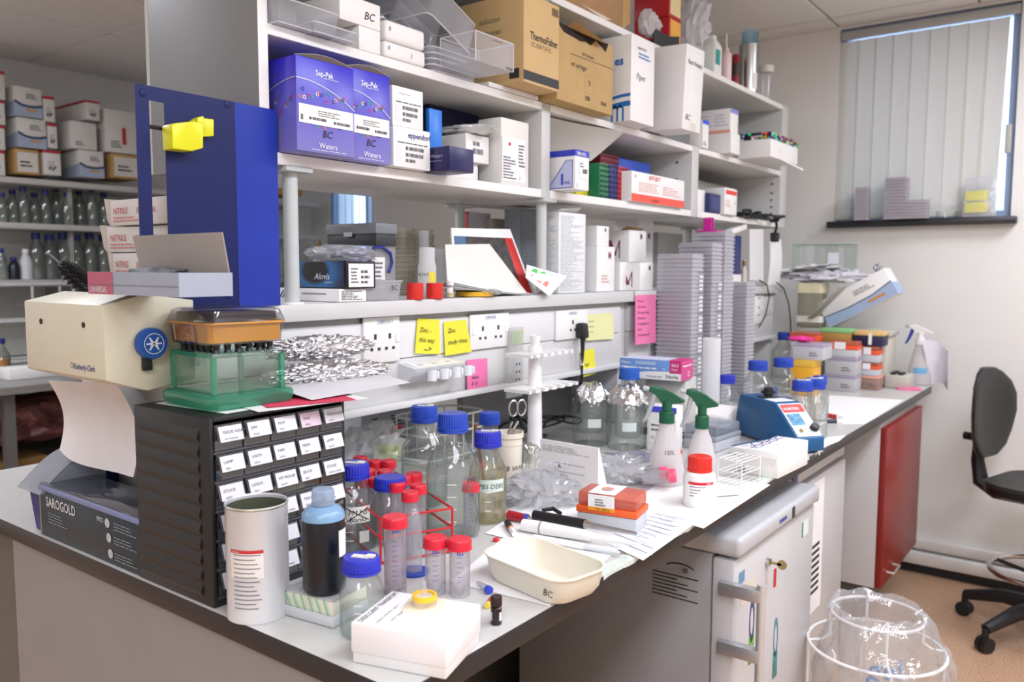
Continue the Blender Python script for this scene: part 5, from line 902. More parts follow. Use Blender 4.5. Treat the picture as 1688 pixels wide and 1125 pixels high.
t = thing('wire_rack', 'red wire rack holding the red-capped tubes', 'rack', (x0*ca_-y0*sa_, x0*sa_+y0*ca_, BZ+.0005), an); rm = mat('cf2a30', .35)
for z in (.004, .045, .078): B().tube([(0, 0, z), (x1-x0, 0, z), (x1-x0, y1-y0, z), (0, y1-y0, z)], .0022, 8, True).o('wire_loop', rm, t)
for x, y in ((0, 0), (x1-x0, 0), (x1-x0, y1-y0), (0, y1-y0)): B().tube([(x, y, .0022), (x, y, .078)], .0022, 8).o('corner_wire', rm, t)
for i, (px, lab) in enumerate(((596, 'red open cup behind the tube rack, nearer the drawer cabinet'), (621, 'red open cup behind the tube rack, nearer the small tubes'))):
    P = bpos(px, 744); r = M(P, 13); t = thing('red_cup', lab, 'cup', P, 0, 'red plastic cups'); h = HT(P, 712); B().lathe([(0, 0), (r, 0), (r, h), (r*.9, h), (r*.9, .004), (0, .004)], 28).o('body', mat('d52a24', .42), t)
for i, px in enumerate((645, 656)):
    P = bpos(px, (757, 752)[i]); falcon('small red-capped tube behind the red rack, %s' % ('front one', 'rear one')[i], P, HT(P, (706, 702)[i]), .0105, group='small tubes behind the rack')
# pink-capped pair in a bag
for i, (px, py) in enumerate(((702, 870), )):
    P = bpos(px, py); falcon('pink-capped tube lying behind the twin front tubes', P+Vector((0, 0, .016)), .1, .0135, cap=mat('ea4a8a', .4), tilt=(R(90), 0, R(-50)), marks=False)
# ---------------- beaker with scissors, clear coil, papers and bags
P = bpos(838, 808); r = M(P, 23.5); h = HT(P, 712); t = thing('beaker', 'cream plastic beaker with handwriting holding scissors', 'beaker', P); B().lathe([(0, .001), (r*.9, 0), (r*.95, h*.9), (r*1.06, h*.92), (r*1.06, h), (r*.98, h), (r*.88, h*.05), (0, h*.04)], 36).o('body', mat('efe6d4', .42), t); a = facing(P); curved_text(t, 'WEB WASH', .015, r*.98, h*.38, a+.35, mat('4a4438', .6, var=0)); B().lathe([(r*1.0, h*.80), (r*1.02, h*.805), (r*1.0, h*.81)], 30).o('ridge', mat('efe6d4', .42), t)
t2 = thing('scissors', 'steel scissors standing in the cream beaker', 'scissors', P+Vector((0, 0, h*.3))); zt = h*.75
for k, (dx, dy, hx, hy) in enumerate(((-.012, .004, .006, .018), (.006, .008, .02, .045))):
    B().tube([(-.006+.01*k, -.004, 0), (dx*.3, dy, zt*.9), (hx*.5, hy*.5, zt*1.15)], .0026, 8).o('blade_shank', CHROME, t2)
    cpt = Vector((hx*.6, hy*.7, zt*1.45)); B().tube([cpt+Vector((.006*math.cos(u)*.6, .011*math.cos(u), .017*math.sin(u))) for u in [2*math.pi*j/20 for j in range(20)]], .0022, 8, True).o('finger_loop', CHROME, t2)
t2 = thing('spatula', 'brown wooden stick standing behind the cream beaker', 'stick', P+Vector((-.05, -.02, .0))); B().tube([(0, 0, .0), (-.01, -.022, h*1.12)], .004, 8).o('stick', mat('7a4a26', .5), t2)
P = bpos(876, 798); t = thing('glass_coil', 'clear crinkled glass bulb piece beside the beaker', 'glassware', P+Vector((0, 0, .045))); crumple((.028, .026, .045), 51, .22, (22, 18), 5).o('body', clear('fbfaf6', 'b8b4a4', gloss=.4, rough=.03), t)
c = carton('kit_card', 'folded white kit card standing behind the bags', 'card', PZ(890, 818, BZ+.0004), PZ(985, 838, BZ+.0004), .1, .004, None); w = c.d[0]; h = HT(PZ(890, 818, BZ), 724); c.d = (w, .004, h); B().box(0, w, 0, .002, 0, h).o('front_leaf', mat('f0efec', .55, var=.01), c.r); B().hexa([(0, .003, 0), (w, .003, 0), (w, .05, 0), (0, .05, 0), (0, .0022, h), (w, .0022, h), (w, .004, h), (0, .004, h)]).o('back_leaf', mat('e6e5e2', .55), c.r)
c.lines('F', .04, .82, .9, .94, 4, mat('b0b0b0', .5, var=0), ragged=.4, fill=.35); c.write('F', .68, .22, .011, 'Labeling &', INK); c.write('F', .68, .12, .011, 'detection', INK); c.stroke('F', [(.28, .5), (.78, .5), (.78, .64), (.28, .64), (.28, .5)], .0008, GREYINK); c.bars('F', .33, .56, .38, .62, 5); c.decal('R', 0, .05, 1, .35, mat('3a3340', .5, var=.4, scale=60), 'picture_patch')
t = thing('plastic_bag', 'large crumpled clear zip bag with writing on the bench', 'bag', bpos(897, 828)+Vector((0, 0, .028))); crumple((.09, .075, .032), 61, .3, (40, 30), 5, .1).o('film', BAG, t, rot=(0, 0, R(50)), ang=12); B().grid(lambda u, v: (-.06+.12*u, -.05+.10*v, .022+.008*noise.noise(Vector((u*4, v*4, 3)))), 12, 10).o('bag_flap', BAG, t, rot=(R(12), 0, R(30))); link('lettering', text_mesh('10 x 6.7', .016, mat('c9cbe0', .5, var=0)), t, (.0, .0, .05), (R(60), 0, R(20)))
t = thing('plastic_bag', 'crumpled clear bag holding two pink-capped tubes', 'bag', bpos(1003, 795)+Vector((0, 0, .03))); crumple((.10, .06, .03), 65, .3, (40, 30), 5, .1).o('film', BAG, t, rot=(0, 0, R(35)), ang=12)
t = thing('plastic_bag', 'flat clear bag with bluish edge lying behind the kit card', 'bag', bpos(1020, 765)+Vector((0, 0, .012))); crumple((.11, .05, .012), 67, .35, (30, 20), 4, .2).o('film', clear('f4f2ff', 'b6b4d8', rough=.1, gloss=.25, alpha=.2, bump=.9), t, rot=(0, 0, R(60)))
for i, (px, py) in enumerate(((1046, 800), (1058, 806))):
    falcon('pink-capped tube lying in the clear bag, %s one' % ('rear', 'front')[i], bpos(px, py)+Vector((0, 0, .02+.002*i)), .075, .0135, cap=mat('f0587a', .4), tilt=(R(80), 0, R(112)), marks=False, group='pink-capped tubes in the bag')
# ---------------- papers, tray, tip box, tools
def bsheet(label, pts, k, mt_=None, name='paper_sheet', lines=0):
    P = [PZ(px, py, BZ+.0005+.0007*k) for px, py in pts]; t = thing(name, label, 'paper'); b = B()
    b.grid(lambda u, v: (P[0]*(1-u)+P[1]*u)*(1-v)+(P[3]*(1-u)+P[2]*u)*v+Vector((0, 0, .0005*(1+noise.noise(Vector((u*4+k, v*4, 1)))))), 8, 8, .0003).o('sheet', mt_ or PAPER, t)
    if lines:
        b = B(); rr = random.Random(k)
        for j in range(lines):
            v = .1+.8*j/lines; u1 = rr.uniform(.5, .95)
            f = lambda u, v: (P[0]*(1-u)+P[1]*u)*(1-v)+(P[3]*(1-u)+P[2]*u)*v+Vector((0, 0, .0016))
            b.quad(f(.08, v), f(u1, v), f(u1, v+.009), f(.08, v+.009))
        b.o('small_print', mat('a9adc4', .6, var=0), t, kind='stuff')
bsheet('white paper sheet under the cream tray', [(742, 960), (905, 1000), (1010, 915), (850, 870)], 0); bsheet('white paper sheet under the tools and litre bottle', [(800, 880), (990, 925), (1120, 850), (900, 812)], 1, lines=0); bsheet('printed paper sheet beside the orange tip box', [(985, 890), (1060, 925), (1165, 850), (1090, 838)], 2, lines=9); bsheet('printed paper sheet poking out before the red-capped bottle', [(1040, 885), (1075, 902), (1150, 852), (1105, 845)], 3, mat('e6e8f2', .6), lines=7); bsheet('white paper sheet under the spray bottles', [(1030, 835), (1160, 872), (1270, 800), (1120, 775)], 0)
bsheet('white paper towel sheet behind the litre bottle', [(830, 845), (960, 868), (1040, 815), (920, 795)], 2)
L_, F_c, R_c, B_c = (779, 908), (925, 967), (1008, 922), (872, 881); zr = BZ+.043
pl, pf, pb_ = PZ(*L_, zr), PZ(*F_c, zr), PZ(*B_c, zr); w = (pf-pl).length; d = (pb_-pl).length; u_ = (pf-pl).normalized(); v_ = (pb_-pl).normalized(); cpos = pl+u_*w/2+v_*d/2; cpos.z = BZ+.0022
w *= .93; d *= .93
t = thing('plastic_tray', 'cream plastic dissecting tray handwritten BC', 'tray', cpos, math.atan2(u_.y, u_.x)); th = .0022; b = B(); H3 = .041
loft(b, [ring3(rrect(w*.84, d*.84, .028, 8), 0), ring3(rrect(w*.94, d*.94, .032, 8), .012), ring3(rrect(w*1.0, d*1.0, .034, 8), H3-.003), ring3(rrect(w*1.035, d*1.045, .036, 8), H3-.002), ring3(rrect(w*1.035, d*1.045, .036, 8), H3), ring3(rrect(w*.985, d*.985, .033, 8), H3), ring3(rrect(w*.92, d*.92, .030, 8), .012), ring3(rrect(w*.80, d*.80, .026, 8), th)]).o('body', mat('e9e4d2', .38, var=.02), t, ang=50)
link('handwriting', text_mesh('BC', .016, INK, 'LEFT', .3), t, (w*.30, -d*.474-.0012, .014), (R(101), 0, R(0)))
tp = carton('pipette_tip_box', 'orange-lidded pipette tip box on a grey base', 'box', PZ(950, 868, BZ+.003), PZ(1049, 883, BZ+.003), .05, (PZ(1070, 866, BZ)-PZ(1049, 883, BZ)).length, None); w, d, _ = tp.d; h = HT(PZ(1049, 883, BZ), 832); tp.d = (w, d, h)
B().box(0, w, 0, d, 0, h*.5, .003, taper=(.98, .98)).o('base', mat('c3c6ca', .4), tp.r); B().box(-.001, w+.001, -.001, d+.001, h*.5, h*.72, .002).o('tray', mat('f0642a', .4), tp.r); B().box(.002, w-.002, .002, d-.002, h*.72, h*1.18, .004).o('lid', clear('ffc9bc', 'f08a76', alpha=.5, milk='f89c86', gloss=.2), tp.r)
B().box(w*.2, w*.64, -.0016, -.0012, h*.62, h*1.14).o('label', PAPER, tp.r); B().box(w*.2, w*.64, -.001, d+.001, h*1.182, h*1.187).o('top_label', PAPER, tp.r); B().box(w*.2, w*.64, -.002, -.0016, h*.62, h*.74).o('label_stripe', mat('f2a02a', .5), tp.r); tp.d = (w, d, h*1.19); tp.rings('T', [(.42, .5)], .012, mat('e8a08c', .5, var=0), .0012, .6)
tp.d = (w, d, h); tp.lines('F', .32, .8, .5, 1.05, 3, GREYINK, .003); tp.write('F', .34, .645, .006, '10 - 300 ul', INK, off=.003)
def lay(name, label, cat, a, b_, parts, z=.008):
    A, Bq = bpos(*a), bpos(*b_); dd = Bq-A; t = thing(name, label, cat, A+Vector((0, 0, z)), math.atan2(dd.y, dd.x)); L = dd.length
    for (pn, u0, u1, r0, r1, mt_) in parts: B().tube([(L*(u0+(u1-u0)*k/6), 0, 0) for k in range(7)], [max(r0+(r1-r0)*k/6, .0004) for k in range(7)], 12).o(pn, mt_, t)
    return t
t = lay('screwdriver', 'red-handled screwdriver lying behind the tray', 'screwdriver', (838, 860), (905, 872), [('handle', 0, .42, .010, .008, mat('a8202a', .35)), ('collar', .42, .5, .009, .008, mat('3a4aa8', .4)), ('ferrule', .5, .56, .006, .005, CHROME), ('shank', .56, 1, .003, .003, CHROME)], .012)
t = lay('pliers', 'black-gripped tool with silver jaws behind the tray', 'tool', (880, 868), (1055, 902), [('grip', 0, .5, .009, .009, BLACK), ('collar', .5, .56, .008, .006, CHROME), ('shaft', .56, .97, .006, .003, mat('b9bcc2', .3, .9))], .022); B().tube([(.02, .004, 0), (.01, .018, .006), (.025, .03, .008), (.045, .022, .004)], .004, 8).o('finger_hook', BLACK, t)
lay('pipette', 'white pipette with red trim lying beside the tray', 'pipette', (862, 878), (1055, 912), [('handle', 0, .16, .011, .012, WHITE), ('ring', .16, .175, .0125, .0125, mat('9aa0a8', .4)), ('barrel', .175, .6, .012, .009, WHITE), ('tip_cone', .6, 1, .007, .0025, WHITE)], .014)
lay('pipette', 'slim white pipette with metal tip nearest the tray', 'pipette', (880, 893), (1035, 922), [('handle', 0, .55, .006, .006, WHITE), ('barrel', .55, .92, .005, .003, mat('d5d8dc', .4)), ('tip', .92, 1, .0015, .001, CHROME)], .007)
lay('marker_pen', 'black marker pen with orange band pointing at the tray', 'pen', (836, 868), (848, 888), [('cap', 0, .5, .006, .006, BLACK), ('band', .5, .6, .006, .006, mat('e07a3a', .4)), ('barrel', .6, 1, .0055, .005, WHITE)], .007)
P = bpos(818, 893); t = thing('loose_stopper', 'small loose red stopper at the corner of the tray', 'stopper', P+Vector((0, 0, .0008))); B().lathe([(0, .005), (.005, .005), (.006, .004), (.006, 0), (0, 0)], 16).o('body', REDCAP, t)
lay('metal_rod', 'thin metal rod lying by the bench edge', 'rod', (1182, 821), (1217, 818), [('rod', 0, 1, .0012, .0012, mat('77777a', .3, 1))], .0015)

# ---------------- half hidden below the spine
t = thing('wire_basket', 'white wire basket under the raised spine', 'basket', (-.74, .80, BZ+.0006)); wm_ = mat('dedcd8', .4)
for z in (.12, .08, .02): B().tube([(x_, y_, z) for x_, y_ in rrect(.13, .22, .03, 5, 0, .09)], .003, 6, True).o('hoop', wm_, t)
for k in range(6): B().tube([(.065, .0+.036*k, .12), (.062, .0+.036*k, .004), (-.062, .0+.036*k, .004), (-.065, .0+.036*k, .12)], .002, 6).o('wire', wm_, t)
t = thing('black_cable', 'tangled black cables on the bench behind the pipette stand', 'cable', (-.70, 1.12, BZ+.0006)); b = B()
b.tube([(.08*math.cos(k*.55)*(1-.01*k), .12*math.sin(k*.37)+.004*k, .008+.05*abs(math.sin(k*.23))) for k in range(60)], .0035, 6).o('cord', BLACK, t); B().tube([(.02, .02, .1), (.05, .0, .06), (.06, .06, .03), (.02, .16, .006)], .0045, 6).o('second_cord', BLACK, t)
c = sb('grey_carton', 'grey printed carton under the spine beside the drawer cabinet', 'box', -.90, 596, 690, 720, 684, BZ+.0006, .12, mat('a9adb2', .5)); c.lines('F', .1, .6, .35, .9, 4, INK, fill=.4); c.lines('F', .5, .6, .75, .9, 4, INK, fill=.4)
t = thing('plastic_bag', 'clear bag with green corner under the spine', 'bag', (-.72, PX(610, 705, -.72).y, BZ+.07)); crumple((.06, .09, .065), 77, .3, (26, 20), 4).o('film', BAG, t, ang=12); B().box(-.01, .03, .02, .07, -.03, .01).o('green_card', mat('c9d84a', .5), t)
# ================================================================ end of the spine: towel dispenser, blue rack, cartons
cream = mat('d8d3bb', .4, var=.015); kc = thing('towel_dispenser', 'cream towel dispenser with blue knob on the spine end', 'dispenser', (-.81, 0, 0)); W_k = .259
pf = [(-.05, 1.219), (-.05, 1.330), (.014, 1.345), (.095, 1.334), (.095, 1.208), (.014, 1.197)]
B().prism(pf, 0, W_k, 'x', .002).o('housing', cream, kc)
kp = PX(245, 566, -.551); rk = M(kp, 26); kn = link('knob', None, kc, (W_k, kp.y, kp.z), (0, R(90), 0)); kb = mat('1d55a8', .35)
B().lathe([(0, 0), (rk*.96, 0), (rk, .003), (rk, .012), (rk*.92, .0155), (0, .0155)], 40).o('disc', kb, kn); wi = mat('f0f2f6', .4, var=0)
B().lathe([(rk*.62, .016), (rk*.66, .016)], 36).o('ring_mark', wi, kn, smooth=False)
for a_ in (90, 38, -38): B().box(-rk*.5, rk*.5, -rk*.045, rk*.045, .0157, .0162).o('emblem_bar', wi, kn, rot=(0, 0, R(a_)))
for sy in (-1, 1): B().tube([(rk*.1*k-rk*.3, sy*(rk*.18+rk*.02*abs(k-3)), .0162) for k in range(7)], rk*.03, 5).o('emblem_arc', wi, kn)
p = PX(240, 600, -.551); B().box(W_k, W_k+.008, p.y-.007, p.y+.007, p.z-.010, p.z+.014, .001).o('catch', BLACK, kc)
for px, py in ((68, 530), (138, 536)): p = PY(px, py, -.05); B().lathe([(0, 0), (.0045, 0), (.0045, .001), (.003, .001), (0, .0005)], 14).o('key_hole', mat('2a1e12', .8), kc, loc=(p.x+.81, -.0502, p.z), rot=(R(90), 0, 0))
p = PY(122, 606, -.05); link('lettering', text_mesh('Kimberly-Clark', .0125, mat('2a4a86', .5, var=0), bold=.01), kc, (p.x+.81, -.0508, p.z-.002), (R(90), 0, 0)).scale = (.85, 1, 1)
B().lathe([(.0035, 0), (.0045, 0)], 14).o('logo_ring', mat('2a4a86', .5, var=0), kc, loc=(p.x+.805, -.0508, p.z+.003), rot=(R(90), 0, 0))
pt = thing('paper_towel', 'white paper towel hanging from the dispenser', 'paper towel'); c4 = [PY(80, 628, .03), PY(192, 632, .03), PY(224, 786, .05), PY(98, 742, .05)]
B().grid(lambda u, v: (c4[0]*(1-u)+c4[1]*u)*(1-v)+(c4[3]*(1-u)+c4[2]*u)*v+Vector((-.012*math.sin(v*3.1)*(1-u), .022*math.sin(v*3.1)-.008*math.sin(u*7)*v, .012*math.sin(u*3.1)*v*v*(-1))), 16, 18, .0005).o('sheet', mat('e3e0e0', .8, var=.02, bump=.2, bscale=220), pt)
# open carton on the dispenser
zc = 1.3465; y_c = -.052; A = PY(146, 487, y_c); Bq = PY(296, 498, y_c); c = carton('glove_carton', 'open grey carton with a pink end and torn flap on the dispenser', 'box', (A.x, y_c, zc), (Bq.x, y_c, zc), .032, .08, None); w, d, h = c.d; gc = mat('9fa6b4', .55, var=.03)
b = B(); b.box(0, w, 0, .0015, 0, h).box(w-.0015, w, .0015, d, 0, h).box(0, .0015, .0015, d, 0, h).box(.0015, w-.0015, d-.0015, d, 0, h).box(0.0015, w-.0015, .0015, d-.0015, 0, .002).o('body', gc, c.r)
B().hexa([(.01, d-.004, h), (w-.002, d-.004, h), (w-.002, d-.0025, h), (.01, d-.0025, h), (.0, d-.01, h+.055), (w-.004, d-.012, h+.055), (w-.004, d-.0105, h+.055), (0, d-.0085, h+.055)]).o('open_lid', mat('a59c94', .7), c.r)
c.decal('F', 0, 0, .3, 1, mat('b85a72', .5), 'pink_end'); c.write('F', .02, .08, h*.4, 'UNIVERSAL', mat('e4dfe4', .5, var=0), bold=.01, sx=.8); c.stroke('F', [(.0, .42), (1, .42)], .0008, mat('6c707c', .5, var=0)); crumple((w*.33, d*.3, .014), 71, .2, (26, 18), 4).o('glove_contents', mat('4b4d52', .6), c.r, loc=(w*.5, d*.5, .026))
br = thing('bottle_brush', 'black bottle brush sticking out beside the open carton', 'brush'); a0, a1 = PY(150, 478, .06), PY(92, 428, .06); dd = a1-a0
b = B()
n = 26
for k in range(n):
    u = .0+.85*k/n; c0 = a0+dd*u; rr_ = .013*(math.sin(min(1, u*1.15)*math.pi*.85+.35))+.003
    for j in range(12):
        an = j*math.pi/6+k*.4; nrm = dd.normalized().orthogonal(); q = nrm*math.cos(an)+dd.normalized().cross(nrm)*math.sin(an); b.tube([c0, c0+q*rr_], [.0012, .0006], 4)
b.o('bristles', BLACK, br, kind='stuff'); B().tube([a0, a0+dd*.85, a0+dd*1.22], .0022, 6).o('wire_handle', mat('3a3a3c', .4), br); B().tube([a0, a0+dd*.85], [.008, .007], 8).o('core', BLACK, br)
# blue slotted rack
bl_ = mat('101d58', .42, var=.06, spec=.3); rk_ = thing('blue_rack', 'tall blue metal rack panel with slot and yellow clip', 'rack', (-.594, 0, RS+.001)); zb_ = RS+.001
yl_, ym, yr = PX(228, 300, -.594).y, PX(390, 300, -.594).y, PX(460, 300, -.594).y; zt_l, zt_r = PX(228, 138, -.594).z-zb_, PX(390, 158, -.594).z-zb_
s0, s1 = PX(250, 300, -.594).y, PX(275, 300, -.594).y; zs0, zs1 = PX(262, 405, -.594).z-zb_, PX(262, 168, -.594).z-zb_
b = B(); b.box(-.002, 0, yl_, s0, 0, zt_l).box(-.002, 0, s1, ym, 0, zt_l).box(-.002, 0, s0, s1, 0, zs0).box(-.002, 0, s0, s1, zs1, zt_l)
bmesh.ops.remove_doubles(b.bm, verts=b.bm.verts[:], dist=1e-6); b.o('slotted_panel', bl_, rk_, smooth=False)
B().hexa([(-.002, ym, 0), (0, ym, 0), (-.003, yr, 0), (-.005, yr, 0), (-.002, ym, zt_l), (0, ym, zt_l), (-.003, yr, zt_l), (-.005, yr, zt_l)]).o('angled_panel', mat('1d36a0', .34, var=.06, spec=.4), rk_, smooth=False)  # same blue metal; the brighter blue paints in light this face catches
for px, py in ((235, 153), (374, 172), (376, 487)): p = PX(px, py, -.594); B().lathe([(0, .002), (.0048, .0015), (.0062, 0)], 16).o('rivet', bl_, rk_, loc=(0.0001, p.y, p.z-zb_), rot=(0, R(90), 0))
p = PX(280, 213, -.594); B().tube([(-.0045, s0-.004, p.z-zb_), (-.0045, p.y+.02, p.z-zb_)], .0035, 8).o('rod', BLACK, rk_)
yc_ = thing('yellow_clip', 'bright yellow plastic clip hooked on the blue rack', 'clip', (-.593, 0, 0)); ye = mat('e2e01a', .35, var=.02)
def pp(px, py): q = PX(px, py, -.593); return (q.y, q.z)
B().prism([pp(266, 209), pp(272, 206), pp(296, 204), pp(318, 204), pp(318, 247), pp(300, 252), pp(268, 248)], .0005, .03, 'x', .002).o('jaw', ye, yc_); B().prism([pp(310, 200), pp(318, 195), pp(345, 198), pp(345, 226), pp(310, 228)], .0005, .014, 'x', .002).o('clamp', ye, yc_); B().prism([pp(312, 196), pp(322, 194), pp(324, 215), pp(312, 216)], .013, .024, 'x', .001).o('thumb_tab', ye, yc_)
# pile of worn cartons behind the rack
for k in range(4):
    x0 = PY(187, 380, .12).x+(.0, .012, -.006, .01)[k]; hh = .045; z0 = 1.3185+.047*k+.0
    c = carton('glove_box', 'worn white glove box with red print, %s of the pile behind the rack' % ('bottom', 'second from bottom', 'third from bottom', 'top')[k], 'box', (x0, .11, z0), (x0+.2, .11+(.012, -.01, .015, .0)[k], z0), hh, .1, mat('d5cfca', .65, var=.06), group='worn glove boxes')
    c.write('F', .06, .45, .016, 'NITRILE', mat('c9545a', .5, var=0), sx=.9); c.lines('F', .06, .15, .5, .4, 2, mat('d07a7c', .5, var=0)); c.write('F', .45, .45, .014, 'SEROLOGICAL', mat('c9545a', .5, var=0), sx=.7)
    B().hexa([(-.01, .0, hh*.2), (0, .0, 0), (0, .1, 0), (-.01, .1, hh*.2), (-.02, 0, hh*1.1), (0, 0, hh), (0, .1, hh), (-.02, .1, hh*1.1)]).o('torn_end', mat('c9beb2', .7), c.r)
# ---------------- far end of the bench: blue bin, scale, film box
c = carton('film_box', 'dark green film dispenser box with a white product title', 'box', (-.918, .006, BZ+.0005), (-.572, .006, BZ+.0005), .1, .1, None); w = c.d[0]; h = HT(Vector((-.918, .006, BZ)), 796); d = .09; c.d = (w, d, h); dg = mat('25333c', .42, var=.05)
B().box(0, w, 0, d, 0, h*.86, .001).o('body', dg, c.r); B().box(-.001, w+.001, -.0015, d, h*.86, h, .003).o('film_cover', clear('e4e6ea', 'a0a6b4', gloss=.3, alpha=.12, milk='b9bed0'), c.r); B().box(.004, w-.004, .004, d-.004, h*.861, h*.93).o('film_roll', mat('1e2a30', .2), c.r); B().box(-.004, .0, .0, d, 0, h*.86).o('end_card', mat('9a8a66', .7), c.r); B().box(w, w+.003, .0, d, 0, h*.95).o('end_card', mat('b9a67c', .7), c.r)
B().box(0.002, w, -.004, .0, h*.88, h*.97, .001).o('cutter_rail', mat('7b86b0', .35), c.r)
wt = mat('d9dadc', .5, var=0); c.write('F', .07, .60, h*.26, 'SAROGOLD', wt, bold=.012, sx=.82); c.write('F', .60, .68, h*.12, 'PRO', wt); c.lines('F', .09, .30, .3, .52, 4, mat('8e9aa0', .5, var=0), fill=.3); c.rings('F', [(.70, .70), (.71, .45), (.72, .18)], .008, mat('b9c2c4', .5, var=0), th=1)
for v in (.62, .38, .1): c.lines('F', .76, v, .97, v+.16, 3, mat('8e9aa0', .5, var=0), fill=.3)
link('lettering', text_mesh('SAROGOLD', h*.17, mat('7a868c', .5, var=0)), c.r, (w*.45, d*.55, h*1.003), (0, 0, 0))
P = Vector((-1.0, .045, BZ+.0005)); bb = thing('wipe_bin', 'navy blue tapered bin with a translucent curved lid', 'bin', (-.965, .012, BZ+.0005)); nb2 = mat('1b2c74', .42, var=.04); hb = HT(Vector((-.94, .012, BZ)), 790)
loft(B(), [[(.004, .003, 0), (.046, .003, 0), (.046, .15, 0), (.004, .15, 0)], [(-.004, -.004, hb*.86), (.05, -.004, hb*.86), (.05, .158, hb*.86), (-.004, .158, hb*.86)], [(-.004, .05, hb*1.12), (.05, .05, hb*1.12), (.05, .158, hb*1.2), (-.004, .158, hb*1.2)]]).o('body', nb2, bb)
lidm = clear('eef0f4', 'c6cad2', alpha=.55, milk='d4d7dc', rough=.2)
B().grid(lambda u, v: (-.022+.09*u, -.016+.12*v, hb*.80+.062*math.sin(min(v*1.9, 1.57))-.012*max(0, v-.7)), 4, 14, .0018).o('lid', lidm, bb)
for xx in (-.022, .068): B().grid(lambda u, v, xx=xx: (xx, -.016+.12*u, hb*.80+v*(.062*math.sin(min(u*1.9, 1.57))-.012*max(0, u-.7))), 14, 2, .0015).o('lid_cheek', lidm, bb)
c = carton('balance', 'pale grey bench balance with a round steel pan', 'balance', (-1.16, .10, BZ+.0005), (-1.0, .10, BZ+.0005), .055, .2, None); B().box(0, .18, 0, .2, .012, .055, .012, 3).o('body', mat('b9b9b6', .45), c.r); B().lathe([(0, .066), (.06, .066), (.062, .062), (.03, .056)], 28).o('pan', mat('9a9a98', .3, .8), c.r, loc=(.1, .11, 0)); B().box(.05, .1, -.001, .004, .018, .05).o('display', mat('cfe0d8', .4), c.r)
for x_, y_ in ((.02, .02), (.16, .02), (.02, .18), (.16, .18)): B().cyl(.008, 0, .014, 12, x_, y_).o('foot', BLACK, c.r)
# ================================================================ storage wall on the far side
XF = -3.93; bgs = thing('wall_shelves', 'three grey wall shelves loaded with boxes and bottles', 'shelves', (0, 0, 0)); zA, zB, zC = PX(0, 290, XF).z, PX(0, 366, XF).z, PX(0, 462, XF).z
for z in (zA, zB, zC): B().box(XL+.002, XF, -.4, 3.2, z-.03, z, .002).o('shelf_board', mat('c9c6c0', .5), bgs)
for y in (.3, 1.5, 2.7): B().box(XL+.002, XF-.05, y, y+.02, zC-.3, zA).o('bracket', mat('a9a6a0', .5), bgs)
whb, wvb = mat('e6e2dc', .6, var=.02), mat('aebcd2', .5)
nbg = [0]; names = {}
def bg(pl, pr, pt, pb, style, lab, xf=XF+.01, d=.25):
    A = PX(pl, pb, xf); Bq = PX(pr, pb, xf); z0 = A.z; h = HT(A, pt)
    c = carton('storage_box', lab, 'box', (xf, A.y, z0+.0015), (xf, Bq.y, z0+.0015), h-.003, d, {'k': KRAFT, 'w': whb, 'r': whb, 'b': whb}[style], group='boxes on the far wall shelf'); w, d, h = c.d
    if style == 'r': c.decal('F', 0, .88, 1, 1, mat('b8303c', .5), 'red_stripe'); c.decal('L', 0, .88, 1, 1, mat('b8303c', .5), 'red_stripe', .002); c.lines('F', .2, .3, .8, .6, 3, mat('a9a9ae', .5, var=0)); c.stroke('F', [(.3, .2), (.4, .35), (.5, .2), (.7, .35)], .012, GREYINK)
    if style == 'b':
        c.decal('F', 0, 0, 0, 0, wvb, 'blue_panel', .002, poly=[(0, 0), (1, 0), (1, .42), (.75, .36), (.5, .35), (.25, .38), (0, .5)]); c.stroke('F', [(0, .5), (.25, .38), (.5, .35), (.75, .36), (1, .42)], .012, mat('3a4a6a', .5, var=0), .004); c.decal('L', 0, 0, 0, 0, wvb, 'blue_panel', .002, poly=[(0, 0), (1, 0), (1, .5), (.4, .38), (0, .36)])
        c.lines('F', .42, .62, .85, .82, 3, mat('6a6a70', .5, var=0), .004); c.decal('F', .42, .2, .78, .27, mat('d9a050', .5), 'orange_word', .004)
    if style == 'k': c.decal('F', .08, .08, .92, .88, mat('e2dbd2', .6), 'label', .002); c.lines('F', .2, .3, .7, .6, 2, INK, .004)
    if style == 'w': c.lines('F', .15, .12, .5, .3, 3, GREYINK, .003)
    return c
for k, (t_, b__) in enumerate(((245, 288), (203, 245), (161, 203), (112, 161))): bg(-22, 9, t_, b__, 'r', 'white red-striped box at the picture edge, %s of the pile' % ('bottom', 'second from bottom', 'third from bottom', 'top')[k])
bg(26, 66, 244, 286, 'k', 'brown box with large label at the bottom of the wavy boxes'); bg(30, 77, 192, 242, 'b', 'white box with blue wave, above the brown labelled box'); bg(24, 70, 140, 190, 'b', 'white box with blue wave, top of its pile')
bg(73, 101, 246, 288, 'r', 'narrow red-striped box on the shelf beside the brown labelled box'); bg(80, 95, 202, 244, 'r', 'narrow red-striped box in the middle of its pile', d=.2); bg(73, 91, 157, 200, 'r', 'narrow red-striped box on top of its pile', d=.2)
bg(132, 172, 246, 291, 'b', 'white box with blue wave beside the two cartons behind the rack'); bg(118, 160, 198, 244, 'w', 'grey-white box with open slanted end, mid pile'); bg(143, 165, 164, 197, 'r', 'wide red-striped box on top of the mid pile', d=.6)
bg(185, 232, 252, 293, 'k', 'brown box with white label beside the blue rack'); c = bg(175, 228, 178, 250, 'w', 'tall white box with a red mark beside the blue rack'); c.decal('F', .5, .2, .62, .6, mat('c23a3e', .5), 'red_mark', .004)
dullg = clear('e8eeea', '8c9a96', gloss=.2, alpha=.12, milk='b9c4c0'); bgc = mat('23307a', .45)
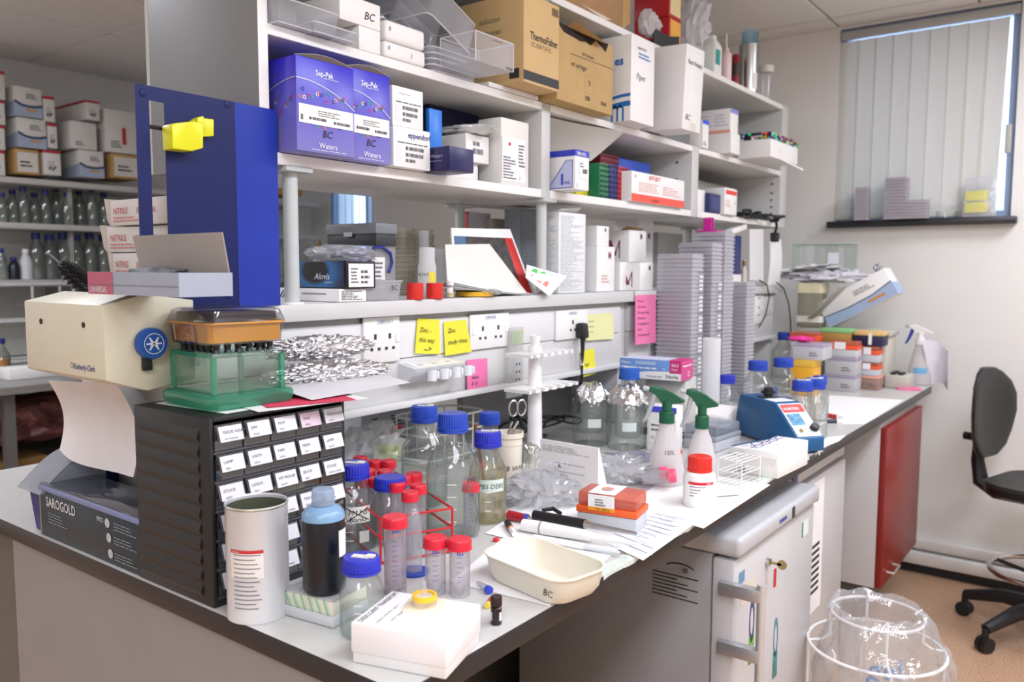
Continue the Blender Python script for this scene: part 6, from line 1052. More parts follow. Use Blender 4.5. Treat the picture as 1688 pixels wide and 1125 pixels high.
def bgbottle(lab, px, pb, pt, rpx, x=XF-.1, cap=bgc, z=None, glass=dullg, liq=None):
    P = PX(px, pb, x); P.z = z; t = thing('storage_bottle', lab, 'bottle', P, 0, 'bottles on the far shelves'); r = M(P, rpx); h = HT(P, pt)
    B().lathe([(0, .002), (r, 0), (r, h*.55), (r*.75, h*.72), (r*.4, h*.84), (r*.4, h*.9)], 18).o('body', glass, t); B().cyl(r*.52, h*.86, h, 16).o('cap', cap, t)
    if liq: B().lathe([(0, .004), (r*.94, .004), (r*.94, h*.42), (0, h*.42)], 16).o('liquid', liq, t)
OR2 = ['1st', '2nd', '3rd', '4th', '5th', '6th', '7th', '8th', '9th', '10th', '11th']
for k, px in enumerate((4, 22, 40, 58, 76, 94, 112, 132, 152, 172)): bgbottle('blue-capped glass bottle on the middle far shelf, %s from the picture edge' % OR2[k], px, 360, 318-(k % 3)*5, 9.5, XF-.08-.09*(k % 2), z=zB+.002)
for k, px in enumerate((62, 84, 106, 128, 150, 172)): bgbottle('large blue-capped glass bottle on the lower far shelf, %s from the small bottles' % OR2[k], px, 456, 384+(k % 2)*3, 13, XF-.1, z=zC+.002)
bgbottle('small bottle with blue cap at the edge of the lower far shelf', 4, 458, 410, 8, z=zC+.002); bgbottle('small dark bottle with blue cap on the lower far shelf', 24, 458, 424, 9, z=zC+.002, glass=mat('1c2030', .3)); bgbottle('white plastic bottle on the lower far shelf', 44, 458, 411, 10, z=zC+.002, cap=WHITE, glass=mat('dedfe0', .5))
# far bench
XB2 = PZ(0, 641, .9).x; fb = thing('far_bench', 'far grey bench below the wall shelves', 'bench', (0, 0, 0)); B().box(XL+.002, XB2, -.6, 3.2, .87, .9).o('worktop', mat('8d8b88', .4), fb); B().box(XL+.01, XB2-.6, -.5, 3.1, 0, .5).o('plinth', mat('6c655d', .6), fb); B().box(XB2-.62, XB2-.04, -.5, 3.1, .42, .45).o('under_shelf', mat('8b8680', .6), fb); B().box(XB2-.06, XB2-.02, .75, .79, 0, .87).o('leg', mat('6b6a69', .5), fb)
P = PZ(12, 622, .9); t = thing('orange_bottle', 'bottle of orange liquid on the far bench', 'bottle', (P.x-.05, P.y, .902)); r = M(P, 13); h = HT(P, 560); B().lathe([(0, 0), (r, 0), (r, h*.55), (r*.4, h*.8), (r*.4, h*.88)], 20).o('body', dullg, t); B().lathe([(0, .003), (r*.95, .003), (r*.95, h*.45), (0, h*.45)], 18).o('liquid', mat('e88a1e', .3), t); B().cyl(r*.5, h*.86, h, 16).o('cap', bgc, t)
P = PZ(25, 600, .9); t = thing('wire_stand', 'white wire stand at the back of the far bench', 'stand', (max(P.x-.2, XF+.2), P.y, .901))
for z in (.02, .22, .4): B().tube([(0, -.15, z), (0, .25, z), (-.15, .25, z), (-.15, -.15, z)], .01, 6, True).o('wire_tier', mat('c9c9c6', .5), t)
for x, y in ((0, -.15), (0, .05), (0, .25), (-.15, .25), (-.15, -.15)): B().tube([(x, y, 0), (x, y, .4)], .007, 6).o('upright', mat('c9c9c6', .5), t)
P = PZ(60, 625, .9); c = carton('white_block', 'small white box at the edge of the far bench', 'box', (P.x-.02, P.y-.1, .9015), (P.x-.02, P.y+.12, .9015), .05, .12, WHITE)
t = thing('plastic_bag', 'crumpled bag with red contents under the far bench', 'bag', (XB2-.3, PX(35, 700, XB2-.3).y, .715)); crumple((.16, .26, .11), 81, .3, (24, 18), 3).o('film', mat('8a5a5c', .3, var=.4, scale=12, bump=.5, bscale=15), t); B().box(-.1, .06, -.02, .12, .13, .15).o('paper_tag', mat('b9b4ae', .6), t)
c = carton('brown_carton', 'low brown carton under the far bench', 'box', (XB2-.12, PX(0, 745, XB2-.12).y-.3, .452), (XB2-.12, PX(78, 745, XB2-.12).y, .452), .12, .3, mat('9a7648', .7))
# ================================================================ seen through the gap under the shelves
def petri(px, x, lab, n=16, r=.044):
    P = PX(px, 400, x)
    for k in range(n):
        o = B().lathe([(0, 0), (r*.94, 0), (r*.94, .006), (r, .0065), (r, .0125), (0, .0128)], 20).o('petri_dish', clear('f8f6ee', 'c9c6b8', alpha=.4, milk='e6e2d4', gloss=.25), None, (x+.002*math.sin(k*3), P.y+.002*math.cos(k*5), RS+.0015+k*.0132)); tag(o, 'clear petri dish, %s of %s' % (ORD[n-1-k], lab), 'petri dish', 'petri dish stacks')
petri(657, -.885, 'the dish stack behind the grey slide case', 13); petri(689, -.90, 'the dish stack behind the milky jar', 13)
c = sb('red_folder', 'red and white folder box behind the leaning magazine', 'box', -.93, 772, 808, 370, 349, RS+.0015, .05, mat('b8242c', .45)); c.decal('F', 0, .72, 1, 1, mat('d9d4da', .5), 'white_band'); c.decal('F', .75, .2, 1, .6, mat('e3b02c', .5), 'yellow_corner')
c = sb('orange_carton', 'orange and cream carton behind the leaning magazine', 'box', -.90, 812, 852, 380, 360, RS+.0015, .05, mat('d2c8b8', .5)); c.decal('F', .5, 0, 1, .97, mat('b8432a', .5), 'orange_half')
t = thing('notice_board', 'white notice with a black and yellow post beside the far window', 'board'); xn = XF+.15
for (a_, b2, mt_, nm) in ((607, 620, mat('d9d4d0', .6), 'notice'), (620, 631, mat('181818', .5), 'black_post'), (631, 641, mat('d8d65a', .5), 'yellow_strip')): ya, yb2 = PX(a_, 350, xn).y, PX(b2, 350, xn).y; B().box(xn-.03, xn, ya, yb2, .91 if nm != 'notice' else 1.2, 2.2).o(nm, mt_, t)
t = thing('wooden_post', 'narrow brown wooden pole beyond the shelving', 'pole', (-2.6, PX(526, 380, -2.6).y, 0)); B().lathe([(0, 0), (.025, 0), (.02, 1.35), (.008, 1.52), (0, 1.53)], 12).o('pole', mat('8a6238', .6), t)
c = sb('brown_carton', 'brown carton on a far shelf seen beside the first post', 'box', -3.9, 462, 499, 320, 306, PX(462, 321, -3.9).z, .2, KRAFT)
# ================================================================ middle of the bench
def fbottle(label, px, pb, pt, rpx, nm='foil-capped'):
    P = bpos(px, pb); t = thing('foil_bottle', label, 'bottle', P, 0, 'foil-capped glass bottles'); r = M(P, rpx); h = HT(P, pt)
    B().lathe([(0, .003), (r*.9, .001), (r, .01), (r, h*.60), (r*.93, h*.70), (r*.65, h*.84), (r*.45, h*.9), (r*.45, h*.98)], 40).o('glass_body', GLASS, t)
    rr = random.Random(px); n = 40; b = B(); rings = []
    for k, (q, z) in enumerate(((.0, 1.0), (.45, 1.0), (.62, .95), (.85, .87), (1.0, .80), (1.06, .74))): rings.append([(r*q*(1+.09*noise.noise(Vector((j*.9, k*1.3, px)))+.02*rr.random())*math.cos(2*math.pi*j/n), r*q*(1+.09*noise.noise(Vector((j*.9, k*1.3, px+5))))*math.sin(2*math.pi*j/n), h*z+.012*r/.04*noise.noise(Vector((j*.55, k*.8, px+9)))) for j in range(n)])
    loft(b, rings[1:], True, False); b.o('foil_cover', FOIL, t, ang=15); a = facing(P); wrapped_label(t, r, h*.32, h*.46, a-.2, a+.5, mat('dbe4de', .5), off=1.01)
fbottle('big glass bottle under foil, beside the pipette stand', 975, 732, 632, 31); fbottle('big glass bottle under foil, beside the glove carton', 1032, 738, 637, 33)
mb('media bottle rising behind the foil-capped bottles', 1036, 720, 606, 22, 17, cap=mat('2a62c4', .4)); mb('media bottle with purple-blue cap behind the first foil bottle', 972, 712, 631, 22, 18, tape=False)
c = carton('grey_instrument', 'beige instrument box carrying the glove carton', 'instrument', PZ(1062, 716, BZ+.0005), PZ(1128, 724, BZ+.0005), .1, .09, None); h = HT(PZ(1128, 724, BZ), 626); c.d = (c.d[0], .09, h); B().box(0, c.d[0], 0, .09, 0, h, .004).o('body', mat('cfccc4', .45), c.r); B().box(-.002, c.d[0]+.002, -.002, .0, 0, .02).o('black_foot', BLACK, c.r); zg = BZ+.0005+h+.0006
g = cart('glove_carton', 'blue and pink glove carton printed with its material name', 'box', (1021, 621), (1133, 626), 590, .09, zg, None, rz=4); w, d, h = g.d; B().box(0, w, 0, d, 0, h, .001).o('body', mat('6f9ad8', .45, var=.02), g.r)
g.decal('F', 0, 0, 0, 0, PAPER, 'white_swoosh', poly=[(0, 0), (1, 0), (1, .36), (.8, .44), (.5, .40), (.25, .3), (0, .08)]); g.decal('F', .82, .36, 1, 1, mat('d6307e', .5), 'pink_corner'); g.decal('R', 0, .0, 1, 1, mat('d6488a', .5), 'pink_end'); g.decal('T', 0, 0, .78, 1, mat('d4dcf2', .5), 'pale_top'); g.decal('T', .78, 0, 1, 1, mat('d6307e', .5), 'pink_top'); wt_ = mat('f6f6fb', .5, var=0)
g.write('F', .03, .74, h*.2, 'Polyco', wt_, bold=.01, off=.0014); g.decal('F', .27, .72, .6, .9, mat('a9c4ea', .5), 'pale_word', .001); g.lines('F', .03, .52, .62, .62, 1, wt_, .0014, ragged=.1, fill=.7); g.write('F', .70, .5, h*.14, 'CE', wt_, off=.0014); g.write('F', .45, .1, h*.13, 'POWDER FREE', GREYINK, off=.0014); g.write('F', .76, .1, h*.26, 'Nitrile', INK, bold=.005, off=.0014); g.write('F', .85, .72, h*.2, 'S/6.5', wt_, bold=.015, off=.002); g.write('F', .85, .52, h*.16, 'Small', wt_, off=.002); g.lines('R', .1, .7, .9, .85, 1, wt_, .002); g.rings('R', [(.6, .3)], .008, wt_, .002, .3)
c = carton('reagent_box', 'white box with a blue band behind the first spray bottle', 'box', PZ(1066, 742, BZ+.0005), PZ(1114, 748, BZ+.0005), .1, .05, CARD, w=None); 
c.r.scale = (1, 1, 1); h0 = HT(PZ(1066, 742, BZ), 668); c.r.children[0].scale = (1, 1, h0/.1); c.d = (c.d[0], .05, h0); c.decal('F', 0, .86, 1, .99, mat('4a4ad0', .5), 'blue_band', .001); c.decal('F', .1, .2, .8, .7, PAPER, 'label', .001); c.lines('F', .15, .45, .7, .65, 2, GREYINK, .0016); c.rings('F', [(.2, .3)], .004, INK, .0016, .3)
P = bpos(1170, 702); r = M(P, 14.5); h = HT(P, 558); t = thing('paper_roll', 'tall translucent white roll standing behind the spray bottles', 'roll', P); B().lathe([(0, 0), (r, 0), (r, h), (r*.8, h), (r*.8, h*.97), (0, h*.97)], 32).o('roll', clear('fafafa', 'e2e4e6', rough=.2, gloss=.15, alpha=.8), t)
grn = mat('0f5a3c', .35); gry = mat('b4b7ba', .4)
def spray(label, px, pb, ptb, pth, rpx, az, body, head, trig, txt=None):
    """trigger spray bottle: tapered body, collar, head with nozzle, trigger"""
    P = bpos(px, pb); t = thing('spray_bottle', label, 'spray bottle', P, az, 'trigger spray bottles'); r = M(P, rpx); hb = HT(P, ptb); H = HT(P, pth)
    B().lathe([(0, .002), (r*.9, 0), (r, .006), (r*.96, hb*.25), (r*.55, hb*.8), (r*.40, hb*.92), (r*.36, hb), (0, hb)], 36).o('body', body, t)
    k = H-hb; capm(B(), r*.40, hb, hb+k*.32, 24, .06).o('collar', head, t); B().cyl(r*.26, hb+k*.32, hb+k*.6, 18).o('neck', head, t)
    B().prism([(-r*.95, hb+k*.62), (-r*.85, hb+k*.56), (-r*.28, hb+k*.52), (r*.28, hb+k*.52), (r*.62, hb+k*.80), (r*.95, hb+k*.84), (r*.92, hb+k*.97), (r*.5, hb+k*1.0), (-r*.2, hb+k*.84)], -r*.17, r*.17, 'y', .002).o('head', head, t)
    B().tube([(r*.9, 0, hb+k*.9), (r*1.25, 0, hb+k*.93)], [r*.12, r*.15], 10).o('nozzle', gry, t)
    B().tube([(r*.62, 0, hb+k*.80), (r*.80, 0, hb+k*.5), (r*.98, 0, hb+k*.22), (r*1.2, 0, hb+k*.0)], [r*.16, r*.14, r*.11, r*.07], 10).o('trigger', trig, t); B().tube([(0, 0, .006), (0, 0, hb)], r*.05, 6).o('dip_tube', WHITE, t)
    if txt: a = facing(P)-az; [curved_text(t, s_, r*.34, r*.80, hb*(.52-.2*i), a+.2, mat('4a4a4a', .6, var=0)) for i, s_ in enumerate(txt)]
    return t
milk2 = clear('f6f4f2', 'e6e2e0', rough=.3, gloss=.1, alpha=.74, milk='f4f0f0')
spray('green-headed spray bottle with handwriting, nearer the foil bottles', 1097, 797, 697, 637, 31, R(205), milk2, grn, gry, ('10%', 'DEC')); spray('green-headed spray bottle behind the red-capped bottle', 1155, 788, 706, 641, 28, R(205), milk2, grn, gry)
P = bpos(1152, 833); r = M(P, 26.5); h = HT(P, 752); t = thing('reagent_bottle', 'white plastic reagent bottle with a red cap at the bench edge', 'bottle', P); wb_ = mat('f0efec', .4, var=.01)
B().lathe([(0, .001), (r*.92, 0), (r, .004), (r, h*.58), (r*.94, h*.65), (r*.74, h*.70), (r*.72, h*.74), (0, h*.74)], 40).o('body', wb_, t); capm(B(), r*.74, h*.70, h, 28, .05).o('cap', mat('e02f26', .38), t); a = facing(P); wrapped_label(t, r, h*.12, h*.56, a-.95, a+.95, mat('f4f3f0', .5)); wrapped_label(t, r, h*.48, h*.535, a-.7, a+.95, mat('d9283a', .5), 'red_stripe', 1.01); curved_text(t, 'ALFA', h*.05, r*1.015, h*.487, a+.6, WHITE); b = B()
for k in range(4): b.lathe([(r*1.01, h*(.43-.06*k)), (r*1.01, h*(.445-.06*k))], 5, a0=a-.6, a1=a+(.4, .1, -.1, -.3)[k])
b.o('small_print', GREYINK, t, smooth=False, kind='stuff')
def pbox(name, label, cat, a, b_, c_, pt, mt_, **k):
    """box whose base corners meet the bench at a (far end of near face), b_ (near corner), c_"""
    A, Bq, Cq = PZ(*a, BZ+.0006), PZ(*b_, BZ+.0006), PZ(*c_, BZ+.0006); return carton(name, label, cat, A, Bq, HT(Bq, pt), (Cq-Bq).length, mt_, **k)
c = pbox('pipette_tip_box', 'grey pipette tip box with a clear lid beside the spray bottles', 'box', (1126, 738), (1180, 747), (1219, 733), 706, None); w, d, h = c.d; B().box(0, w, 0, d, 0, h*.42, .003).o('base', mat('c6c9cd', .4), c.r); B().box(-.001, w+.001, -.001, d+.001, h*.42, h*.6, .002).o('tray', mat('9fa6ae', .4), c.r); B().box(.002, w-.002, .002, d-.002, h*.6, h, .004).o('lid', clear('e9ecf2', 'b6bcc8', alpha=.4, milk='d4d8e0'), c.r)
c = pbox('foam_rack', 'white foam rack with blue-ringed holes behind the spray bottles', 'rack', (1122, 712), (1195, 722), (1210, 714), 688, None); w, d, h = c.d; B().hexa([(0, 0, 0), (w, 0, 0), (w, d, 0), (0, d, 0), (0, .01, h), (w, .01, h), (w, d, h*1.35), (0, d, h*1.35)], .001).o('body', WHITE, c.r); c.rings('F', [(.12+.15*k, .65+(k % 2)*.1) for k in range(6)], .0035, mat('4a56b0', .5, var=0), .004, .4)
P = bpos(1118, 757); t = thing('orange_clip', 'small orange clip between the spray bottles', 'clip', P); B().prism([(-.008, 0), (.008, 0), (.005, .012), (.012, .02), (.004, .026), (-.006, .02)], -.004, .004, 'y', .001).o('body', mat('ef5a22', .4), t)
c = pbox('tube_rack', 'white wire test-tube rack before the open carton', 'rack', (1183, 796), (1222, 804), (1236, 790), 762, None); w, d, h = c.d; ww = mat('eae9e4', .4)
for z in (.06, .5, .97):
    B().tube([(0, 0, h*z), (w, 0, h*z), (w, d, h*z), (0, d, h*z)], .0014, 6, True).o('wire_loop', ww, c.r)
    for k in (1, 2, 3): B().tube([(w*k/4, 0, h*z), (w*k/4, d, h*z)], .0011, 6).o('cross_wire', ww, c.r)
for x_, y_ in ((0, 0), (w, 0), (w, d), (0, d)): B().tube([(x_, y_, .0014), (x_, y_, h*.97)], .0014, 6).o('corner_wire', ww, c.r)
c = pbox('white_carton', 'white open carton with violet scribbles lying at the bench edge', 'box', (1228, 781), (1273, 790), (1318, 760), 747, None); c.r.rotation_euler = (0, 0, R(-3)); c.d = (.08, .19, c.d[2]); w, d, h = c.d; B().box(0, w, 0, d, 0, h, .001).o('body', CARD, c.r); B().lathe([(0, 0), (w*.55, 0), (w*.55, .001), (0, .001)], 18, a0=R(180), a1=R(360)).o('round_flap', CARD, c.r, loc=(w*.4, -.002, h*.72), rot=(R(100), 0, 0)); c.stroke('T', [(.1+.05*math.sin(k*2.2), .05+.08*k) for k in range(12)], .0035, mat('4a3a9a', .5, var=0)); c.stroke('T', [(.25-.05*math.sin(k*2.2), .05+.08*k) for k in range(12)], .0025, mat('4a3a9a', .5, var=0)); c.write('T', .45, .4, .012, 'Tips', mat('9a9ab0', .5, var=0), shear=.3); c.write('T', .55, .2, .012, 'Large', mat('9a9ab0', .5, var=0), shear=.3)
c = pbox('flat_box', 'flat white box with blue bands before the blue mixer', 'box', (1203, 748), (1248, 758), (1278, 735), 745, None); w, d, h = c.d; B().box(0, w, 0, d, 0, h, .001).o('body', CARD, c.r); c.decal('T', .62, 0, .86, 1, mat('1f5a8c', .5), 'blue_band'); c.decal('T', .0, 0, .12, 1, mat('1f5a8c', .5), 'blue_band'); c.stroke('T', [(.25+.2*math.sin(k*1.4), .1+.1*k) for k in range(8)], .003, mat('3a4a9a', .5, var=0), .0012)
# blue vortex mixer
A, Bq = PZ(1212, 716, BZ), PZ(1314, 751, BZ); t = thing('vortex_mixer', 'blue laboratory vortex mixer with black cup and dial', 'mixer', (A.x, A.y, BZ+.0006), math.atan2(Bq.y-A.y, Bq.x-A.x)); L = (Bq-A).length; d = .085; hv = HT(Bq, 675); vb = mat('195a8e', .38, var=.04)
B().prism([(0, .006), (L, .006), (L*1.0, hv*.34), (L*.64, hv), (L*.06, hv*1.0), (0, hv*.5)], 0, d, 'y', .004).o('housing', vb, t)
for x_, y_ in ((.02, .015), (L-.02, .015), (.02, d-.015), (L-.02, d-.015)): B().cyl(.007, 0, .007, 12, x_, y_).o('foot', BLACK, t)
sl = math.atan2(hv*.66, -L*.36); n_ = Vector((hv*.66, 0, L*.36)).normalized(); p0 = Vector((L, 0, hv*.34))+n_*.0015; p1 = Vector((L*.64, 0, hv))+n_*.0015
def onp(u, v, o=0): return p0*(1-v)+p1*v+Vector((0, d*u, 0))+n_*o
B().quad(onp(.06, .05), onp(.94, .05), onp(.94, .95), onp(.06, .95)).o('front_sticker', mat('dfe6ea', .4, var=.15, scale=70), t); B().quad(onp(.1, .70, .0006), onp(.9, .70, .0006), onp(.9, .92, .0006), onp(.1, .92, .0006)).o('red_title', mat('d6423a', .45), t); B().quad(onp(.12, .35, .0006), onp(.62, .35, .0006), onp(.62, .66, .0006), onp(.12, .66, .0006)).o('blue_swirl', mat('5a9ac0', .45, var=.4, scale=80), t)
mm = facemat(onp(.14, .76, .0012), Vector((0, 1, 0)), (p1-p0).normalized(), n_, 0); o = link('lettering', text_mesh('VORTEX', .013, WHITE, bold=.02), t); o.matrix_local = mm
o = link('lettering', text_mesh('2', .024, mat('e84a3a', .4, var=0), bold=.03), t); o.matrix_local = facemat(onp(.74, .72, .0018), Vector((0, 1, 0)), (p1-p0).normalized(), n_, 0)
o = B().lathe([(0, .012), (.011, .012), (.012, .0), (0, 0)], 20).o('dial', BLACK, t); o.matrix_local = facemat(onp(.8, .24), Vector((0, 1, 0)), (p1-p0).normalized(), n_, .001)
o = B().lathe([(0, .008), (.004, .008), (.006, 0), (0, 0)], 16).o('switch', mat('c9b48a', .3, .8), t); o.matrix_local = facemat(onp(.3, .2), Vector((0, 1, 0)), (p1-p0).normalized(), n_, .001)
B().lathe([(0, hv), (.028, hv), (.03, hv+.003), (.0, hv+.0035)], 28).o('collar_plate', mat('3c4146', .4), t, loc=(L*.33, d*.5, 0)); B().lathe([(0, hv+.003), (.012, hv+.003), (.012, hv+.01), (.020, hv+.012), (.021, hv+.018), (.014, hv+.019), (.014, hv+.026), (.011, hv+.027), (0, hv+.022)], 28).o('rubber_cup', BLACK, t, loc=(L*.33, d*.5, 0)); B().box(L*.42, L*.6, .01, d-.01, hv, hv+.0008).o('top_label', PAPER, t)
# bottles behind the mixer
mb('media bottle between the white roll and the mixer', 1197, 700, 618, 19, 12.5, tape=False); mb('wide conical media bottle behind the mixer, with the darker cap', 1247, 688, 595, 27, 15.5, tape=False, cap=BC2); mb('wide media bottle behind the mixer, second from the plates', 1289, 678, 590, 24, 15.5, tape=False, cap=BC2, fill=.5)
mb('media bottle beside the mixer, its cap touching its neighbour', 1320, 727, 627, 22, 16.5, cap=BC2); mb('media bottle beside the mixer, nearest the bench edge', 1341, 722, 624, 21, 16, cap=BC2); mb('media bottle behind the pair beside the mixer', 1349, 694, 620, 15, 11, cap=BC2, tape=False); mb('media bottle standing by the far pile of boxes', 1290, 622, 548, 19, 9.5, tape=False, cap=BC2)
for i, (px, py, lab) in enumerate(((1271, 650, 'loose blue screw top between the bottles behind the mixer'), (1310, 640, 'loose blue screw top lying by the yellow box'), (1293, 668, 'loose purple-blue screw top beside the mixer'), (1232, 663, 'loose purple-blue screw top seen over the mixer'))):
    P = bpos(px, py); t = thing('screw_top', lab, 'screw top', P, .4*i, 'loose blue screw tops'); capm(B(), .025, 0, .028, 28, .05).o('body', (BC2, BC2, BLUECAP, BLUECAP)[i], t)
bsheet('large white paper sheet on the far end of the bench', [(1352, 700), (1425, 700), (1490, 660), (1365, 652)], 0); bsheet('white card lying beside the last bottles', [(1358, 738), (1383, 728), (1395, 718), (1356, 722)], 0)
for i, (a, b_, lab, cl) in enumerate((((1364, 689), (1392, 694), 'marker pen with red barrel by the large paper', 'c62a2c'), ((1364, 699), (1388, 699), 'dark marker pen by the large paper', '3a3a40'))):
    t = lay('marker_pen', lab, 'pen', a, b_, [('barrel', 0, .6, .007, .007, mat(cl, .4)), ('cap', .6, 1, .0075, .007, WHITE)], .008)
# ================================================================ far end pile
def sy(name, lab, cat, yf, pl, pr, pm, pt, z, d, mt_, ph=None, **k):
    """box with its front on the plane y = yf, facing down the bench"""
    A = PY(pl, pm, yf); q = PY(pr, pm, yf); A.z = z; return carton(name, lab, cat, A, Vector((q.x, yf, z)), ph or HT(A, pt), d, mt_, rz=0, w=q.x-A.x, **k)
yI = 3.0; inst = sy('chart_recorder', 'large beige instrument under papers at the far end', 'instrument', yI, 1318, 1462, 560, 540, BZ+.0006, .17, None); w, d, h = inst.d
B().box(0, w, 0, d, .01, h-.02, .006).o('housing', mat('cfcaba', .45), inst.r); B().box(-.004, w+.012, -.004, d+.004, h-.022, h, .004).o('top_cover', mat('c0bdb0', .45), inst.r); B().box(.01, w-.01, .01, d-.01, 0, .01).o('plinth', BLACK, inst.r); B().box(w+.001, w+.095, -.02, d-.06, .0, .055, .006).o('keypad_base', mat('c9c6ba', .45), inst.r)
for k in range(5): B().box(w+.02+.03*(k % 2), w+.04+.03*(k % 2), -.01+.035*(k//2), .012+.035*(k//2), .055, .064, .002).o('key', BLACK, inst.r)
ZI = BZ+.0006+h+.001
orm = mat('ee5a2e', .4); gb = mat('c9ccd0', .45); lil = clear('f4f0f8', 'd8d0e6', alpha=.6, milk='e9e0f4'); clr2 = clear('fafafc', 'e4e4ea', alpha=.75, milk='f8f8fa')
def tipbox(lab, yf, pl, pr, z, pt, d=.075):
    c = sy('pipette_tip_box', lab, 'box', yf, pl, pr, 600, pt, z, d, None, group='orange pipette tip boxes at the far end'); w, d, h = c.d; B().box(0, w, 0, d, 0, h*.48, .002).o('base', gb, c.r); B().box(-.001, w+.001, -.001, d+.001, h*.48, h*.75, .001).o('tray', orm, c.r); B().box(.001, w-.001, .001, d-.001, h*.75, h, .003).o('lid', clear('ffd0bc', 'f09a7c', alpha=.5, milk='f6a080'), c.r); c.decal('F', .2, .5, .6, .95, PAPER, 'label', .002); return z+h+.001
def lidbox(lab, yf, pl, pr, z, pt, body, lid, d=.09, label=True):
    c = sy('storage_tub', lab, 'tub', yf, pl, pr, 600, pt, z, d, None, group='storage tubs at the far end'); w, d, h = c.d; B().box(0, w, 0, d, 0, h*.8, .003, taper=(1.02, 1.02)).o('body', body, c.r); B().box(-.002, w+.002, -.002, d+.002, h*.8, h, .003).o('lid', lid, c.r)
    if label: c.lines('F', .55, .25, .85, .55, 2, GREYINK, .003)
    return z+h+.001
z0 = BZ+.0006; y1_, y2_ = 2.76, 2.87
za = lidbox('clear tub at the bottom of the middle far pile', y1_, 1359, 1411, z0, 617, clr2, lil); za = lidbox('clear tub with lilac lid in the middle far pile', y1_, 1360, 1411, za, 588, clr2, lil); tipbox('orange tip box on top of the middle far pile', y1_+.005, 1365, 1412, za, 562)
za = lidbox('pink-tinted clear tub at the bottom of the pile by the keypad', y2_, 1416, 1449, z0, 619, clear('f6e6e0', 'dcb4a4', alpha=.5, milk='eccabc'), mat('e8a08a', .4)); za = tipbox('orange tip box low in the pile by the keypad', y2_, 1416, 1448, za, 597); tipbox('orange tip box on top of the pile by the keypad', y2_, 1416, 1448, za, 571)
za = lidbox('yellow tub behind the blue-capped bottles', 2.55, 1303, 1342, z0, 592, mat('f0b02a', .45), mat('f4c24a', .4), label=False); za = lidbox('clear tub with lilac lid on the yellow tub', 2.55, 1307, 1356, za, 566, clr2, lil, d=.12)
t = thing('pink_paper', 'crumpled bright pink paper on the lilac-lidded tub', 'paper', (PY(1320, 560, 2.60).x, 2.60, za+.012)); crumple((.045, .03, .012), 91, .35, (14, 10), 3).o('paper', mat('f23a9a', .6), t)
def tallbox(name, lab, yf, pl, pr, pt, pb, body, lid, nm='tub'):
    c = sy(name, lab, nm, yf, pl, pr, 560, pt, PY(pl, pb, yf).z, .08, None); w, d, h = c.d; B().box(0, w, 0, d, 0, h*.72, .002).o('body', body, c.r); B().box(-.001, w+.001, -.001, d+.001, h*.72, h, .002).o('lid', lid, c.r); B().box(.004, w-.004, .002, d-.002, -(c.r.location.z-BZ)+.001, -.001, .002).o('support_tub', gb, c.r); return c
tallbox('kraft_tub', 'brown tub with a green lid on a grey support tub', 2.87, 1351, 1402, 541, 565, mat('b8924e', .5), mat('8fd08a', .45)); c = tallbox('navy_tub', 'navy tub with a yellow lid before the beige instrument', 2.96, 1406, 1461, 543, 569, mat('1d1f44', .45), mat('e6c07a', .45)) if False else None
c = sy('navy_tub', 'navy tub with a yellow lid on the orange tip boxes', 'tub', 2.875, 1408, 1456, 555, 546, za if False else PY(1408, 570, 2.875).z+.001, .09, None); w, d, h = c.d; B().box(0, w, 0, d, 0, h*.72, .002).o('body', mat('1d1f44', .45), c.r); B().box(-.001, w+.001, -.001, d+.001, h*.72, h, .002).o('lid', mat('e6c07a', .45), c.r); c.decal('F', .5, .1, .62, .9, PAPER, 'tape', .002)
tallbox('pipette_tip_box', 'orange tip box on a grey support tub behind the pink paper', 2.75, 1302, 1347, 548, 562, orm, clear('ffd0bc', 'f09a7c', alpha=.5, milk='f6a080'), 'box')
# things on top of the instrument
P = Vector((PY(1338, 535, 3.05).x, 3.05, ZI)); hJ = HT(P, 467); t = thing('cream_lid_jar', 'square clear jar with cream lid on the beige instrument', 'jar', P); r = M(P, 21)
loft(B(), [ring3(rrect(2*r*.92, 2*r*.92, r*.3), 0), ring3(rrect(2*r*.92, 2*r*.92, r*.3), hJ*.78)]).o('body', clear('f2efe6', 'b9b49c', alpha=.3, milk='cfc8b4', bump=.5), t); loft(B(), [ring3(rrect(2*r, 2*r, r*.3), hJ*.78), ring3(rrect(2*r, 2*r, r*.3), hJ)]).o('lid', mat('e6dcb6', .45), t); loft(B(), [ring3(rrect(2.04*r, 2.04*r, r*.3), hJ*.12), ring3(rrect(2.04*r, 2.04*r, r*.3), hJ*.26)]).o('band', mat('e6e2d4', .45), t)
A = PY(1368, 535, 3.02); Lc = .31; c = carton('slanted_carton', 'white carton with a blue wave lying tilted on the pile', 'box', (A.x, 3.02, ZI+.002), (A.x+1, 3.02, ZI+.002), .12, .12, CARD, rz=0, w=Lc); c.r.rotation_euler = (0, R(-30), 0); w, d, h = c.d
c.decal('F', 0, 0, 0, 0, mat('a9bddc', .5), 'blue_panel', poly=[(0, 0), (1, 0), (1, .5), (.7, .36), (.35, .34), (0, .42)]); c.stroke('F', [(0, .42), (.35, .34), (.7, .36), (1, .5)], .004, mat('3a4660', .5, var=0), .0012); c.decal('F', .62, .16, .86, .24, mat('e0902e', .5), 'orange_word', .0012); c.lines('F', .5, .6, .8, .8, 3, GREYINK, .0012); c.decal('R', 0, 0, 1, .45, mat('a9bddc', .5), 'blue_panel')
c2 = carton('grey_board', 'grey flat board propped over the tilted carton', 'board', (A.x-.012, 3.0, ZI+.012), (A.x+1, 3.0, ZI+.012), .006, .1, mat('a9a6a0', .6), rz=0, w=.19); c2.r.rotation_euler = (0, R(-47), 0); c2.r.location.x -= .045; c2.r.location.z += .03; c2.r.location.y -= .11
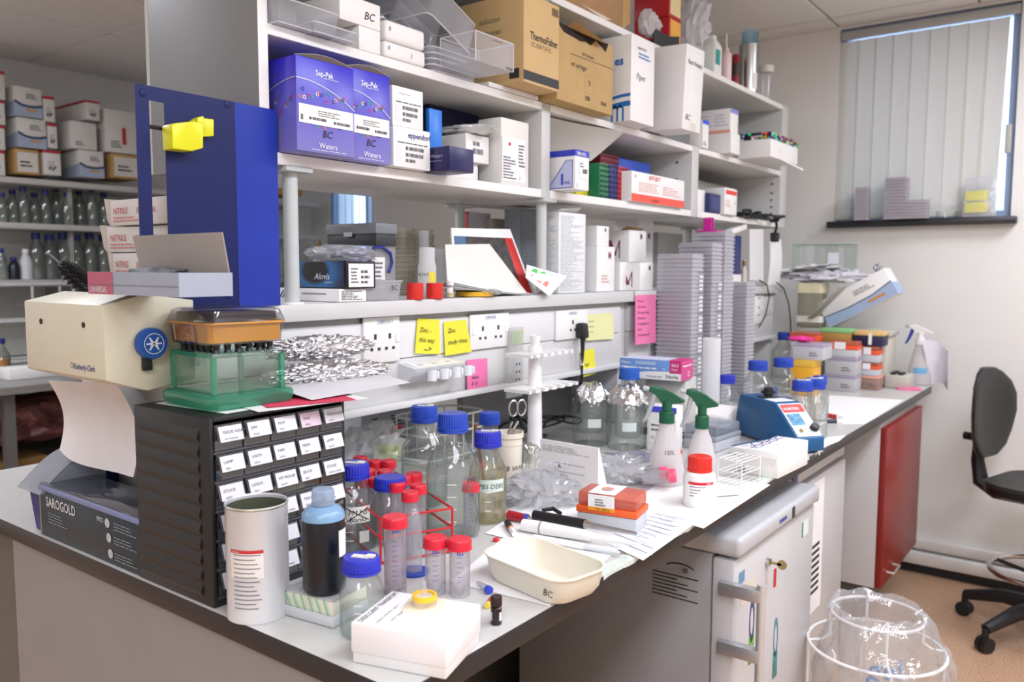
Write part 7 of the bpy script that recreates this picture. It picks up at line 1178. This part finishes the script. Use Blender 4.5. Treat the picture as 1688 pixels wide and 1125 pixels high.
ZP = ZI+hJ+.002; xp = PY(1360, 450, 3.06).x
t = thing('paper_pile', 'heap of crumpled white papers on the jar and cartons', 'paper', (xp-.01, 3.07, ZP+.028)); crumple((.175, .065, .028), 95, .4, (30, 20), 3.2).o('sheets', mat('e4e2e8', .6, bump=.3, bscale=14), t)
for k in range(4): sheet(.2, .13, k+3, .018, th=.0005).o('loose_sheet', PAPER, t, loc=(-.16+.04*k, -.09+.012*k, .005+.007*k), rot=(R(4), R(-8+5*k), R(6*k)))
xa0, xa1 = PY(1308, 430, 3.08).x, PY(1405, 430, 3.08).x; hA = HT(Vector((xa0, 3.06, ZP+.045)), 404)
t = thing('acrylic_box', 'clear acrylic box standing on the paper heap', 'box', (xa0, 3.06, ZP+.045)); h = hA; wA = xa1-xa0; b = B(); b.box(0, wA, 0, .002, 0, h).box(0, .002, .002, .1, 0, h).box(wA-.002, wA, .002, .1, 0, h).box(.002, wA-.002, .098, .1, 0, h).o('walls', clear('fcfefd', 'e0ebe9', gloss=.15), t); B().tube([(0, 0, h), (wA, 0, h), (wA, .1, h), (0, .1, h)], .002, 6, True).o('top_rim', clear('dfeeec', 'a9c4c0', alpha=.5, milk='c9dcd8'), t); B().box(wA*.62, wA*.8, -.001, -.0005, h*.3, h*.7).o('label', mat('dfe3ea', .5), t)
pf_ = PY(1446, 442, 3.05); t = thing('foil_ball', 'small foil ball on the tilted carton', 'foil', (pf_.x, 3.07, pf_.z)); crumple((.018, .02, .018), 97, .3, (16, 12), 5).o('foil', FOIL, t)
t = spray('blue-headed spray bottle with a blue label by the wall', 1514, 634, 568, 536, 19, R(175), milk2, WHITE, mat('2a3fb0', .4)); P = t.location; r = M(P, 19); a = facing(P)-R(175); wrapped_label(t, r*.93, .05, .075, a-.5, a+.7, mat('7ab8e0', .5))
t = thing('paper_sheet', 'curled white paper hanging over the far bench end', 'paper'); c4 = [PY(1535, 634, 3.19), PY(1562, 640, 3.2), PY(1563, 575, 3.16), PY(1520, 562, 3.13)]
B().grid(lambda u, v: (c4[0]*(1-u)+c4[1]*u)*(1-v)+(c4[3]*(1-u)+c4[2]*u)*v+Vector((.01*math.sin(u*3.1), .03*math.sin(u*3.1), .01*math.sin(u*5))), 10, 8, .0006).o('sheet', mat('e8e7ee', .6), t)
P = bpos(1495, 642); t = thing('note_pad', 'pink note pad on the far corner of the bench', 'note pad', P, R(20)); B().box(-.04, .05, -.035, .04, 0, .006, .001).o('pad', mat('f2709e', .6), t)
# ================================================================ under the bench
fw_ = mat('cbcaca', .32, var=.015); fsd = mat('9c9b9b', .45, var=.02); FX = .0; fr_ = thing('fridge', 'white under-bench laboratory fridge with bar handle and key', 'fridge', (0, .985, 0)); wF = .558  # fsd is darkened to paint in the shade under the bench
B().box(-.56, -.045, 0.004, wF, .03, .775, .004).o('cabinet', fsd, fr_); B().box(-.56, .02, 0, wF+.002, .775, .82, .012, 3).o('top_panel', mat('bdbdbf', .42, var=.02), fr_); B().box(-.043, .006, .003, wF-.002, .09, .768, .005).o('door', fw_, fr_); B().box(-.045, -.043, .006, wF-.004, .088, .77).o('door_seal', mat('77787a', .6), fr_); B().box(-.05, -.03, .01, wF-.01, .03, .085).o('kick_plate', mat('6a6a6a', .5), fr_)
dr_ = link('handle', None, fr_, (.006, 0, 0)); hy = .018
hm_ = mat('b9b9bb', .3, .6)
for z in (.695, .565): B().box(-.030, .060, -.012, .012, z, z+.028, .003).o('bracket', hm_, dr_)
B().tube([(.060, .002, .51), (.060, .002, .733)], .0095, 16).o('bar', mat('cfcfce', .3, .4), dr_)
B().box(.0062, .0068, .03, .062, .71, .735).o('door_sticker', mat('6a94b0', .5), fr_, label='small blue sticker'); B().box(.0062, .0068, .045, .13, .655, .70).o('door_note', mat('ddd5c0', .6), fr_, label='small cream paper note'); link('lettering', text_mesh('24 Hz FREEZER RT', .009, INK), fr_, (.0072, .05, .668), (R(90), 0, R(90)))
kk = link('key', None, fr_, (.006, .20, .712)); B().lathe([(0, .01), (.009, .009), (.010, 0)], 18).o('lock', CHROME, kk, rot=(0, R(90), 0)); B().box(.01, .035, -.002, .002, -.003, .003).o('key_blade', mat('b9a77a', .3, .9), kk); B().lathe([(0, .002), (.011, .002), (.011, -.002), (0, -.002)], 16).o('key_bow', mat('b9a77a', .3, .9), kk, loc=(.036, 0, 0), rot=(R(90), 0, 0)); B().box(.02, .022, -.008, .006, -.055, -.012).o('key_tag', mat('c8323a', .5), kk)
B().box(.0202, .0208, .33, .35, .785, .812).o('display', mat('1c1c1e', .3), fr_); B().box(.0202, .0206, .24, .29, .794, .803).o('maker_badge', mat('4a4a9a', .4), fr_); B().box(.0062, .0066, .455, .51, .70, .74).o('energy_sticker', mat('e3ece6', .5), fr_); B().box(.0066, .007, .455, .465, .70, .74).o('green_mark', mat('2f8a5c', .5), fr_)
b = B()
for k in range(7): b.quad((-.185, .0033, .706-.0085*k), (-.185+.11-.025*(k*2 % 3), .0033, .706-.0085*k), (-.185+.11-.025*(k*2 % 3), .0033, .7085-.0085*k), (-.185, .0033, .7085-.0085*k))
b.o('warning_print', INK, fr_, kind='stuff')
sd = B(); pr = None
for k in range(13):
    a_ = math.pi*(.12+.76*k/12); q = Vector((-.118-.035*math.cos(a_), .0034, .722+.013*math.sin(a_))); c0 = (sd.v(q), sd.v(q+Vector((0, 0, .003))))
    if pr: sd.bm.faces.new((pr[0], c0[0], c0[1], pr[1]))
    pr = c0
sd.o('arrow_mark', INK, fr_); B().box(-.112, -.100, .0028, .0034, .718, .728).o('box_mark', GREYINK, fr_)
# stickers of surfboard shapes on the door
for k, (yy_, zz_) in enumerate(((.115, .60), (.28, .50))):
    o = B().lathe([(.010, 0), (.016, 0)], 24, sx=1, sy=3.2).o('oval_sticker', mat(('4a4a8c', '5a9ab0')[k], .4, var=.3, scale=60), fr_, loc=(.0068, yy_, zz_), rot=(R(90), 0, R(90)), smooth=False); o = B().box(.0062, .0068, yy_-.015, yy_+.015, zz_-.10, zz_-.035, .0001).o('sticker_panel', mat(('6fae4a', '3f8a8c')[k], .4, var=.4, scale=60), fr_)
fz = thing('freezer', 'white under-bench freezer beside the fridge', 'freezer', (0, 1.56, 0)); wZ = .56
B().box(-.60, -.115, 0, wZ, .02, .84, .004).o('cabinet', fsd, fz); B().box(-.113, -.065, .002, wZ-.002, .06, .775, .008).o('door', fw_, fz); B().box(-.113, -.07, .002, wZ-.002, .785, .84, .006).o('control_panel', fw_, fz); B().box(-.0648, -.064, .02, .06, .80, .825).o('panel_mark', mat('4a4a8a', .5), fz)
B().box(-.0648, -.064, .10, .32, .36, .76).o('paper_notice', PAPER, fz, label='printed paper notice'); b = B()
for k in range(8): b.quad((-.0635, .14, .42+.02*k), (-.0635, .29, .42+.02*k), (-.0635, .29, .43+.02*k), (-.0635, .14, .43+.02*k))
b.o('notice_print', INK, fz, kind='stuff'); B().box(-.0638, -.0632, .14, .17, .70, .74).o('red_mark', mat('d0453a', .5), fz); B().box(-.0638, -.0632, .24, .26, .70, .74).o('green_mark', mat('3a9a62', .5), fz)
cb_ = thing('base_cabinet', 'grey suspended base cabinet with a red door', 'cabinet', (0, 2.378, 0)); B().box(-.52, -.022, 0, .62, .262, .866, .001).o('carcass', mat('c9c6c4', .5, var=.015), cb_); dd_ = link('door', None, cb_, (-.02, .006, .262)); B().box(0, .02, 0, .612, 0, .575, .0015).o('panel', mat('86211c', .36, var=.06), dd_); B().tube([(.02, .09, .035), (.042, .09, .035), (.042, .19, .035), (.02, .19, .035)], .004, 8).o('handle', mat('c9c9c6', .3, .8), dd_); B().box(-.5, -.04, .04, .58, .19, .262).o('support_rail', mat('6a6865', .5), cb_); B().box(-.5, -.45, .3, .34, .0, .19).o('leg', mat('6a6865', .5), cb_)
# ================================================================ waste-bag stand
bc = Vector((.168, 1.56, 0)); wbn = thing('bag_stand', 'white wire waste-bag stand with two rings', 'stand', bc); wm = mat('eeeceb', .35); r1, r2, zt1, zt2 = .112, .165, .50, .415
B().tube([(r1*math.cos(a_), r1*math.sin(a_), zt1) for a_ in [2*math.pi*k/40 for k in range(40)]], .0042, 8, True).o('top_ring', wm, wbn); B().tube([(r2*math.cos(a_), r2*math.sin(a_), zt2) for a_ in [2*math.pi*k/48 for k in range(48)]], .0045, 8, True).o('big_ring', wm, wbn); B().tube([(r2*math.cos(a_), r2*math.sin(a_), .03) for a_ in [2*math.pi*k/48 for k in range(48)]], .0045, 8, True).o('base_ring', wm, wbn)
for k in range(4):
    a_ = R(25+90*k); e = Vector((math.cos(a_), math.sin(a_), 0)); B().tube([e*r2+Vector((0, 0, .005)), e*r2+Vector((0, 0, zt2))], .0045, 8).o('leg', wm, wbn); B().tube([e*r2+Vector((0, 0, zt2)), e*(r1+.02)+Vector((0, 0, zt2+.005)), e*r1+Vector((0, 0, zt2+.02)), e*r1+Vector((0, 0, zt1)), e*(r1-.006)+Vector((0, 0, zt1+.02)), e*(r1-.02)+Vector((0, 0, zt1+.006))], .0038, 8).o('hook_arm', wm, wbn)
bagm = clear('fdfdfd', 'e2e2e6', rough=.08, gloss=.22, alpha=.17, bump=1.0); pbg = thing('waste_bag', 'clear waste bag with blue lettering over the wire stand', 'bag', bc)
def bagp(u, v):
    a_ = 2*math.pi*u; q = Vector((math.cos(a_)*2, math.sin(a_)*2, v*4)); n1 = noise.noise(q); n2 = noise.noise(q*2.7)
    if v < .3: s_ = v/.3; rr = .088+.006*n1; z = .16+(zt1-.0-.16)*s_+.0
    elif v < .45: s_ = (v-.3)/.15; rr = .09+.035*s_; z = zt1+.022*math.sin(s_*math.pi)+.008*n1
    else: s_ = (v-.45)/.55; rr = (.13+.058*math.sin(s_*2.3)+.025*n1*s_+.012*n2)*(1-.2*max(0, -math.cos(a_))); z = zt1-.005-.30*s_+.03*n1*s_
    return (math.cos(a_)*rr, math.sin(a_)*rr, z+.01*n2)
B().grid(bagp, 72, 44).o('film', bagm, pbg, ang=20); pa = facing(bc)
for k, (s_, zz_, sz) in enumerate((('gel', .37, .075), ('CLEAR', .30, .05))): curved_text(pbg, s_, sz, .097, zz_, pa+.25, mat('3f7fc4', .5, var=0), 'lettering', .1, .01)
# ================================================================ chair
ch = thing('lab_chair', 'black moulded laboratory chair on castors with a foot ring', 'chair', (.462, 2.93, 0), R(0)); bk = mat('1a1a1c', .5, var=.05); bkp = mat('151516', .45, bump=.15, bscale=200)
for k in range(5):
    a_ = R(163+72*k); e = Vector((math.cos(a_), math.sin(a_), 0)); lg = link('leg', None, ch); B().tube([e*.03+Vector((0, 0, .13)), e*.15+Vector((0, 0, .125)), e*.29+Vector((0, 0, .085))], [.034, .028, .02], 10).o('spoke', bk, lg); B().tube([e*.29+Vector((0, 0, .09)), e*.29+Vector((0, 0, .055))], .012, 10).o('stem', bk, lg)
    for s_ in (-1, 1): B().cyl(.028, -.009, .009, 20).o('caster_wheel', bk, lg, loc=e*.29+Vector((-e.y, e.x, 0))*.012*s_+Vector((0, 0, .028)), rot=(R(90), 0, a_))
B().cyl(.024, .10, .50, 20).o('column', bk, ch); B().cyl(.035, .06, .16, 20).o('hub', bk, ch); rfr = .19; B().tube([(rfr*math.cos(2*math.pi*k/40), rfr*math.sin(2*math.pi*k/40), .26) for k in range(40)], .011, 10, True).o('foot_ring', CHROME, ch)
for k in range(3): a_ = R(40+120*k); B().tube([(.02*math.cos(a_), .02*math.sin(a_), .24), (rfr*math.cos(a_), rfr*math.sin(a_), .26)], .008, 8).o('ring_spoke', bk, ch)
ra = R(163)     # backrest side bearing
sg = B(); loft(sg, [ring3(rrect(.40*q, .40*q, .12*q, 6), z) for q, z in ((.8, .545), (.98, .56), (1.0, .585), (.96, .598), (.6, .59))]).o('seat', bkp, ch, rot=(0, 0, ra))
ex = Vector((math.cos(ra), math.sin(ra), 0)); ey = Vector((-ex.y, ex.x, 0))
def bkpt(r0, z, s_): return ex*r0+ey*s_+Vector((0, 0, z))
B().tube([bkpt(.05, .53, 0), bkpt(.20, .53, 0), bkpt(.255, .56, 0), bkpt(.27, .64, 0), bkpt(.265, .78, 0), bkpt(.255, .90, 0)], [.028, .03, .03, .024, .02, .018], 10).o('back_arm', bk, ch); B().cyl(.016, 0, .05, 16).o('adjust_knob', bk, ch, loc=bkpt(.275, .73, -.0), rot=(0, R(90), ra))
bb_ = B(); prof = [(.665, .075), (.70, .13), (.755, .16), (.83, .18), (.90, .175), (.95, .15), (.99, .10), (1.01, .045)]; rings = []
for z, hw in prof:
    k_ = (z-.83); r0 = .235+.12*abs(k_)*k_*2+.02*math.cos(k_*6); ring = []
    for j in range(16):
        t_ = 2*math.pi*j/16; s_ = hw*math.cos(t_); ring.append(bkpt(r0-.05*(s_/.19)**2+.020*math.sin(t_), z, s_))
    rings.append(ring)
loft(bb_, rings).o('backrest', bkp, ch, ang=60)
for k in range(4): B().box(-.004, .004, -.07, .07, -.008, .008, .003).o('back_pad_rib', bk, ch, loc=bkpt(.268, .78+.05*k, .0), rot=(0, 0, ra))
# ================================================================ on the window sill
def sillstack(px, n, lab, sz, y=3.40, tall=.0135):
    P = PY(px, 340, y-.03)
    for k in range(n):
        o = link('well_plate', None, None, (P.x, y-.045, 1.6158+k*tall), (0, 0, 0)); o.empty_display_size = .02; tag(o, 'clear sill plate, %s of %s' % (ORD[n-1-k], lab), 'well plate', 'plates on the window sill'); link('plate', sillm[sz], o, (-.04, -.03, 0))
slm = clear('f6f4f6', 'e0dce2', alpha=.72, milk='f2ecf2', gloss=.2)
sillm = [B().box(0, .06, 0, .055, 0, .004, .0006, 1).box(.003, .057, .003, .052, .004, .011).box(.001, .059, .001, .054, .0105, .0128).mesh(slm), B().box(0, .095, 0, .06, 0, .004, .0006, 1).box(.003, .092, .003, .057, .004, .011).box(.001, .094, .001, .059, .0105, .0128).mesh(slm)]
sillstack(1427, 11, 'the narrow stack nearest the window edge', 0); sillstack(1476, 13, 'the widest and tallest stack', 1, tall=.0142); sillstack(1510, 6, 'the low stack before the blinds', 1)
P = PY(1612, 340, 3.375); t = thing('plastic_bag', 'clear bag with two yellow labels standing on the window sill', 'bag', (P.x, 3.392, 1.6158)); B().hexa([(-.06, -.02, 0), (.07, -.02, 0), (.07, .005, 0), (-.06, .005, 0), (-.055, -.006, .165), (.068, -.006, .175), (.068, .0, .175), (-.055, .0, .165)], .003).o('film', BAG, t)
for z in (.06, .11): B().hexa([(-.05, -.0215+z*.08, z-.04), (.035, -.0215+z*.08, z-.04), (.035, -.021+z*.08, z-.04), (-.05, -.021+z*.08, z-.04), (-.05, -.0185+z*.08, z), (.035, -.0185+z*.08, z+.004), (.035, -.018+z*.08, z+.004), (-.05, -.018+z*.08, z)]).o('yellow_label', mat('eee81c', .5), t)
P = PY(1560, 350, 3.37); t = thing('glass_dish', 'low clear glass dish on the window sill', 'dish', (P.x, 3.385, 1.6158)); B().lathe([(0, .001), (.04, 0), (.045, .03)], 24).o('dish', GLASS, t)
